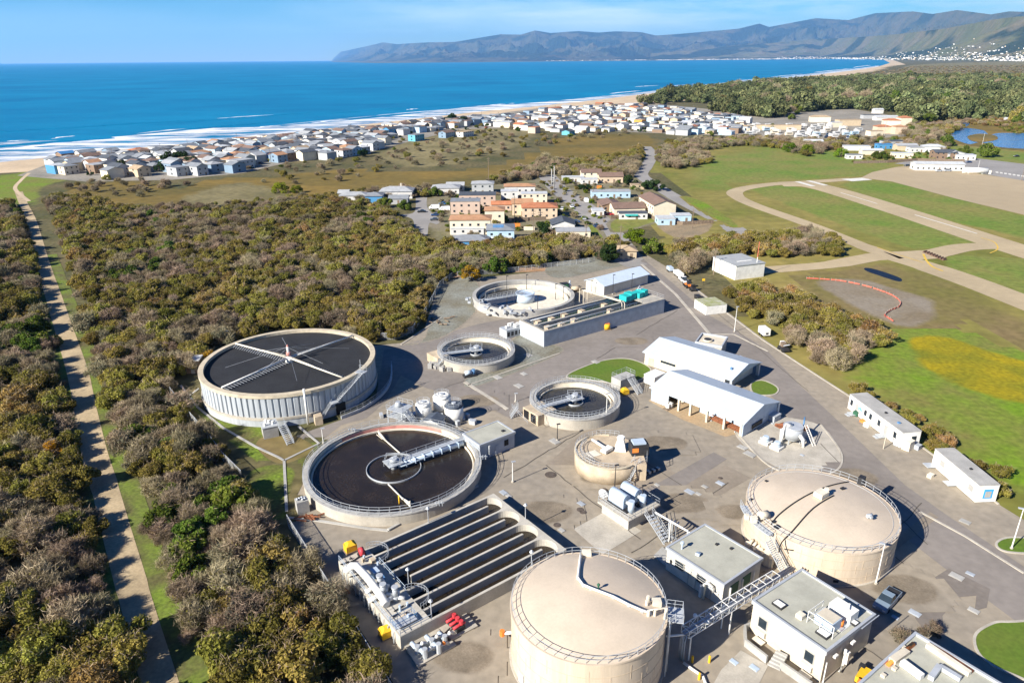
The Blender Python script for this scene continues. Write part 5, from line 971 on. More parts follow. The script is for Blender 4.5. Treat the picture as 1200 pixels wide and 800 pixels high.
# ---- blower deck
O,an,Lx,Wy=rect((736.4,611),(774,591),(699.6,587.5),2.3); T=thing('blower_deck','raised concrete deck carrying two silver blowers with railings and a stair','deck',O,an)
MB().b2(0,Lx,0,Wy,2.0,2.3).build('slab',m_conc,T); MB().b2(.6,Lx-.6,.5,1.3,0,1.998).b2(.6,1.4,1.3,Wy-.5,0,1.997).b2(Lx-1.4,Lx-.6,1.3,Wy-.5,0,1.997).b2(1.4,Lx-1.4,Wy-1.2,Wy-.5,0,1.996).build('wall',m_concg,T)
MB().rail([(.1,.1,2.3),(.1,Wy-.1,2.3),(Lx-.1,Wy-.1,2.3),(Lx-.1,.1,2.3)],1.1,1.6,closed=True).build('railing',m_alu,T)
MB().stairs(LP(T,G(783,637)),LP(T,G(760,601,2.3)),1.5).build('stair',m_alu,T)
for i,yy in enumerate((.36,.36)):
    p=local_thing(T,'blower',['silver boxed blower nearest the deck front','silver boxed blower behind the first on the deck'][i],'blower',Lx*(.30+.36*i),Wy*.55,2.3,pi/2,None)
    MB().box((.4,0,1.0),(3.4,1.7,1.5)).tube([(-1.3,0,1.75),(2.1,0,1.75)],.85,14).build('housing',m_gblue,p); MB().box((0,0,.12),(4.6,2.,.25)).build('base',m_dark,p); MB().cyl((-2.3,0,0),.55,2.1,14).build('silencer',m_gblue,p); MB().tube([(-1.2,0,1.3),(-2.3,0,1.3)],.35,8).build('duct',m_alu,p)
mb=MB().tube([G(768,600,4.2),G(806,622,3.6),G(809,625,3.6)],.17,7); 
for q in((786,611),(806,622)): P=G(*q,3.9); mb.tube([P,(P.x,P.y,0)],.1,5)
tag(mb.build('overhead_pipe',m_white),'white overhead pipe from the blower deck to the flat roofed building','pipe')
mb=MB()
for q in((783,628),(787,629),(791,631)): P=G(*q); tag(MB().tube([(0,0,0),(0,0,2.6),(.6,.8,2.6)],.15,6).cyl((0,0,0),.3,.15,8).build('standpipe',m_alu,loc=P),'upright bent pipe in the group of three at the foot of the blower stair','pipe','upright pipes by the blower stair')
pass
P=G(708,583); t=thing('cable_reel','round grey cable reel beside the blower deck','reel',P,.9); MB().tube([(-.3,0,.95),(.3,0,.95)],.9,14).build('reel',m_wood,t); MB().tube([(-.34,0,.95),(-.3,0,.95)],1.,14).build('flange',m_steel,t)
# ---- flat roofed blocks
def block(label,A,B,C,h,mw,mr,par=.25,name='block_building',world=None):
    if world: O,an,Lx,Wy=world
    else: O,an,Lx,Wy=rect(A,B,C,h)
    T=thing(name,label,'building',O,an)
    MB().b2(.15,Lx-.15,.15,Wy-.15,0,h-.3).build('wall',mw,T)
    mb=MB().b2(0,Lx,0,Wy,h-.32,h); t=.28
    r=mb.build('roof',mr,T); pb=MB()
    for a in((-.05,Lx+.05,-.05,t),(-.05,Lx+.05,Wy-t,Wy+.05),(-.05,t,t,Wy-t),(Lx-t,Lx+.05,t,Wy-t)): pb.b2(*a,h-.36,h+par)
    pb.build('parapet',m_steel,r); return T,Lx,Wy
def lwin(T,y,z,w_=1.3,hh=1.1,m=None,louvre=False,name='window',frame=True):
    """opening on the lit left wall (local x=0)"""
    o=MB().b2(.10,.16,y-w_/2,y+w_/2,z,z+hh).build(name,m or m_glass,T)
    if frame:
        f=MB(); f.b2(.06,.14,y-w_/2-.1,y+w_/2+.1,z-.12,z).b2(.06,.14,y-w_/2-.1,y+w_/2+.1,z+hh,z+hh+.1).b2(.06,.14,y-w_/2-.1,y-w_/2,z,z+hh).b2(.06,.14,y+w_/2,y+w_/2+.1,z,z+hh)
        if louvre: f.b2(.07,.14,y-w_/2,y+w_/2,z+hh*.3,z+hh*.38).b2(.07,.14,y-w_/2,y+w_/2,z+hh*.62,z+hh*.7)
        f.build('frame',m_concg,o)
    return o
def nwin(T,x,z,w_=1.2,hh=1.2,m=None,name='window'):
    return MB().b2(x-w_/2,x+w_/2,.10,.16,z,z+hh).build(name,m or m_glass,T)
TA,Lx,Wy=block('low cream block building between the two beige domed tanks',(848.8,685.5),(894.3,654),(780.6,641),4.,m_wallc,m_roofg,.12)
for f_ in(.75,.37): lwin(TA,Wy*f_,1.7,1.5,1.2,louvre=True)
lwin(TA,Wy*.52,.0,1.2,2.2,m_pcream,name='door'); lwin(TA,Wy*.25,.0,1.,2.2,m_steel,name='door'); lwin(TA,Wy*.9,1.6,.4,.7,m_dark,name='vent',frame=False)
q=Wy*.27; MB().tube([(-.5,q,0),(-.5,q,2.6),(-.5,q-.5,3.1),(-.5,q-1.3,3.),(-.5,q-1.5,2.2)],.22,8).cyl((-.5,q+.5,0),.25,2.,8).build('white_pipe',m_white,TA)
for fx in(.3,.62): nwin(TA,Lx*fx,1.0,2.,1.8,m_green)
for fx in(.2,.5,.8): MB().b2(Lx*fx-.12,Lx*fx+.12,-.05,.13,.3,2.6).build('downpipe',m_white,TA)
for i,(px_,k) in enumerate([((799,643),1),((818,650),0),((840,638),2),((857,643),2)]):
    p=LP(TA,G(*px_,4.)); 
    if k==1: MB().cyl((p.x,p.y,4),.12,1.1,8).cyl((p.x,p.y,5.0),.34,.35,10,.2).build('roof_vent',m_gblue,TA)
    elif k==0: MB().box((p.x,p.y,4.2),(.8,.6,.4),.3,.3).build('roof_vent',m_gblue,TA)
    else: MB().box((p.x,p.y,4.1),(.4,.4,.25)).build('roof_vent',m_dark,TA)
struct('pad',MB().prism([tuple(G2(*q)) for q in[(766,652),(776,642),(796,655),(786,668)]],.02,.3),m_concg,'pale block landing at the foot of the blower stair')
TB,Lx,Wy=block('square beige block building with skylights and roof machines at the front',(968.5,765),(1026,720.5),(878,706.5),5.,m_wallb,m_roofg,.22)
for px_ in [(891,733),(947,771)]:
    y=LP(TB,G(*px_,2.5)).y; lwin(TB,y,1.9,1.2,1.5); MB().box((-.1,y,1.2),(.5,1.5,.8)).build('window_box',m_wallc,TB); MB().box((-.75,y-.3,.45),(1.,1.5,.14)).build('ledge',m_pcream,TB)
for px_ in [(915,690+20),(974,741)]: pass
for (x_,y_),s_ in [((913,709),(1.5,1.2)),((965,743),(1.6,1.2)),((1000,730),(1.2,.9))]:
    p=LP(TB,G(x_,y_,5)); o=MB().box((p.x,p.y,5.15),(s_[1],s_[0],.3)).build('skylight',m_dark,TB); MB().box((p.x,p.y,5.32),(s_[1]-.25,s_[0]-.25,.06)).build('pane',m_white,o)
p=LP(TB,G(938,723,5)); MB().box((p.x,p.y,5.3),(.9,.9,.6)).build('roof_vent',m_pcream,TB)
p=LP(TB,G(986,724,5)); b=MB().b2(p.x-.6,p.x+3.3,p.y-3.,p.y-2.9,5.9,6.0); b.b2(p.x-2.2,p.x+1.6,p.y-1.4,p.y+1.9,5.0,5.08); b.build('machine_deck',m_steel,TB)
p=LP(TB,G(970,728,5.6)); MB().box((p.x,p.y,5.85),(2.1,2.4,1.4)).build('air_conditioner',m_gblue,TB); MB().box((p.x,p.y,6.57),(1.9,2.2,.1)).build('fan_deck',m_wallb,TB); MB().rail([(p.x-1.6,p.y-1.7,5.02),(p.x-1.6,p.y+1.8,5.02),(p.x+1.6,p.y+1.8,5.02)],1.8,1.7,.05).build('railing',m_white,TB)
p=LP(TB,G(988,716,5.6)); MB().box((p.x,p.y,5.75),(1.9,3.,1.4)).build('air_handler',m_white,TB)
for px_ in[(985,733),(990,723)]: p=LP(TB,G(*px_,5)); MB().cyl((p.x,p.y,5),.32,.9,10).build('orange_flue',m_orange,TB)
p=LP(TB,G(993,720,5)); MB().cyl((p.x,p.y,5),.12,1.8,6).tube([(p.x,p.y,6.7),(p.x-.8,p.y-.4,6.7),(p.x-.8,p.y-.4,5.)],.1,5).build('white_pipe',m_white,TB)
for f_ in(.2,.55): MB().box((Lx*f_,-.15,3.4),(.7,.35,.3)).build('wall_lamp',m_white,TB)
MB().tube([(Lx*.38,-.3,3.4),(Lx*.38,-.3,1.2),(Lx*.3,-.5,.4)],.18,7).box((Lx*.42,-.4,2.),(.5,.5,1.8)).build('white_pipe',m_white,TB); MB().cyl((.35,-.12,0),.08,3.4,6).build('downpipe',m_white,TB)
def wallpath(name,pxs,h,th,label,m):
    mb=MB(); ribbon([G2(*p) for p in pxs],th,.04,mb,world=True,th=h); return tag(mb.build(name,m),label,'wall')
wallpath('yard_wall',[(880,737),(872,740),(873,757),(892,772),(898,777)],1.2,.3,'low white wall with a rounded end before the block building',m_concg)
wallpath('yard_wall',[(914,783),(938,800),(950,808)],1.2,.3,'low white wall right of the steps before the block building',m_concg)
st=MB()
for i in range(5): a_=G2(899,779).lerp(G2(909,769),i/5); b_=G2(914,786).lerp(G2(922,775),i/5); c_=G2(922,775); d_=G2(909,769); st.prism([tuple(a_),tuple(b_),tuple(c_),tuple(d_)],.05,.24*(i+1))
tag(st.build('steps',m_concg),'white concrete steps up to the block building','steps')
P0=G(1072,742,4.5); v1=(G2(1022,787,4.5)-P0.xy).normalized(); v2=Vector((-v1.y,v1.x)); 
if v2.dot(G2(1160,790,4.5)-P0.xy)<0: v2=-v2
O=P0.xy+v1*17+v2*22; an=math.atan2(-v1.y,-v1.x); W2=22 if Vector((-sin(an),cos(an))).dot(-v2)>0 else -22
O=(P0.xy+v1*17+v2*22) if W2>0 else P0.xy+v1*17
TC,Lx,Wy=block('large flat roofed building with roof ducts in the bottom right corner',None,None,None,4.5,m_wallb,m_roofg,.35,world=(Vector((O.x,O.y,0)),an,17,22))
def TCp(x,y,z=4.5): p=LP(TC,G(x,y,z)); return p
for a_,b_,m,w_,h_ in [((1070,755),(1040,780),m_orange,.55,.25),((1062,764),(1045,776),m_wallb,1.2,.1),((1090,754),(1140,788),m_redv,.35,.3),((1086,757),(1136,791),m_pcream,.9,.35),((1056,778),(1080,796),m_white,1.,.7),((1100,783),(1090,797),m_alu,.9,.6),((1100,783),(1125,798),m_alu,.8,.6)]:
    p,q=TCp(*a_),TCp(*b_); MB().tube([(p.x,p.y,4.5+h_/2+.06),(q.x,q.y,4.5+h_/2+.06)],w_/2,4 if m is not m_orange else 6).build('duct' if m in(m_white,m_alu,m_pcream) else 'roof_pipe',m if m is not m_redv else m_rust,TC)
for px_ in[(1060,760),(1048,784),(1074,790),(1035,792)]: p=TCp(*px_); MB().box((p.x,p.y,4.65),(.5,.5,.35)).build('roof_vent',m_wallb,TC)
TF,Lx,Wy=block('flat roofed grey hut between the largest clarifier and the chemical tanks',(562,522),(604,506),(550,505),3.5,m_bluec,m_roofg,.1)
nwin(TF,Lx*.75,1.2,1.,1.3,m_black); nwin(TF,Lx*.5,0,.9,2.1,m_bluec,'door'); MB().box((Lx*.25,-.2,1.6),(.3,.3,2.4)).build('downpipe',m_alu,TF); MB().box((Lx*.8,Wy*.3,3.6),(.6,.6,.2)).build('roof_vent',m_dark,TF)
# ---- pipe bridge
a,b=G(909,676,4.3),G(803,741,4.3); d=(b-a); L_=d.length; d.normalize(); y=Vector((-d.y,d.x,0)); z=Vector((0,0,1))
T=thing('pipe_bridge','white lattice pipe bridge running between the two block buildings','pipe bridge',(b.x,b.y,0)); b0=a-Vector((b.x,b.y,0))
def pt(t,s_,zz): p=b0+d*t; return Vector((p.x+y.x*s_,p.y+y.y*s_,zz))
mb=MB(); nb=12
for s_ in(-.65,.65):
    for zz in(3.9,5.0): mb.tube([pt(0,s_,zz),pt(L_,s_,zz)],.075,4)
    for k in range(nb+1): t=L_*k/nb; mb.tube([pt(t,s_,3.9),pt(t,s_,5.)],.05,4)
    for k in range(nb): mb.tube([pt(L_*k/nb,s_,3.9 if k%2 else 5.),pt(L_*(k+1)/nb,s_,5. if k%2 else 3.9)],.05,4)
for k in range(nb+1): t=L_*k/nb; mb.tube([pt(t,-.65,5.),pt(t,.65,5.)],.05,4).tube([pt(t,-.65,3.9),pt(t,.65,3.9)],.05,4)
mb.build('truss',m_white,T); mb=MB()
for s_,zz,r in((-.35,4.1,.13),(0,4.1,.16),(.35,4.15,.1)): mb.tube([pt(-4,s_,zz),pt(L_,s_,zz),pt(L_+.3,s_,zz-1),pt(L_+.3,s_,0)],r,6)
mb.build('pipes',m_alu,T); 
for t in(.3,L_-.4,L_*.55):
    for s_ in(-.65,.65): MB().tube([pt(t,s_,0),pt(t,s_,3.9)],.1,5).build('post',m_white,T)
for t,s_ in((L_-3,.9),(L_-2.6,-.8)): MB().blob(pt(t,s_,5.1),.3,8,6).build('lamp',m_white,T)
mb=MB().tube([pt(L_,0,4.),LP(T,G(781,745,5.)),],.14,6); mb.build('branch_pipe',m_white,T)
for q,lab in [((811,776),'yellow bollard at the left end of the pipe bridge'),((819,796),'yellow bollard nearest the bottom edge by the pipe bridge'),((831,776),'yellow bollard right of the pipe bridge legs')]:
    P=G(*q); t=MB().cyl((0,0,0),.16,1.1,8).cyl((0,0,1.1),.16,.1,8,.02).build('bollard',m_yelp,loc=P); tag(t,lab,'bollard')
mb=MB().tube([G(801,776,.25),G(812,784,.25),G(824,792,.25),G(827,800,.25),G(836,812,.25)],.2,6); tag(mb.build('ground_pipe',m_white),'white pipe along the ground under the pipe bridge','pipe')
# ---- gable sheds
def gable(name,label,O,an,Lx,Wy,he,hr,mw,mr,ridge='y',over=.4,cat='building',walls=True,group=None):
    T=thing(name,label,cat,O,an,group)
    o=over; th=.16
    if ridge=='y':
        if walls:
            mb=MB().b2(0,Lx,0,Wy,0,he-.05)
            for y_ in(0.002,Wy-.002): mb.add([(0,y_,he-.05),(Lx,y_,he-.05),(Lx/2,y_,hr-.12)],[(0,1,2)])
            mb.build('wall',mw,T)
        sl=(hr-he)/(Lx/2); e=he-sl*o
        P_=[(-o,e),(Lx/2,hr),(Lx+o,e)]; vs=[(x,y,z+q) for q in(0,th) for y in(-o,Wy+o) for x,z in P_]
    else:
        if walls:
            mb=MB().b2(0,Lx,0,Wy,0,he-.05)
            for x_ in(0.002,Lx-.002): mb.add([(x_,0,he-.05),(x_,Wy,he-.05),(x_,Wy/2,hr-.12)],[(0,1,2)])
            mb.build('wall',mw,T)
        sl=(hr-he)/(Wy/2); e=he-sl*o
        P_=[(-o,e),(Wy/2,hr),(Wy+o,e)]; vs=[(x,y,z+q) for q in(0,th) for x in(-o,Lx+o) for y,z in P_]
    f=[(6,7,10,9),(7,8,11,10),(0,3,4,1),(1,4,5,2),(0,1,7,6),(1,2,8,7),(3,9,10,4),(4,10,11,5),(0,6,9,3),(2,5,11,8)]
    MB().add(vs,f).build('roof',mr,T); return T
def sheetroof(name,col,rib):
    m=mat(name,col,.42,.05,.4); nt=m.node_tree;N=nt.nodes;L=nt.links
    tc=N.new('ShaderNodeTexCoord'); w_=N.new('ShaderNodeTexWave'); w_.inputs['Scale'].default_value=rib; w_.bands_direction='Y'; L.new(tc.outputs['Object'],w_.inputs[0]); bp=N.new('ShaderNodeBump'); bp.inputs['Strength'].default_value=.8; bp.inputs['Distance'].default_value=.1; L.new(w_.outputs[0],bp.inputs['Height']); L.new(bp.outputs[0],N['Principled BSDF'].inputs['Normal']); return m
m_rs=sheetroof('ribbed_white_roof',(.56,.62,.66),1.2)
O,an,Lx2,Wy2=rect((871.7,495.7),(912,470.8),(772,450),3.3)
T=gable('metal_shed','long white roofed metal shed with open work bays at the front',O,an,Lx2,Wy2,3.3,5.1,m_slat,m_rs,walls=False)
mb=MB().b2(3.4,Lx2,.05,.25,0,3.2).b2(.1,3.4,.05,.25,0,3.2).b2(Lx2-.2,Lx2,.25,Wy2-.2,0,3.2).b2(0,Lx2,Wy2-.2,Wy2,0,3.2).b2(3.2,3.4,.25,Wy2*.54,0,3.2).b2(5.4,5.6,Wy2*.54,Wy2*.8,0,3.2).b2(3.2,5.6,Wy2*.54-.2,Wy2*.54-.01,0,3.198).b2(.1,.3,Wy2*.8,Wy2-.2,0,3.2)
mb.build('wall',m_gblue,T); mb=MB()
for y_ in(.06,Wy2-.04): mb.add([(0,y_,3.2),(Lx2,y_,3.2),(Lx2/2,y_,5.0)],[(0,1,2)])
mb.build('gable',m_gblue,T); mb=MB()
for f_ in(0.01,.18,.36,.54,.67,.8): mb.b2(.05,.5,Wy2*f_-.2+.3,Wy2*f_+.55,0,3.15)
mb.build('post',m_wallb,T); o=MB()
for k in range(9): o.b2(3.1,3.19,Wy2*(.14+k*.043)-.25,Wy2*(.14+k*.043)+.25,1.2,2.2)
o.build('window',m_glass,T)
p=LP(T,G(870,467,4.3)); MB().box((p.x,p.y,4.6),(.4,.4,.5)).build('roof_vent',m_gblue,T)
MB().box((Lx2*.4,-.1,1.1),(4.,.1,1.)).build('louvre',m_dark,T); MB().cyl((Lx2-.2,-.35,0),.2,3.2,8).build('downpipe',m_white,T)
O,an,_,Wy1=rect((857,445),(897,421),(762.3,409),3.3); 
T=gable('metal_shed','long white roofed metal shed behind the other shed near the drive',O,an,Lx2,Wy1,3.3,5.1,m_pcream,m_rs,walls=False)
MB().b2(.1,Lx2-.1,1.6,Wy1-.1,0,3.2).build('wall',m_pcream,T); mb=MB()
for y_ in(.06,Wy1-.04): mb.add([(0,y_,3.2),(Lx2,y_,3.2),(Lx2/2,y_,5.0)],[(0,1,2)])
mb.build('gable',m_gblue,T); MB().b2(Lx2-.7,Lx2-.1,-.2,.5,0,3.2).b2(.1,.6,-.2,.4,0,3.2).build('post',m_alu,T); MB().b2(.02,.1,Wy1*.62,Wy1*.8,1.9,2.5).build('window',m_glass,T); MB().b2(.02,.1,Wy1*.88,Wy1*.95,0,2.2).build('door',m_tanc,T)
p=LP(T,G(857,433,4.3)); MB().box((p.x,p.y,4.6),(.4,.4,.5)).build('roof_vent',m_blue,T)
O,an,Lx,Wy=rect((708,335),(759.5,321),(686,328.5),3.4); T=gable('blower_house','long shed with pale blue roof at the back of the plant','building' and O,an,Lx,Wy,3.4,5.0,m_wallc,m_roofb,'x',.5); MB().b2(-.03,.0,Wy*.4,Wy*.6,0,2.3).build('door',m_concg,T); nwin(T,Lx*.5,1,2,1.2,m_black)
for (b,t) in [((718,345),(718,322)),((740,341),(740,321)),((693,345),(693,329))]: lamp(b,t,'slim black lamp post before the pale blue roofed shed',False,group='black lamp posts by the blue roofed shed')
# ---- aeration basin
O,an,Lx,Wy=rect((637.6,388.8),(779,350.4),(610.5,374.8),4.5); T=thing('aeration_basin','long high grey basin holding two channels of greenish water','basin',O,an)
Wy=max(Wy,10); t=.6
MB().b2(0,Lx,0,t,0,4.5).b2(0,Lx,Wy-t,Wy,0,4.5).b2(0,t,t,Wy-t,0,4.498).b2(Lx-t,Lx,t,Wy-t,0,4.498).build('wall',m_bluec,T); MB().b2(t,Lx-t,Wy/2-.3,Wy/2+.3,0,4.5).build('divider',m_concg,T)
cp=MB().b2(-.05,Lx+.05,-.05,t+.05,4.5,4.62).b2(-.05,Lx+.05,Wy-t-.05,Wy+.05,4.5,4.62).b2(-.05,t+.05,t+.05,Wy-t-.05,4.5,4.618).b2(Lx-8,Lx+.05,t+.05,Wy-t-.05,4.5,4.617); cp.build('coping',m_conc,T)
MB().b2(t,Lx-t,t,Wy/2-.3,2,3.0).b2(t,Lx-t,Wy/2+.3,Wy-t,2,3.0).build('water',m_grw,T)
mb=MB()
for x_,y_ in [(3,.28),(3.4,.74),(7.5,.25),(8,.72),(12.5,.3),(13,.74),(19,.7),(26,.28),(28,.73)]: mb.b2(x_,x_+1.5,Wy*y_-1.0,Wy*y_+.8,2.9,4.35)
mb.build('baffle_box',m_tanc,T)
mb=MB()
for k in range(14): mb.tube([(4+k*2.6,Wy*.78,3),(4+k*2.6,Wy*.78,4.8)],.1,5); mb.tube([(5+k*2.6,Wy*.2,3),(5+k*2.6,Wy*.2,4.8)],.1,5)
mb.tube([(2,Wy*.78,4.7),(Lx-9,Wy*.78,4.7)],.16,6); mb.tube([(2,Wy*.2,4.7),(Lx-9,Wy*.2,4.7)],.14,6); mb.build('air_pipe',m_steel,T)
MB().rail([(.2,.2,4.6),(.2,Wy-.2,4.6),(Lx-.2,Wy-.2,4.6),(Lx-.2,.2,4.6)],1.1,3.,closed=True,r=.035).build('railing',m_steel,T)
o=local_thing(T,'covered_blowers','row of machines under a teal tarpaulin on the basin end','tarpaulin',Lx-7,Wy*.55,4.6); mb=MB()
for k in range(4): mb.box((-3.4+k*2.5,.6*(k%2),.85),(2.2,3.0,1.5+.3*(k%2)),.1*k)
mb.build('tarpaulin',m_teal,o); MB().tube([(2.5,1.4,1),(4.5,2,2.6)],.25,6).box((4.5,1.5,1.),(1.4,1.2,1.9)).build('machine',m_steel,o)
mb=MB(); A1,B1=G(684,340,5.5),G(728,353,5.5)
for s_ in(-.5,.5): 
    o_=Vector((.3,.8,0))*s_; mb.tube([A1+o_,B1+o_],.16,5)
for k in range(9): p=A1.lerp(B1,k/8); mb.box(p,(.2,1.3,.2),1.2)
for p in(A1,A1+Vector((1.5,3,0)),A1+Vector((-1,2,0))): mb.tube([p,(p.x,p.y,0)],.14,5)
C1=G(728,377); mb.tube([B1,(C1.x,C1.y,5.5),(C1.x,C1.y,0)],.18,6); mb.tube([B1+Vector((.8,0,0)),(C1.x+.8,C1.y,5.5),(C1.x+.8,C1.y,0)],.18,6); mb.cur=1; mb.box((C1.x+.3,C1.y,.7),(2.6,2.2,1.4))
tag(mb.build('pipe_gantry',[m_wallb,m_concg]),'brown pipe gantry over the aeration basin with a white footed riser','gantry')
P=G(605,391); T=thing('screen_house','low steel screen house with pale panels at the near end of the aeration basin','machine',P,an)
MB().box((0,0,1.2),(9,3.6,2.4)).build('body',m_alu,T); MB().box((4.52,0,1.2),(.06,3.,2.)).build('panel',m_bluec,T); mb=MB()
for k in range(7): mb.box((-3.9+k*1.3,-1.83,1.25),(.8,.08,1.2))
mb.build('opening',m_dark,T); mb=MB()
for k in range(14): mb.box((random.uniform(-4,4),random.uniform(-1.5,1.5),2.6+.3*random.random()),(random.uniform(.4,1.6),random.uniform(.3,1.),random.uniform(.3,.9)))
mb.build('roof_gear',m_white,T); MB().rail([(-4.5,-1.8,2.4),(4.5,-1.8,2.4),(4.5,1.8,2.4)],1.1,1.5).build('railing',m_alu,T)
P=G(711,386); T=thing('yellow_tote','yellow drum tote standing before the aeration basin','drum',P,.3); MB().cyl((0,0,.25),.95,1.5,12).build('drum',m_yelp,T); MB().box((0,0,.12),(2.1,2.1,.24)).build('pallet',m_wood,T); MB().cyl((0,0,1.75),.8,.1,12).build('lid',m_orange,T)
# ---- chemical tanks and head frame
for (x_,y_),r,h,lab,dk in [((497,490),1.75,3.4,'white chemical tank at the left of the three',0),((518.5,482),1.95,3.7,'white chemical tank at the back of the three',0),((532.5,492),2.0,3.5,'white chemical tank with a dark lid',1)]:
    T=thing('chemical_tank',lab,'tank',G(x_,y_),.4,'chemical tanks by the largest clarifier'); MB().cyl((0,0,0),r,h,28).build('wall',m_white,T); MB().cyl((0,0,h),r+.06,.5,28,r*.75).build('lid',m_tar if dk else m_white,T); MB().rail(circle_pts((0,0),r-.3,h+.3,10),.8,9,closed=True).build('railing',m_alu,T); MB().box((r+.05,0,1.2),(.2,.8,1.)).build('gauge_box',m_alu,T); MB().cyl((0,0,h+.5),.5,.25,12).build('hatch',m_steel,T)
O,an,Lx,Wy=rect((513,496),(520,489),(504.5,491),2.2); T=gable('chemical_hut','tiny white hut with a dark roof between the chemical tanks',O,an,3.2,3.4,2.2,2.8,m_white,m_tar,'x',.2); MB().b2(-.04,0,1.2,2.2,0,2.).build('door',m_concg,T)
P=G(470,497); T=thing('grit_tower','tall tangled steel grit frame by the far rim of the largest clarifier','machine',P,-.5); mb=MB()
for x_ in(-1.8,1.8):
    for y_ in(-1.8,1.8): mb.tube([(x_,y_,0),(x_,y_,4.)],.12,4)
mb.build('leg',m_alu,T); MB().box((0,0,2.4),(4,4,.12)).box((0,0,4.),(4,4,.12)).build('floor',m_steel,T); MB().rail([(-2,-2,4.),(2,-2,4.),(2,2,4.),(-2,2,4.)],1.1,1.3,closed=True).rail([(-2,-2,2.4),(2,-2,2.4),(2,2,2.4),(-2,2,2.4)],1.1,1.3,closed=True).build('railing',m_alu,T)
MB().stairs((6,-1,.0),(2.1,-1,4.),1.0).build('stair',m_alu,T); MB().cyl((-.6,.3,4.),.9,1.1,12,.5).box((.8,.6,3.2),(1.2,1.2,1.4)).build('classifier',m_alu,T)
mb=MB()
for i in range(22): P=G(random.uniform(446,560),random.uniform(487,494) if i<8 else random.uniform(491,499)); mb.box((P.x,P.y,.5),(random.uniform(.4,1.6),random.uniform(.4,1.3),random.uniform(.5,1.3)),random.random()*3)
tag(mb.build('pipe_gear',m_alu),'low clutter of pipes and valves along the far rim of the largest clarifier','pipework',kind='stuff')
# ---- stair platform by the lawn, container, hopper
P=G(730,452); T=thing('stair_platform','grey concrete platform with a metal stair at the lawn edge','platform',P,-.9)
MB().box((0,0,1.3),(3.,5.,2.6)).build('base',m_concg,T); MB().rail([(-1.4,-2.4,2.6),(1.4,-2.4,2.6),(1.4,2.4,2.6),(-1.4,2.4,2.6)],1.1,1.4,closed=True).build('railing',m_alu,T); MB().stairs(LP(T,G(750,462)),LP(T,G(738,443,2.6)),1.3).build('stair',m_alu,T)
P=G(732,462); t=thing('yellow_bin','yellow covered bin between the clarifier and the stair platform','cover',P,.4); MB().box((0,0,.75),(1.6,1.3,1.1)).cyl((0,0,1.3),1.,.4,4,.45,a0=.7).build('cover',m_yelp,t); MB().box((0,0,.12),(1.8,1.5,.25)).build('pallet',m_wood,t)
def container(label,A,B,C,h,m,mr=None,cat='container',name='container'):
    O,an,Lx,Wy=rect(A,B,C,h); T=thing(name,label,cat,O,an); MB().b2(0,Lx,0,Wy,.15,h).build('body',m,T); MB().b2(-.06,Lx+.06,-.06,Wy+.06,h,h+.1).build('roof',mr or m,T); return T,Lx,Wy
T,Lx,Wy=container('white steel box container beside the back shed',(767,443),(780,437),(758,437),2.3,m_white); MB().b2(-.04,0,.2,Wy-.2,.3,2.1).build('door',m_wallc,T); MB().b2(0,Lx,.1,Wy-.1,0,.15).build('skid',m_dark,T)
P=G(927,517); T=thing('grit_hopper','grey steel hopper with white curved pipes and a ladder on the slab','hopper',P,.2)
MB().cyl((0,0,1.2),1.9,2.2,20).cyl((0,0,.2),.5,1.,16,1.9).cyl((0,0,3.4),1.95,.2,20).build('hopper',m_alu,T); MB().tube([(-2.6,-.3,0),(-2.6,-.3,3.2),(-1.6,0,3.9),(-.4,.2,3.7)],.42,10).tube([(.9,-2.6,0),(.9,-2.5,1.6),(.5,-1.2,2.4)],.42,10).build('duct',m_white,T)
mb=MB()
for a in range(4): mb.tube([(1.7*cos(a*1.57+.7),1.7*sin(a*1.57+.7),0),(1.7*cos(a*1.57+.7),1.7*sin(a*1.57+.7),2.)],.12,4)
mb.build('leg',m_steel,T); mb=MB()
for s_ in(-.3,.3): mb.tube([(3.4+s_,-2.8,0),(2.3+s_,-.6,3.8)],.07,4)
for k in range(11): p=Vector((3.4,-2.8,0)).lerp(Vector((2.3,-.6,3.8)),(k+.5)/11); mb.box(p,(.6,.08,.06))
mb.build('ladder',m_white,T); MB().box((3.,1.2,1.2),(1.6,1.2,2.2)).build('motor',m_bluec,T); MB().tube([(3.,1.,2.3),(4.,2.4,3.8)],.16,6).build('drive_arm',m_blue,T); MB().box((3.,.3,2.4),(.6,.6,.8)).build('orange_guard',m_orange,T); MB().box((-.6,2.6,2.2),(2.6,2.,.16),.3).tube([(-1.8,3.4,2.3),(1.2,1.9,2.6)],.2,6).build('tray',m_rust,T)
for i,q in enumerate([(897,519),(910,525.5)]):
    P=G(*q); T=thing('feed_pump',['pale blue headed pump at the left edge of the hopper slab','pale blue headed pump between the hopper and the other pump'][i],'pump',P); MB().box((0,0,.3),(2.,2.,.6),.7).build('base',m_white,T); MB().cyl((0,0,.6),.75,.5,14).cyl((0,0,1.1),.8,.5,14,.55).build('head',m_gblue,T); MB().tube([(-1,.6,.9),(0,0,.9)],.2,6).build('pipe',m_alu,T)
P=G(907,492); T=thing('generator','grey green generator box at the shed corner','generator',P,.7); MB().box((0,0,.7),(2.6,1.5,1.2)).build('body',m_bluec,T); MB().box((0,0,1.35),(2.7,1.6,.1)).build('lid',m_steel,T)
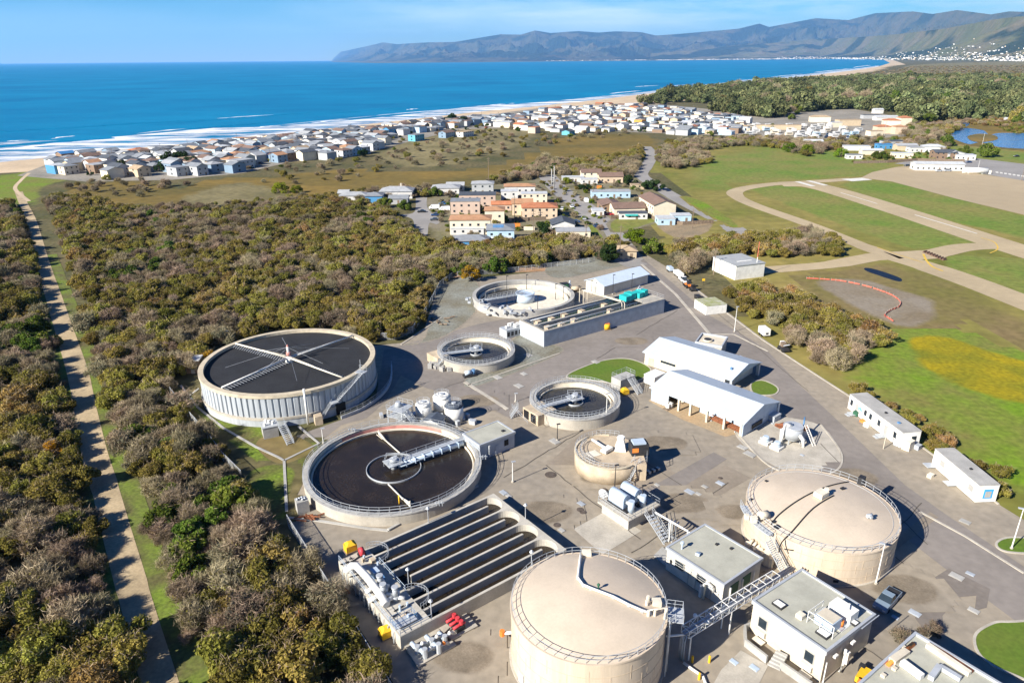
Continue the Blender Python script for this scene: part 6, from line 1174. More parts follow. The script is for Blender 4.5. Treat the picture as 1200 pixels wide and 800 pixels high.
for i,(q,m,lab) in enumerate([((775,470),m_orange,'orange rack of gear at the left end of the open shed'),((783,479),m_white,'white pump stand on the rust stained apron'),((800,471),m_pcream,'pale drums under the shed eave'),((829,480),m_redv,'red and white machine at the middle bay of the open shed')]):
    P=G(*q); T=thing('workshop_rack',lab,'equipment',P,.7); MB().box((0,0,.15),(2.2,1.3,.3)).build('base',m_wood,T); mb=MB()
    for k in range(5): mb.box((random.uniform(-.8,.8),random.uniform(-.4,.4),.7+random.random()*.6),(.5,.5,random.uniform(.7,1.6)))
    mb.build('gear',m,T)
P=G(850,499); T=thing('pipe_rack','low rack of rusty pipes stacked before the open shed','rack',P,-.93); mb=MB()
for k in range(9): mb.tube([(-4.2+random.random(),-.7+.17*k,.5+.15*(k%3)),(4+random.random(),-.7+.17*k,.5+.15*(k%3))],.11,5)
mb.build('pipes',m_rust,T); MB().box((-3,0,.2),(.2,1.9,.4)).box((3,0,.2),(.2,1.9,.4)).build('stand',m_steel,T)
# little block house at the drive corner
T,Lx,Wy=block('little cream block house with a roof fan behind the back shed',(846,407),(853,396),(818,397),3.4,m_wallb,m_wallb,.4,'switch_house'); MB().cyl((Lx*.4,Wy*.62,3.4),1.2,.5,16).build('roof_fan',m_wallb,T); MB().cyl((Lx*.4,Wy*.62,3.9),1.,.05,16).build('fan_grille',m_dark,T); lwin(T,Wy*.45,.0,1.6,2.3,m_bluec,name='door'); lwin(T,Wy*.12,.8,1.,1.3,m_wallc,name='vent')
# ---- site trailers
T,Lx,Wy=container('longer white site trailer with five dark windows and blue sign marks',(1058,507),(1080,505),(993,462),3.5,m_white,m_concg,'trailer','site_trailer')
MB().b2(.2,Lx-.2,.2,Wy-.2,0,.15).build('skirt',m_dark,T)
for f_ in(.11,.40,.56,.66,.94): MB().b2(-.04,0,Wy*f_-.42,Wy*f_+.42,1.35,2.6).build('window',m_glass,T)
for f_ in(.27,.83): MB().b2(-.04,0,Wy*f_-.5,Wy*f_+.5,.4,2.6).build('door',m_concg,T)
s_=MB().b2(-.03,0,Wy*.72,Wy*.80,1.5,2.5).build('sign',m_white,T); m_sign=mat('sign_blue',(.05,.32,.62),.6,.1,1.); MB().b2(-.05,-.03,Wy*.723,Wy*.738,1.6,2.3).b2(-.05,-.03,Wy*.747,Wy*.765,1.6,2.45).b2(-.05,-.03,Wy*.775,Wy*.795,1.6,2.3).build('blue_mark',m_sign,s_); MB().b2(Lx*.55,Lx*.8,-.04,0,1.3,2.5).build('window',m_glass,T); MB().box((Lx*.4,Wy*.2,3.75),(.5,.5,.3)).build('roof_vent',m_blue,T); MB().box((Lx*.45,Wy*.45,3.75),(.4,.4,.3)).build('roof_vent',m_dark,T)
for f_ in(.27,.83): MB().b2(-1.6,-.1,Wy*f_-.8,Wy*f_+.8,.25,.4).b2(-2.2,-1.6,Wy*f_-.6,Wy*f_+.6,.05,.2).build('step',m_steel,T)
T,Lx,Wy=container('shorter white site trailer nearest the right edge with a blue framed end window',(1148,569),(1172,568),(1089,526),3.5,m_white,m_concg,'trailer','site_trailer')
MB().b2(.2,Lx-.2,.2,Wy-.2,0,.15).build('skirt',m_dark,T)
for f_ in(.14,.78): MB().b2(-.04,0,Wy*f_-.6,Wy*f_+.6,1.4,2.5).build('window',m_concg,T)
w_=MB().b2(Lx*.3,Lx*.75,-.05,0,.9,2.7).build('window',m_sign,T); MB().b2(Lx*.38,Lx*.67,-.08,-.05,1.1,2.3).build('pane',m_concg,w_); MB().b2(-.03,0,Wy*.45,Wy*.52,.4,2.5).build('door',m_white,T);
for f_ in(.45,.94): MB().b2(-1.7,-.1,Wy*f_-.7,Wy*f_+.9,.3,.45).build('step',m_steel,T)
MB().box((Lx*.5,Wy*.4,3.7),(.4,.4,.25)).build('roof_vent',m_dark,T)
for q,m,lab,dd in [((1063,526),m_pcream,'tan crate leaning at the end of the longer trailer',(1.8,1.5,1.9)),((1017,499),m_white,'white bags on the ground beside the longer trailer',(1.9,1.1,.8)),((1003,487),m_green,'dark bin at the steps of the longer trailer',(1.,1.,1.)),((1051,521),m_bluec,'grey bin before the longer trailer end',(1.4,.8,.8)),((1075,526),m_bluec,'grey bin behind the tan crate',(1.3,.9,.9)),((1090,559),m_pcream,'pale sack on the dirt by the shorter trailer',(1.1,.8,.6)),((1012,494),m_orange,'orange scrap pile beside the longer trailer',(1.5,1.,.35))]:
    P=G(*q); T=thing('crate' if 'crate' in lab else 'bin' if 'bin' in lab else 'sacks',lab,'crate' if 'crate' in lab else 'bin' if 'bin' in lab else 'sacks',P,.6); MB().box((0,0,dd[2]/2),dd).build('body',m,T); MB().box((0,0,dd[2]+.05),(dd[0]*1.05,dd[1]*1.05,.1)).build('lid',m,T)
mb=MB(); P=G(1035,526); mb.tube([P,P+Vector((0,0,4.4))],.09,5); mb.tube([P+Vector((0,0,4.2)),G(1041,496,4.)],.05,4); tag(mb.build('wooden_post',m_wallb),'leaning pale post before the longer trailer','post')
# ---- lamp posts, fences, lids
for b,t,lab in [((600.8,565),(601,541),'white lamp post between the largest clarifier and the round thickener'),((710,496.5),(711,461),'white lamp post at the near rim of the walkway ringed clarifier'),((1026,684.5),(1036.5,637),'white lamp post against the wide domed tank'),((860.5,389),(861,359.5),'white lamp post at the drive gutter crossing'),((1185,643),(1192,596),'white street lamp on the green island at the right edge'),((379,520),(379,502),'short white lamp between the ribbed tank and the largest clarifier'),((267,402),(266,388),'slim pole behind the ribbed tank'),((604,471),(604,461),'short lamp at the left of the walkway ringed clarifier')]:
    lamp(b,t,lab,True,arm=(-.5,.2) if t[0]>1000 else (.3,.1))
for b,t,lab in [((720,577),(720.5,545),'black lamp post against the round thickener'),((751,604),(752,569),'black lamp post on the blower deck'),((744,575),(744,562),'short black lamp post behind the blower deck'),((653,516),(653.5,497),'slim post before the walkway ringed clarifier')]: lamp(b,t,lab,False,group='dark lamp posts among the tanks')
def fence(pxs,h,label,wood=False,m=None,name='fence'):
    P=[G(*p) for p in pxs]; T=thing(name,label,'fence',P[0]); Q=[LP(T,p) for p in P]; pan=MB(); po=MB()
    for a,b in zip(Q,Q[1:]):
        k=max(1,round((b-a).length/2.6))
        for i in range(k): p=a.lerp(b,i/k); po.tube([p,p+Vector((0,0,h+.1))],.07 if not wood else .09,4)
        if wood: d=(b-a); pan.box((a+b)/2+Vector((0,0,h/2)),(d.length,.08,h),math.atan2(d.y,d.x))
        else: pan.add([a,b,b+Vector((0,0,h)),a+Vector((0,0,h))],[(0,1,2,3)]); po.tube([a+Vector((0,0,h)),b+Vector((0,0,h))],.05,4)
    pan.build('panel' if wood else 'mesh',m or (m_wood if wood else m_chain),T); po.build('post',m_wood if wood else m_steel,T); return T
fence([(338,616),(380,684),(430,765),(466,826)],2.2,'chain link fence along the left side of the raceway basin')
fence([(200,462),(220,488),(244,515),(262,540),(284,562)],2.0,'chain link fence along the scrub left of the ribbed tank')
fence([(440,398),(462,398),(484,390),(500,366),(516,336),(530,326)],2.0,'chain link fence at the back left of the plant')
fence([(536,324),(600,319),(690,308),(742,296)],1.8,'chain link fence below the trees at the back of the plant')
LMK=[((712,530),'beside the round thickener'),((736,600),'beside the blower deck'),((462,555),'by the largest clarifier'),((620,610),'beside the raceway basin'),((673,466),'by the walkway ringed clarifier'),((558,410),'by the smallest clarifier'),((960,610),'by the wide domed tank'),((1100,690),'on the forecourt'),((830,480),'before the open shed'),((336,450),'below the ribbed tank'),((690,715),'by the front domed tank'),((950,740),'before the square block building'),((930,515),'by the grit hopper')]
LIDM=[m_bluec,m_concg,mat('iron_lid',(.10,.08,.065),.8,.2,2.),m_gblue]
for x_,y_,s_,q in [(757,551.5,1.5,0),(870,524,1.7,1),(879,532,2.,1),(650,517,1.9,1),(681,590,1.2,0),(680,597,.8,2),(808,576,1.5,0),(818,578.5,1.,1),(844,566,1.3,0),(658,621,1.,1),(653,615,.8,2),(770,568,.9,1),(645,556,1.3,2),(844,560,.5,2),(1141,715,1.2,1),(1121,675,1.6,1),(1072,718,1.3,0),(1137,672,1.,0),(1131,611,1.4,1),(940,533,.7,0),(590,577,1.3,0),(596,581,1.,1),(683,600,.7,2),(416,517,1.8,1),(409,523,1.5,1),(404,520,1.,1),(619,416,2.,1),(614,438,1.6,1),(698,424,1.8,1),(583,442,2.,1),(1049,723,.8,0),(860,775,.9,3),(884,782,1.,3),(826,570,1.,1),(608,452,2.,1),(905,496,.6,0)]:
    lm=min(LMK,key=lambda k:(k[0][0]-x_)**2+2*(k[0][1]-y_)**2)[1]; P=G(x_,y_,.1); w_=['blue grey steel plate','pale concrete lid','round iron lid','grey steel plate'][q]
    mb=MB().cyl((0,0,0),s_*.8,.06,16).cyl((0,0,.06),s_*.6,.03,16) if q==2 else MB().box((0,0,.03),(s_*1.15,s_*.8,.06)).box((0,0,.075),(s_*.95,s_*.6,.03))
    tag(mb.build('access_lid',LIDM[q],loc=P,rz=-.9),f'{w_} set in the pavement {lm}','lid','access lids: '+w_+' '+lm)
struct('grating',MB().prism([tuple(G2(*q)) for q in[(384,691),(402,686),(411,695),(394,706)]],.05,.14),m_rust,'rust red grating on the ground left of the basin deck')
mb=MB()
for i in range(14): P=G(random.uniform(358,374),random.uniform(604,612)); mb.tube([(P.x,P.y,.3),(P.x+random.uniform(-2,2),P.y+random.uniform(-1,1),.5)],.13,5)
tag(mb.build('pipe_scrap',m_rust),'pile of rusty pipe scrap left of the largest clarifier','scrap')
# ---------------- houses, town, airfield sheds, vehicles ----------------
WC={'white':(.56,.55,.52),'cream':(.66,.58,.44),'peach':(.58,.45,.32),'tan':(.50,.40,.27),'pale blue':(.38,.52,.62),'blue':(.07,.24,.44),'grey':(.38,.39,.39),'turquoise':(.12,.36,.44),'orange':(.66,.30,.06),'brown':(.22,.15,.10),'pink':(.50,.38,.30),'blue grey':(.20,.28,.36)}
RC={'grey':(.21,.225,.24),'pale grey':(.33,.34,.345),'brown':(.19,.125,.095),'orange tile':(.40,.22,.12),'white':(.46,.475,.48),'dark':(.075,.085,.10),'terracotta':(.40,.16,.08),'tan':(.40,.30,.19),'sea blue':(.05,.20,.42)}
def wm(c): return mat('wall_'+c.replace(' ','_'),WC[c],.8,.07,.3,fine=.04)
def rm(c): return mat('roof_'+c.replace(' ','_'),RC[c],.8,.12,.5,fine=.1)
HM={}
def house_parts(w,d,h,roof,wc,rc,rise=1.4,win=True):
    """meshes of a house centred on its footprint, front towards local -y"""
    key=(w,d,h,roof,wc,rc,rise,win)
    if key in HM: return HM[key]
    x,y=w/2,d/2; out=[]; ov=.45
    wl=MB().b2(-x,x,-y,y,0,h)
    if roof=='gable': # ridge along x
        for s in(-1,1): wl.add([(s*(x-.003),-y,h),(s*(x-.003),y,h),(s*(x-.003),0,h+rise-.08)],[(0,1,2)])
        V=[(-x-ov,-y-ov,h-.1),(-x-ov,0,h+rise),(-x-ov,y+ov,h-.1),(x+ov,-y-ov,h-.1),(x+ov,0,h+rise),(x+ov,y+ov,h-.1)]; Fc=[(0,3,4,1),(1,4,5,2)]
    elif roof=='gable2': # ridge along y, gable to the front
        for s in(-1,1): wl.add([(-x,s*(y-.003),h),(x,s*(y-.003),h),(0,s*(y-.003),h+rise-.08)],[(0,1,2)])
        V=[(-x-ov,-y-ov,h-.1),(0,-y-ov,h+rise),(x+ov,-y-ov,h-.1),(-x-ov,y+ov,h-.1),(0,y+ov,h+rise),(x+ov,y+ov,h-.1)]; Fc=[(0,1,4,3),(1,2,5,4)]
    elif roof=='hip':
        k=min(x,y)*.9; V=[(-x-ov,-y-ov,h),(x+ov,-y-ov,h),(x+ov,y+ov,h),(-x-ov,y+ov,h)]+([(-x+k,0,h+rise),(x-k,0,h+rise)] if x>=y else [(0,-y+k,h+rise),(0,y-k,h+rise)])
        Fc=[(0,1,5,4),(1,2,5),(2,3,4,5),(3,0,4)] if x>=y else [(0,1,4),(1,2,5,4),(2,3,5),(3,0,4,5)]
    else: V=None
    rb=MB()
    if V:
        n=len(V); rb.add(V+[(a,b,c+.18) for a,b,c in V],[[i+n for i in f] for f in Fc]+[list(f)[::-1] for f in Fc])
        E={}
        for f in Fc:
            for a,b in zip(f,f[1:]+f[:1]): E[(a,b)]=1
        for a,b in list(E):
            if (b,a) not in E: rb.f.append([a,b,b+n,a+n]); rb.sm.append(False); rb.mi.append(0)
    else: rb.b2(-x-.2,x+.2,-y-.2,y+.2,h,h+.25)
    out.append(('wall',wl.mesh('wall',wm(wc)))); out.append(('roof',rb.mesh('roof',rm(rc))))
    if win:
        ns=max(2,int(w/3.2)); st=2 if h>4.6 else 1
        for s in range(st):
            for i in range(ns):
                cx=-x+w*(i+.5)/ns; 
                if s==0 and i==ns//2: out.append(('door',MB().b2(cx-.55,cx+.55,-y-.05,-y-.003,0,2.1).mesh('door',m_wood)))
                else: out.append(('window',MB().b2(cx-.5,cx+.5,-y-.05,-y-.003,1.1+s*2.8,2.1+s*2.8).mesh('window',m_glass)))
            out.append(('window',MB().b2(-x-.05,-x-.003,-.7,.7,1.+s*2.8,2.2+s*2.8).mesh('window',m_glass)))
    HM[key]=out; return out
def house(P,w,d,h,roof,wc,rc,label,rot=0.,name='house',cat='house',group=None,rise=1.4,win=True,extra=None):
    T=thing(name,label,cat,P,rot,group)
    for nm,me in house_parts(w,d,h,roof,wc,rc,rise,win):
        o=bpy.data.objects.new(nm,me); COL.objects.link(o); o.parent=T
        if nm=='roof': T_roof=o
    if extra: extra(T,T_roof)
    return T
def HS(px,w,d,h,*a,**k): return house(G(*px),round(w*1.12,2),round(d*1.1,2),h*1.05,*a,**k)
def chim(x,y,h): return lambda T,r: MB().box((x,y,h),(.8,.8,1.8)).build('chimney',m_brick if h<6 else m_wallb,r)
HS((416,235),13,8,3.2,'hip','white','pale grey','white bungalow with pale hip roof at the left end of the village')
HS((440,236),8,8,3.4,'hip','blue','grey','blue walled wing beside the white bungalow at the village left end')
HS((404,232),5,5,3,'gable','grey','pale grey','small grey shed at the far left of the village')
HS((466,231),16,10,3.8,'hip','white','pale grey','white house with broad pale roof at the head of the cul-de-sac',rise=2.,extra=chim(2,2,6.5))
HS((468,238),9,6,2.8,'gable','grey','grey','grey roofed garage before the white cul-de-sac house')
HS((523,226),14,10,3.4,'hip','white','pale grey','pale roofed house with an L shaped front at the back of the village'); HS((534,223),9,6,3.2,'gable','grey','pale grey','grey lean house joining the pale roofed one')
HS((566,226),11,8,5.5,'hip','grey','pale grey','house with a white hip roof above the dark roofed block',rise=1.1)
HS((560,240),17,9,5.6,'flat','pink','dark','long dark flat roofed block with solar panels in the village')
HS((546,249),13,8,6,'flat','pink','grey','pink sided block with a grey flat roof beside the orange roofed house')
HS((552,272),16,9,6.2,'hip','cream','orange tile','cream two storey house with an orange tile roof and blank white garage wall',rise=1.2)
HS((580,262),8,8,6.6,'hip','cream','orange tile','narrow cream tower house with an orange tile roof',rise=1.1)
HS((609,231),15,8,6.2,'hip','white','orange tile','tall white house with an orange tile roof at the back of the village',rise=1.)
HS((597,236),8,6,5.6,'flat','white','white','boxy white house with a blank wall before the orange roofs')
HS((612,250),9,9,5.6,'gable','peach','orange tile','peach villa with arched balcony and terracotta roof'); HS((632,254),15,10,5.2,'hip','peach','terracotta','right wing of the peach villa with a wide terracotta roof',rise=1.5)
HS((626,238),12,6,5.2,'flat','cream','white','white flat terrace between the white house and the peach villa'); HS((588,246),9,4,3,'gable','pink','terracotta','low terracotta roofed wall house between the villas')
HS((659,270),9,10,3.6,'gable2','white','dark','white house with a dark gable roof facing the plant',rise=1.7)
HS((671,277),13,7,2.8,'flat','cream','pale grey','low pale roofed shed by the village street')
HS((552,289),13,8,3.2,'hip','blue','grey','blue cottage with brick chimney nearest the plant',rise=1.6,extra=chim(1.,-4.7,2.8))
HS((548,274),13,4,2.6,'flat','white','white','white roofed carport behind the blue cottage')
T=HS((587,283),10,10,5.8,'hip','pale blue','grey','pale blue two storey house with a balcony and solar panels nearest the plant',rise=1.5)
MB().box((0,-5.9,3.1),(9.5,1.5,.2)).rail([(-4.7,-6.6,3.2),(4.7,-6.6,3.2)],1.0,1.2).build('balcony',m_white,T); MB().box((-1,-2.6,7.1),(4.5,2.6,.12),0,0,.28).build('solar_panel',m_blue,T); MB().b2(-3,3,-5.58,-5.45,0,2.4).build('garage_door',m_gblue,T)
HS((692,211),11,9,5.2,'gable','cream','brown','cream two storey house with a brown roof by the marsh thicket'); HS((715,213),13,8,3.6,'gable','peach','brown','peach house with a folded brown roof beside the cream house',rise=2.); HS((671,213),12,5,3,'flat','white','white','low white flat house left of the brown roofed pair')
HS((715,231),19,6,3.4,'flat','pale blue','pale grey','long pale blue flat roofed house in the village'); HS((690,215),9,5,2.8,'flat','white','white','white carport before the cream house')
HS((714,245),9,11,3,'gable2','brown','brown','left brown roofed bungalow of the pair by the lawn',.1); HS((734,249),14,11,3.2,'gable','cream','brown','right brown roofed bungalow of the pair by the lawn',.1,rise=1.7)
HS((741,256),12,5,2.8,'flat','white','dark','flat dark roofed annexe with a turquoise awning by the lawn',extra=lambda T,r: MB().box((-1,-3.2,2.3),(6,1.2,.5)).build('awning',m_teal,T))
HS((700,252),5,6,2.6,'flat','white','white','white lean to beside the left brown roofed bungalow')
vd=G2(788,250)-G2(748,226); HS((769,249),22,10,5.8,'gable','cream','brown','long cream house with a brown gable roof by the airfield road',math.atan2(vd.y,vd.x),rise=2.)
HS((779,262),7,7,2.8,'flat','pale blue','white','small flat white roofed hut at the wooden fence'); HS((797,259),8,5,3,'flat','pale blue','white','pale blue flat hut at the end of the wooden fence'); HS((752,221),12,4,2.4,'flat','tan','tan','tan roofed lean to under the cypress')
HS((732,300),7,7,2.8,'hip','tan','tan','brown roofed shelter at the plant gate among trees')
fence([(548,270),(575,268),(602,266)],1.8,'dark wooden fence behind the blue cottage',True); fence([(602,260),(640,258)],1.8,'dark wooden fence before the peach villa',True); fence([(716,257),(760,254),(772,262),(800,264),(836,262)],1.8,'long brown wooden fence round the lawn and dirt lot',True)
for q,w_,lab in [((648,273),4,'orange fence panel beside the dark gabled white house'),((606,266),3,'orange fence panel right of the pale blue house'),((692,222),3,'left orange gate panel before the cream house'),((702,221),3,'right orange gate panel before the cream house'),((620,270),5,'pale yellow wall panel among the village trees')]:
    P=G(*q); T=thing('panel_fence',lab,'fence',P); MB().box((0,0,.9),(w_,.15,1.7)).build('panel',m_orange if 'orange' in lab else m_pcream,T); MB().box((-w_/2,0,1.),(.15,.2,2.)).box((w_/2,0,1.),(.15,.2,2.)).build('post',m_wood,T)
# palms and utility poles
for i,(q,h) in enumerate([((649,223),15),((646,222),12.5)]):
    T=thing('palm_tree',['taller of the two thin palms by the village street','shorter of the two thin palms by the village street'][i],'palm',G(*q)); MB().tube([(0,0,0),(.2,0,h*.5),(.1,.1,h)],.33,7).build('trunk',m_concg,T); mb=MB()
    for k in range(26):
        a=k*2.4; e=random.uniform(-.5,.9); L_=random.uniform(1.5,2.3); p=[Vector((.1,.1,h)),Vector((.1+L_*.6*cos(a),.1+L_*.6*sin(a),h+.6*e+.3)),Vector((.1+L_*cos(a),.1+L_*sin(a),h+e-.5))]; n=Vector((-sin(a),cos(a),0))*.28
        mb.add([p[0]-n*.3,p[0]+n*.3,p[1]-n,p[1]+n,p[2]],[(0,1,3,2),(2,3,4)])
    mb.build('crown',LM['green'],T)
for b,h,lab in [((573,223),19,'tall wooden utility pole at the marsh edge of the village'),((603,262),13,'utility pole between the blue house and the peach villa'),((625,281),13,'utility pole among the village trees'),((686,296),12,'utility pole on the green strip by the village street'),((726,303),13,'pale utility pole at the plant gate'),((695,232),9,'short utility pole by the orange gate'),((811,268),9,'pole at the end of the wooden fence'),((836,322),9,'wooden pole at the left of the white hangar'),((1036,160),14,'utility pole beside the beige tiled houses'),((1197,212),9,'dark pole at the right edge of the car park')]:
    T=thing('utility_pole',lab,'pole',G(*b)); MB().cyl((0,0,0),.17,h,7,.12).build('pole',m_wood if h!=14 else m_concg,T); MB().box((0,0,h-.8),(2.2,.14,.16)).box((0,0,h-1.9),(1.6,.14,.14)).build('crossarm',m_wood,T)
T=thing('wind_mast','thin red and white mast standing before the white hangar','mast',G(885,324)); MB().cyl((0,0,0),.14,7,7,.12).build('pole',m_white,T); MB().cyl((0,0,7),.13,5.5,7,.09).build('red_top',mat('mast_red',(.62,.16,.10),.6,.1,1.),T); MB().cyl((0,0,2),.16,2.,7).build('red_band',MATS['mast_red'],T)
# vehicles
m_tyre=mat('tyre',(.018,.018,.018),.9,.1,2.); CARM={}
def carpaint(n,c):
    if n not in CARM: CARM[n]=mat('car_'+n,c,.28,.02,.3,spec=.5)
    return CARM[n]
CC={'white':(.75,.75,.73),'silver':(.42,.44,.46),'dark blue':(.02,.05,.14),'blue':(.05,.16,.36),'black':(.02,.02,.022),'red':(.40,.03,.03),'dark grey':(.07,.075,.08),'blue grey':(.19,.25,.31)}
CMESH={}
def carmeshes(kind,colr):
    if (kind,colr) in CMESH: return CMESH[(kind,colr)]
    pm_=carpaint(colr.replace(' ','_'),CC[colr]); L_,W_=(5.5,1.95) if kind=='pickup' else (5.6,2.) if kind=='van' else (4.5,1.8)
    def loft(sec):
        mb=MB(); n=len(sec); vs=[]
        for x,zb,zt,hw,tw in sec: vs+=[(x,-hw,zb),(x,-tw,zt),(x,tw,zt),(x,hw,zb)]
        fs=[(0,1,2,3),((n-1)*4+3,(n-1)*4+2,(n-1)*4+1,(n-1)*4)]
        for i in range(n-1):
            for k in range(4): fs.append((i*4+k,i*4+4+k,i*4+4+(k+1)%4,i*4+(k+1)%4))
        return mb.add(vs,fs)
    h=W_/2
    if kind=='pickup':
        body=loft([(-2.7,.45,.95,h*.93,h*.88),(-2.2,.4,1.08,h,h*.93),(-.9,.4,1.13,h,h*.95),(-.85,.4,1.13,h,h*.95),(2.7,.45,1.1,h,h*.95)]); bed=MB().b2(.95,2.6,-h*.86,h*.86,1.09,1.115)
        cab=loft([(-1.15,1.1,1.14,h*.9,h*.88),(-.55,1.1,1.78,h*.92,h*.76),(.55,1.1,1.8,h*.92,h*.76),(.85,1.1,1.14,h*.9,h*.86)]); roof=MB().b2(-.5,.52,-h*.75,h*.75,1.79,1.84)
        ex=[('truck_bed',bed.mesh('truck_bed',m_dark))]
    elif kind=='van':
        body=loft([(-2.8,.45,1.1,h*.93,h*.88),(-2.2,.4,1.25,h,h*.95),(-1.5,.4,2.2,h,h*.86),(2.7,.4,2.25,h,h*.86)]); cab=loft([(-2.12,1.27,1.3,h*.92,h*.9),(-1.56,1.27,2.1,h*.94,h*.84),(-1.3,1.27,2.12,h*1.005,h*.9)]); roof=MB().b2(-1.2,2.6,-h*.8,h*.8,2.24,2.28); ex=[]
    else:
        body=loft([(-2.2,.4,.72,h*.9,h*.85),(-1.9,.32,.85,h,h*.92),(-.9,.3,.95,h,h*.95),(1.3,.3,.98,h,h*.95),(2.0,.35,.92,h,h*.92),(2.25,.42,.8,h*.92,h*.88)])
        cab=loft([(-1.0,.94,.97,h*.9,h*.88),(-.35,.94,1.42,h*.9,h*.72),(.95,.94,1.44,h*.9,h*.72),(1.6,.94,.98,h*.88,h*.85)]); roof=MB().b2(-.32,.92,-h*.71,h*.71,1.43,1.47); ex=[]
    out=[('body',body.mesh('body',pm_)),('glasshouse',cab.mesh('glasshouse',m_glass)),('roof',roof.mesh('roof',pm_))]+ex
    wx=L_*.3
    for sx_ in(-wx,wx):
        for sy in(-1,1): out.append(('wheel',MB().tube([(sx_,sy*(h-.2),.34),(sx_,sy*(h+.02),.34)],.35,12).mesh('wheel',m_tyre)))
    for sy in(-1,1): out.append(('headlight',MB().box((-L_/2+.08,sy*h*.68,.78),(.12,.4,.18)).mesh('headlight',m_white)))
    CMESH[(kind,colr)]=out; return out
def vehicle(kind,colr,P,rz,label,cat=None,group=None,name=None):
    T=thing(name or {'car':'parked_car','pickup':'pickup_truck','van':'white_van' if colr=='white' else 'van'}[kind],label,cat or {'car':'car','pickup':'pickup','van':'van'}[kind],P,rz,group)
    for nm,me in carmeshes(kind,colr): o=bpy.data.objects.new(nm,me); COL.objects.link(o); o.parent=T
    return T
a_,b_=G2(1030,715),G2(1049,694); d_=b_-a_; vehicle('pickup','blue grey',G(1038.5,707),math.atan2(d_.y,d_.x),'blue grey pickup parked behind the square block building')
sd_=G2(722,285)-G2(680,240); SA=math.atan2(sd_.y,sd_.x)
for k,c_,q,r,lab in [('car','white',(670,243),SA,'white car parked at the left kerb of the village street'),('car','silver',(684,257),SA,'silver car on the left kerb of the village street'),('car','dark blue',(698,266),SA,'dark blue car on the grass strip by the village street'),('van','white',(687,237),SA,'white van at the right kerb of the village street'),('pickup','white',(703,248),SA+1.3,'white pickup in a drive off the village street'),('car','dark grey',(708,251),SA+1.3,'dark car beside the white pickup'),('car','red',(714,252),SA+1.3,'red car beside the dark car in the drive'),('car','dark blue',(674,261),SA+1.4,'dark blue car beside the dark gabled white house'),('car','white',(658,246),SA+1.4,'white car at the peach villa drive'),('car','dark blue',(510,253),.1,'dark blue car parked by the cul-de-sac'),('car','dark grey',(509,258.5),.1,'dark grey car parked nearest in the cul-de-sac'),('car','blue',(519,240),.2,'blue car on the drive of the pink block'),('van','white',(509,245),.1,'white van before the pink block'),('van','white',(521,247),.2,'second white van beside the pink block'),('car','black',(494,249),.05,'black car in the shade of the cul-de-sac trees'),('car','white',(646,214),SA,'white car behind the twin palms'),('car','silver',(648,209),SA,'silver car at the far end of the village street'),('car','dark blue',(498,224),1.5,'dark car at the head of the cul-de-sac'),
  ('pickup','silver',(1110,201),.1,'silver pickup beside the white apron building'),('car','white',(1084,197),.1,'white car left of the white apron building'),('car','dark grey',(1063,195),.2,'dark car at the edge of the apron'),('car','blue',(1122,200),.3,'blue car right of the white apron building'),('car','dark blue',(1135,191),.2,'dark blue car by the tarmac behind the apron'),('car','black',(1191,184),.2,'black car on the road at the right edge'),('van','white',(1074,193.5),.1,'white van beside the white apron building'),('car','silver',(1100,201.2),.1,'pale car before the white apron building')]:
    vehicle(k,c_,G(*q),r,lab)
# plant machines along the drive
def trailer_unit(q,rz,lab,dims,m,name='equipment_trailer',wheels=True):
    T=thing(name,lab,'trailer',G(*q),rz); l,w_,h=dims; MB().box((0,0,.6+h/2),(l,w_,h)).build('body',m,T); MB().box((0,0,.63+h),(l*.9,w_*.9,.08)).build('roof',m,T)
    for s in(-1,1):
        for k in(-.35,.35): MB().tube([(k*l*.6,s*(w_/2-.1),.35),(k*l*.6,s*(w_/2+.1),.35)],.36,10).build('wheel',m_tyre,T)
    MB().tube([(-l/2,0,.5),(-l/2-1.2,0,.5)],.08,5).build('hitch',m_dark,T); return T
DA=math.atan2((G2(893,398)-G2(790,318)).y,(G2(893,398)-G2(790,318)).x)
T=trailer_unit((895,393),DA,'white engine trailer parked on the airfield side of the drive',(3.4,1.9,1.8),m_white); MB().box((1.72,0,1.2),(.05,.7,.5)).build('grille',m_dark,T)
T=thing('mobile_crane','dark engine hoist with chairs and arm behind the white engine trailer','machine',G(918,411),DA); MB().box((0,0,.7),(3.2,1.7,.6)).build('chassis',m_dark,T); MB().box((-.8,.2,1.5),(1.2,1.2,1.1)).build('cab',m_wood,T); MB().tube([(-.5,0,1.2),(1.8,.4,2.4)],.18,5).build('arm',m_steel,T); MB().box((-2.2,.8,1.),(1.1,1.,1.6)).build('tank',m_white,T)
for sx_ in(-1.1,1.1):
    for sy in(-.9,.9): MB().tube([(sx_,sy-.15,.4),(sx_,sy+.15,.4)],.42,10).build('wheel',m_tyre,T)
T=thing('service_truck','small white service machine at the corner of the back shed','machine',G(866,425),.4); MB().box((0,0,.8),(2.8,1.5,.7)).build('body',m_wallc,T); MB().box((.2,.1,1.4),(1.,1.1,.7)).build('cab',m_steel,T)
for sx_ in(-.9,.9):
    for sy in(-.8,.8): MB().tube([(sx_,sy-.12,.35),(sx_,sy+.12,.35)],.36,10).build('wheel',m_tyre,T)
T,Lx,Wy=container('white box container with a mossy roof beside the drive',(828,359),(852,356.5),(820,350),2.9,m_white,mat('mossy_roof',(.40,.39,.30),.9,.25,.6,col2=(.26,.28,.10))); MB().b2(-.03,0,.3,Wy-.3,.3,2.6).build('door',m_wallc,T)
vehicle('pickup','white',G(838,360.5),.15,'white pickup parked before the mossy roofed container')
vehicle('pickup','white',G(801,330),DA,'white pickup in the row along the back drive')
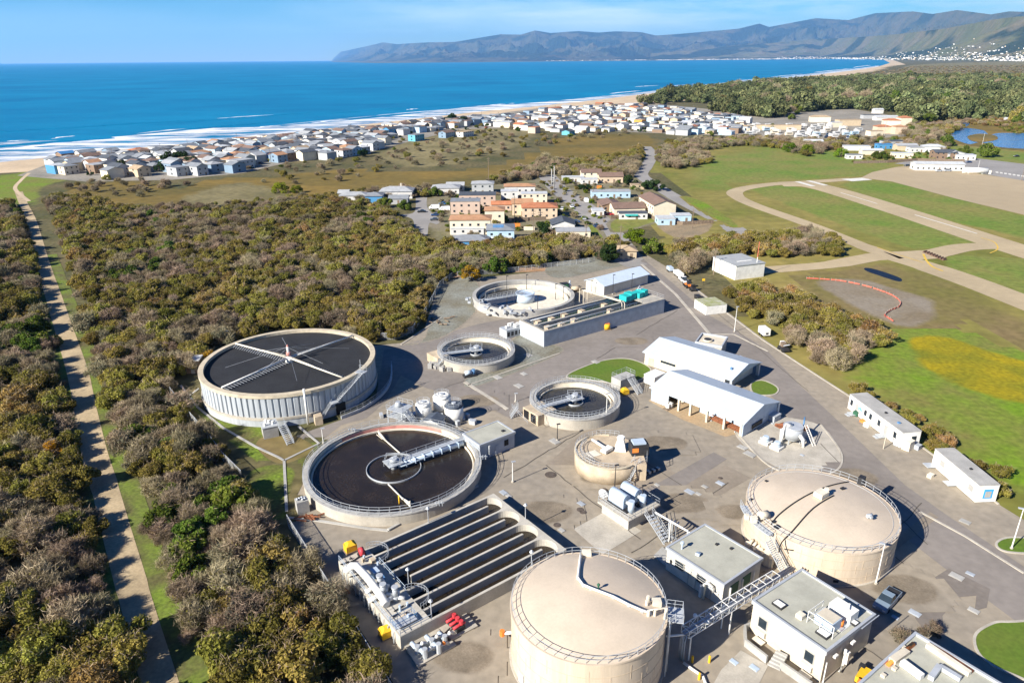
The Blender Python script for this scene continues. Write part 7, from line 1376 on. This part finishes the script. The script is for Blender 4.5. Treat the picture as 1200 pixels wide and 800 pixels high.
T=thing('tractor','orange tractor with a loader in the row along the back drive','tractor',G(806,337),DA); MB().box((0,0,1.1),(2.4,1.1,.8)).build('body',m_orange,T); MB().box((.5,0,1.9),(1.1,1.1,1.2)).build('cab',m_dark,T); MB().box((-2.2,0,.6),(.7,1.8,.7)).build('bucket',m_dark,T); MB().tube([(-2,.6,.8),(.2,.6,1.4)],.12,5).tube([(-2,-.6,.8),(.2,-.6,1.4)],.12,5).build('loader_arm',m_orange,T)
for sx_,r_ in((-1,.42),(.8,.65)):
    for sy in(-.75,.75): MB().tube([(sx_,sy-.18,r_),(sx_,sy+.18,r_)],r_,12).build('wheel',m_tyre,T)
T=trailer_unit((785,318),DA,'blue tanker trailer at the far end of the row along the back drive',(3.,1.6,1.2),m_gblue); T=trailer_unit((795,324),DA,'long white boat like trailer in the row along the back drive',(5.5,1.8,1.3),m_white)
T=thing('skid_loader','black loader beside the orange tractor','loader',G(812,341),DA); MB().box((0,0,.9),(2.,1.3,.9)).build('body',m_dark,T); MB().box((0,0,1.7),(1.,1.1,.8)).build('cab',m_black,T)
for sx_ in(-.6,.6):
    for sy in(-.8,.8): MB().tube([(sx_,sy-.15,.38),(sx_,sy+.15,.38)],.4,10).build('wheel',m_tyre,T)
T=trailer_unit((818,350),DA,'low flat trailer beside the mossy roofed container',(3.,1.7,.5),m_dark)
P=G(824,334); T=thing('hydrant_sign','yellow sign on a post by the back drive','sign',P); MB().tube([(0,0,0),(0,0,1.6)],.06,5).build('post',m_dark,T); MB().box((0,0,1.9),(.9,.1,.8)).build('board',m_yelp,T)
P=G(661,340); T=thing('green_cabinet','dark green cabinet behind the dry clarifier','cabinet',P,.3); MB().box((0,0,1.2),(2.4,1.8,2.4)).build('body',m_green,T); MB().box((0,0,2.45),(2.6,2.,.12)).build('lid',m_dark,T)
P=G(667.5,339); T=thing('white_dosing_unit','tall white dosing unit beside the green cabinet','machine',P); MB().cyl((0,0,0),.55,2.,10).build('tank',m_white,T); MB().cyl((0,0,2.),.35,1.1,10,.2).build('head',m_gblue,T)
P=G(675,341); T=thing('tan_tank','tan horizontal tank beside the dry clarifier','tank',P,.5); MB().tube([(-1.5,0,.9),(1.5,0,.9)],.8,12).build('tank',m_tanc,T); MB().box((0,0,.15),(2.6,1.,.3)).build('stand',m_dark,T)
mb=MB()
for i in range(12): P=G(random.uniform(505,528),random.uniform(372,381)); mb.tube([P+Vector((0,0,.3)),P+Vector((random.uniform(-2,2),random.uniform(-1,1),.5))],.2,5)
tag(mb.build('pipe_scrap',m_wood),'scattered pipes on the greenish gravel by the back fence','scrap')
T=thing('yellow_forklift','yellow and orange machine between the two flat roofed buildings','machine',G(1011,797),.8); MB().box((0,0,.8),(2.4,1.3,.8)).build('body',m_yelp,T); MB().box((-1.4,-.3,.7),(1.,1.1,1.)).build('counterweight',m_orange,T); MB().box((1.1,.6,.8),(.7,.7,1.)).build('engine',m_dark,T); MB().blob((-1.9,-1.2,.9),.35,7,5).build('red_cap',m_redv,T)
for x_ in(-.8,.8): MB().tube([(x_,-.7,.35),(x_,.7,.35)],.36,10).build('axle',m_tyre,T)
for q in[(1058,752),(1088,742)]: plant('sage',G(*q),1.5,'pale shrub at the left corner of the large flat roofed building' if q[0]<1070 else 'dark leaved shrub at the top corner of the large flat roofed building',None)
# airfield buildings
T,Lx,Wy=container('white metal hangar with a pale roof beside the taxiway link',(863,325),(896.7,321),(838.7,312),.02,m_white,None,'hangar','hangar')
for ch in list(T.children): bpy.data.objects.remove(ch)
O,an,Lx,Wy=rect((863,312),(896.7,308),(838.7,300.6),5.); T.location=O; T.rotation_euler=(0,0,an)
MB().b2(0,Lx,0,Wy,0,5).build('wall',m_white,T); r=MB().b2(-.2,Lx+.2,-.2,Wy+.2,5,5.15).build('roof',mat('hangar_roof',(.34,.35,.34),.6,.1,.3),T); MB().b2(Lx*.3,Lx*.8,Wy*.3,Wy*.36,5.15,5.22).build('skylight',m_white,r)
HS((1097,199),27,9,4.2,'gable','white','white','long white building at the edge of the apron',-.15,rise=1.0,extra=lambda T,r: MB().b2(-9,9,-4.7,-4.52,.2,1.5).build('base_band',m_wallc,T))
T=thing('fuel_tank','white cylindrical fuel tank on the apron edge','tank',G(1142,203.5),-.25); MB().tube([(-7,0,2.),(7,0,2.)],1.9,16).build('tank',m_white,T); MB().box((-4,0,.4),(1,2.6,.8)).box((4,0,.4),(1,2.6,.8)).build('saddle',m_concg,T); MB().box((8.4,0,1.2),(1.6,2,2.2)).build('pump_cabinet',m_wallc,T)
for b,t,lab in [((1149.5,176),(1153,156.5),'tall white mast behind the apron'),((1146,198),(1146.5,188),'short white floodlight pole at the fuel tank')]: lamp(b,t,lab,True,group=None)
# homes and sheds scattered through town, each placed on its lot along the coast
random.seed(11)
SHAPES=[(9,11,5.6,'gable',1.6),(11,9,5.4,'gable2',2.),(9,12,5.8,'flat',1.),(12,9,3.4,'hip',1.5),(8,13,6.2,'gable2',1.8),(10,10,5.5,'hip',1.4)]
WALLS=['white']*6+['cream']*3+['grey']*4+['pale blue']*3+['blue grey']*2+['tan','peach','blue grey','brown','blue']; ROOFS=['grey']*7+['pale grey']*3+['white']+['brown']*4+['dark']*5+['tan','orange tile']
def shapeword(sh): return ('low ' if sh[2]<4.6 else 'tall ' if sh[2]>5.9 else '')+{'gable':'gabled','gable2':'front gabled','flat':'flat','hip':'hipped'}[sh[3]]
TOWN_A=[(60,193),(120,184.5),(205,177.5),(300,167),(400,157),(480,147.5),(560,139.5),(612,144),(560,155),(500,160),(455,170),(425,182),(380,188),(340,188),(305,194),(285,201),(240,205),(190,207),(120,209),(62,204)]
cand=scatter(TOWN_A,14.2,.22); DUNE_=[(445,166),(490,158),(560,146),(622,152),(600,158),(520,166),(470,172)]
def twhere(px,py):
    e='at left end' if px<140 else 'by dark cypress' if px<235 else 'left of middle' if px<330 else 'mid town' if px<430 else 'near dune' if px<520 else 'past dune'
    yb=interp(px,[(60,196),(205,180),(400,160),(560,142)]); return e+(', surf row' if py-yb<7 else ', marsh row')
n_=0
spec=[((232,186),(20,10,4.6,'hip',1.8),'tan','orange tile','wide orange tile roofed seafront house in the left town'),((163,181),(12,10,4,'hip',1.5),'white','terracotta','white seafront house with a terracotta hip roof in the left town'),((78,186),(11,9,4.4,'gable',1.6),'brown','sea blue','house with a bright blue roof at the left end of town'),((165,206),(9,11,5.2,'gable2',1.8),'tan','tan','tan gabled house beside the round dark shrubs'),((283,197),(14,12,6.,'flat',1.),'white','pale grey','bulky pale boxy house on the marsh side of the left town'),((447,160),(13,9,5.6,'flat',1.),'turquoise','pale grey','turquoise flat house in the middle of town'),((488,165),(13,9,5.8,'flat',1.),'turquoise','grey','turquoise boxy house by the dune'),((545,160),(17,9,4.8,'flat',1.),'white','tan','white house with a tan flat roof under the dune'),((524,161),(16,9,5.,'gable',1.6),'blue grey','brown','blue grey house with a brown roof under the dune'),((407,178),(11,10,4.6,'hip',1.6),'tan','orange tile','orange roofed house on the marsh side in the middle of town')]
taken=[G2(*s[0]) for s in spec]
for q,sh,wc,rc,lab in spec: house(G(*q),*sh[:4],wc,rc,lab,COAST+random.choice((0,.05)),'beach_house','house','houses of the left beach town',sh[4])
for (x,y) in cand:
    px,py=topx((x,y)); 
    if inpoly(px,py,DUNE_) or any((t-Vector((x,y))).length<14 for t in taken) or random.random()<.06: continue
    sh=random.choice(SHAPES); wc=random.choice(WALLS); rc=random.choice(ROOFS); n_+=1
    wh=twhere(px,py); house((x,y,0),*sh[:4],wc,rc,f"{wc} {shapeword(sh)} house, {rc} roof, {wh}",COAST+random.choice((0,0,pi/2))+random.gauss(0,.03),'beach_house','house',f'houses of the left beach town {wh}: {wc}, {rc}',sh[4],px<470 and random.random()<.8)
TOWN_B=[(560,144),(640,130),(700,125),(765,126),(800,130),(870,139),(880,150),(870,158),(800,159),(740,152),(680,157),(640,156),(598,151)]
SH2=[(11,8,3.2,'flat',1.),(12,8,3.4,'gable',1.1),(9,13,5.4,'gable2',1.6),(10,10,5.2,'flat',1.),(13,9,3.6,'hip',1.3)]
nb=0; spec=[((650,130),(30,9,4,'hip',1.4),'terracotta' if False else 'pink','terracotta','long low terracotta roofed seafront block in the right town'),((740,128),(18,14,8,'flat',1.),'white','white','tall white seafront block nearest the dunes'),((626,156),(10,9,6,'flat',1.),'pink','terracotta','salmon boxy house at the near edge of the right town'),((750,146),(12,10,5.4,'flat',1.),'orange','tan','bright orange house in the right town'),((666,158),(11,9,3.6,'gable',1.4),'turquoise','dark','turquoise house at the near edge of the right town')]
taken=[G2(*s[0]) for s in spec]
for q,sh,wc,rc,lab in spec: house(G(*q),*sh[:4],wc,rc,lab,COAST,'town_house','house','homes of the right hand town',sh[4],False)
for (x,y) in scatter(TOWN_B,19.5,.25):
    px,py=topx((x,y))
    if any((t-Vector((x,y))).length<16 for t in taken): continue
    sh=random.choice(SH2); wc=random.choice(['white']*8+['cream']*4+['tan','tan','grey','grey','peach','pale blue','pale blue','blue grey','brown']); rc=random.choice(['white']*3+['pale grey']*6+['grey']*8+['tan','tan','brown','brown','dark','dark','dark','terracotta']); nb+=1
    wh='near edge' if py>interp(px,[(560,148),(640,150),(740,147),(870,152)]) else 'surf edge' if py<interp(px,[(560,146),(640,134),(740,130),(870,143)]) else 'inner rows'; wh+=', left half' if px<700 else ', right half'
    s_=random.uniform(.9,1.25); house((x,y,0),sh[0],sh[1],sh[2],sh[3],wc,rc,f"{wc} {shapeword(sh)} home, {rc} roof, {wh}",COAST+random.choice((0,pi/2))+random.gauss(0,.05),'town_house','house',f'homes of the right hand town {wh}: {wc}, {rc}',sh[4],False)
# parked campers and trailers of the caravan ground
CAMP=[(868,150),(900,144),(960,146),(1005,152),(1010,160),(960,164),(900,161),(866,158)]
for (x,y) in scatter(CAMP,17,.3)[:58]:
    px,py=topx((x,y)); wc=random.choice(['white']*5+['cream','grey','pale blue']); wh='left of the long beige wall' if px<895 else 'before the long beige wall' if px<930 else 'among the parked cars' 
    T=thing('camper',f"{wc} camper parked in the caravan ground {wh}",'camper',(x,y,0),random.choice((.2,1.7))+random.gauss(0,.1),f'{wc} campers {wh}'); k=('camper',wc)
    if k not in HM: HM[k]=[('body',MB().box((0,0,1.9),(7.5,2.6,2.6)).mesh('body',wm(wc))),('roof',MB().box((0,0,3.25),(7.2,2.4,.12)).box((1,0,3.45),(1.2,.9,.3)).mesh('roof',wm('white'))),('window',MB().box((0,-1.32,2.2),(5,.05,.7)).mesh('window',m_glass)),('wheel',MB().tube([(-2,-1.2,.4),(-2,1.2,.4)],.42,8).mesh('wheel',m_tyre)),('wheel',MB().tube([(2,-1.2,.4),(2,1.2,.4)],.42,8).mesh('wheel',m_tyre))]
    for nm,me in HM[k]: o=bpy.data.objects.new(nm,me); COL.objects.link(o); o.parent=T
for (x,y) in scatter([(940,152),(1000,156),(1012,162),(985,165),(940,160)],9,.3)[:40]:
    c_=random.choice(['dark grey','silver','white','dark blue','black']); vehicle('car',c_,(x,y,0),random.choice((.2,1.7)),f"{c_} car in the full lot beside the caravan ground",'car',f'{c_} cars in the lot by the caravan ground')
HS((912,152),40,5,4.5,'flat','tan','tan','long low beige walled store beside the caravan ground',-.1,win=False)
for q,sh,wc,rc,lab in [((960,143),(22,11,6,'hip',1.6),'cream','tan','cream hall with a tan roof before the wood'),((993,147),(24,12,6,'flat',1.),'tan','tan','tan boxy hall before the wood'),((1037,141),(26,10,4,'gable',1.4),'white','white','long white roofed shed by the wood'),((1028,133),(12,8,5,'gable',1.4),'white','white','small white shed at the edge of the wood'),((1020,139),(22,8,4.4,'flat',1.),'grey','dark','dark roofed carport beside the white sheds'),((1043,150),(16,12,8,'hip',1.6),'cream','terracotta','cream turreted house with terracotta tiles nearest the wood'),((1058,148),(12,10,9,'hip',1.8),'cream','terracotta','tall cream turreted house with terracotta tiles at the right of the group'),((1033,156),(14,11,6.5,'hip',1.5),'peach','terracotta','peach turreted house with terracotta tiles at the front'),((1052,157),(11,10,7.,'hip',1.5),'peach','orange tile','peach turreted house with orange tiles beside the utility pole'),((1024,159),(13,8,4.5,'flat',1.),'cream','tan','low cream annexe left of the turreted houses'),((978,149),(12,9,5,'flat',1.),'cream','white','white roofed annexe between the two halls')]:
    house(G(*q),*sh[:4],wc,rc,lab,random.uniform(-.3,.2),'house','house',None,sh[4],False)
for q,sh,wc,rc,lab in [((952,170),(15,9,3.6,'gable',1.2),'white','white','white shed behind the bright green airfield shrub'),((1003,176),(20,8,3.4,'flat',1.),'white','white','long white mobile home at the airfield edge'),((1020,181),(16,6,3.4,'gable',1.),'cream','white','cream mobile home behind the round shrubs'),((1045,171),(18,9,4.2,'flat',1.),'grey','dark','dark roofed shed by the airfield road'),((1060,176),(16,9,4,'gable',1.3),'tan','pale grey','tan shed with a pale roof by the airfield road'),((1074,178),(14,8,3.6,'flat',1.),'white','pale grey','pale shed in the middle of the airfield compound'),((1092,178),(15,10,4.4,'hip',1.5),'white','white','white roofed house in the airfield compound'),((1035,174),(12,7,3.6,'flat',1.),'blue','sea blue','blue shed in the airfield compound'),((1056,185),(14,7,3.6,'flat',1.),'cream','white','white camper shed behind the fence'),((1104,186),(15,10,5.,'gable',1.6),'brown','dark','dark gabled house behind the apron'),((1115,186),(13,9,4.4,'gable2',1.6),'white','pale grey','white front gabled house behind the apron'),((1129,187),(13,8,3.6,'flat',1.),'white','white','white flat shed right of the gabled houses'),((1000,186),(11,6,3,'flat',1.),'white','grey','small shed between the airfield shrubs'),((1183,143),(12,8,3.5,'gable',1.4),'white','white','small white roof among the trees right of the pond'),((358,351),(1,1,1,'flat',1.),'white','white','') ]:
    if lab: house(G(*q),*sh[:4],wc,rc,lab,random.uniform(-.3,.1),'house','house',None,sh[4],sh[0]<16)
fence([(1000,192),(1040,191),(1075,189),(1130,190)],2.0,'grey wooden fence behind the apron',True)
# small things of the beach town: parked cars and poles, each too small in the picture for parts
TC={}
def tinycar(c_):
    if c_ not in TC:
        mb=MB().box((0,0,.65),(4.4,1.75,.6)); mb.cur=1; mb.box((.2,0,1.15),(2.3,1.5,.45)); mb.cur=0; mb.box((.2,0,1.4),(1.9,1.4,.06)); mb.cur=2
        for x_ in(-1.4,1.4): mb.tube([(x_,-.85,.32),(x_,.85,.32)],.33,8)
        TC[c_]=mb.mesh('town_car',[carpaint(c_.replace(' ','_'),CC[c_]),m_glass,m_tyre])
    return TC[c_]
for poly,sp,wh,mx in [(TOWN_A,13,'in the lanes of the left beach town',46),(TOWN_B,24,'in the lanes of the right hand town',40)]:
    L_=scatter(poly,sp,.4); random.shuffle(L_)
    for (x,y) in L_[:mx]:
        c_=random.choice(['white','silver','dark grey','black','dark blue','red']); o=bpy.data.objects.new('town_car',tinycar(c_)); COL.objects.link(o); o.location=(x,y,0); o.rotation_euler=(0,0,COAST+random.choice((0,pi/2))); tag(o,f'{c_} car parked {wh}','car',f'{c_} cars {wh}')
pole_me=MB().cyl((0,0,0),.16,11,6,.1).box((0,0,10.2),(2.2,.14,.14)).mesh('town_pole',m_wood)
for poly,sp,wh in [(TOWN_A,44,'among the left beach town houses'),(TOWN_B,70,'among the right hand town homes')]:
    for (x,y) in scatter(poly,sp,.35): o=bpy.data.objects.new('town_pole',pole_me); COL.objects.link(o); o.location=(x,y,0); o.rotation_euler=(0,0,COAST); tag(o,f'wooden utility pole {wh}','pole',f'utility poles {wh}')
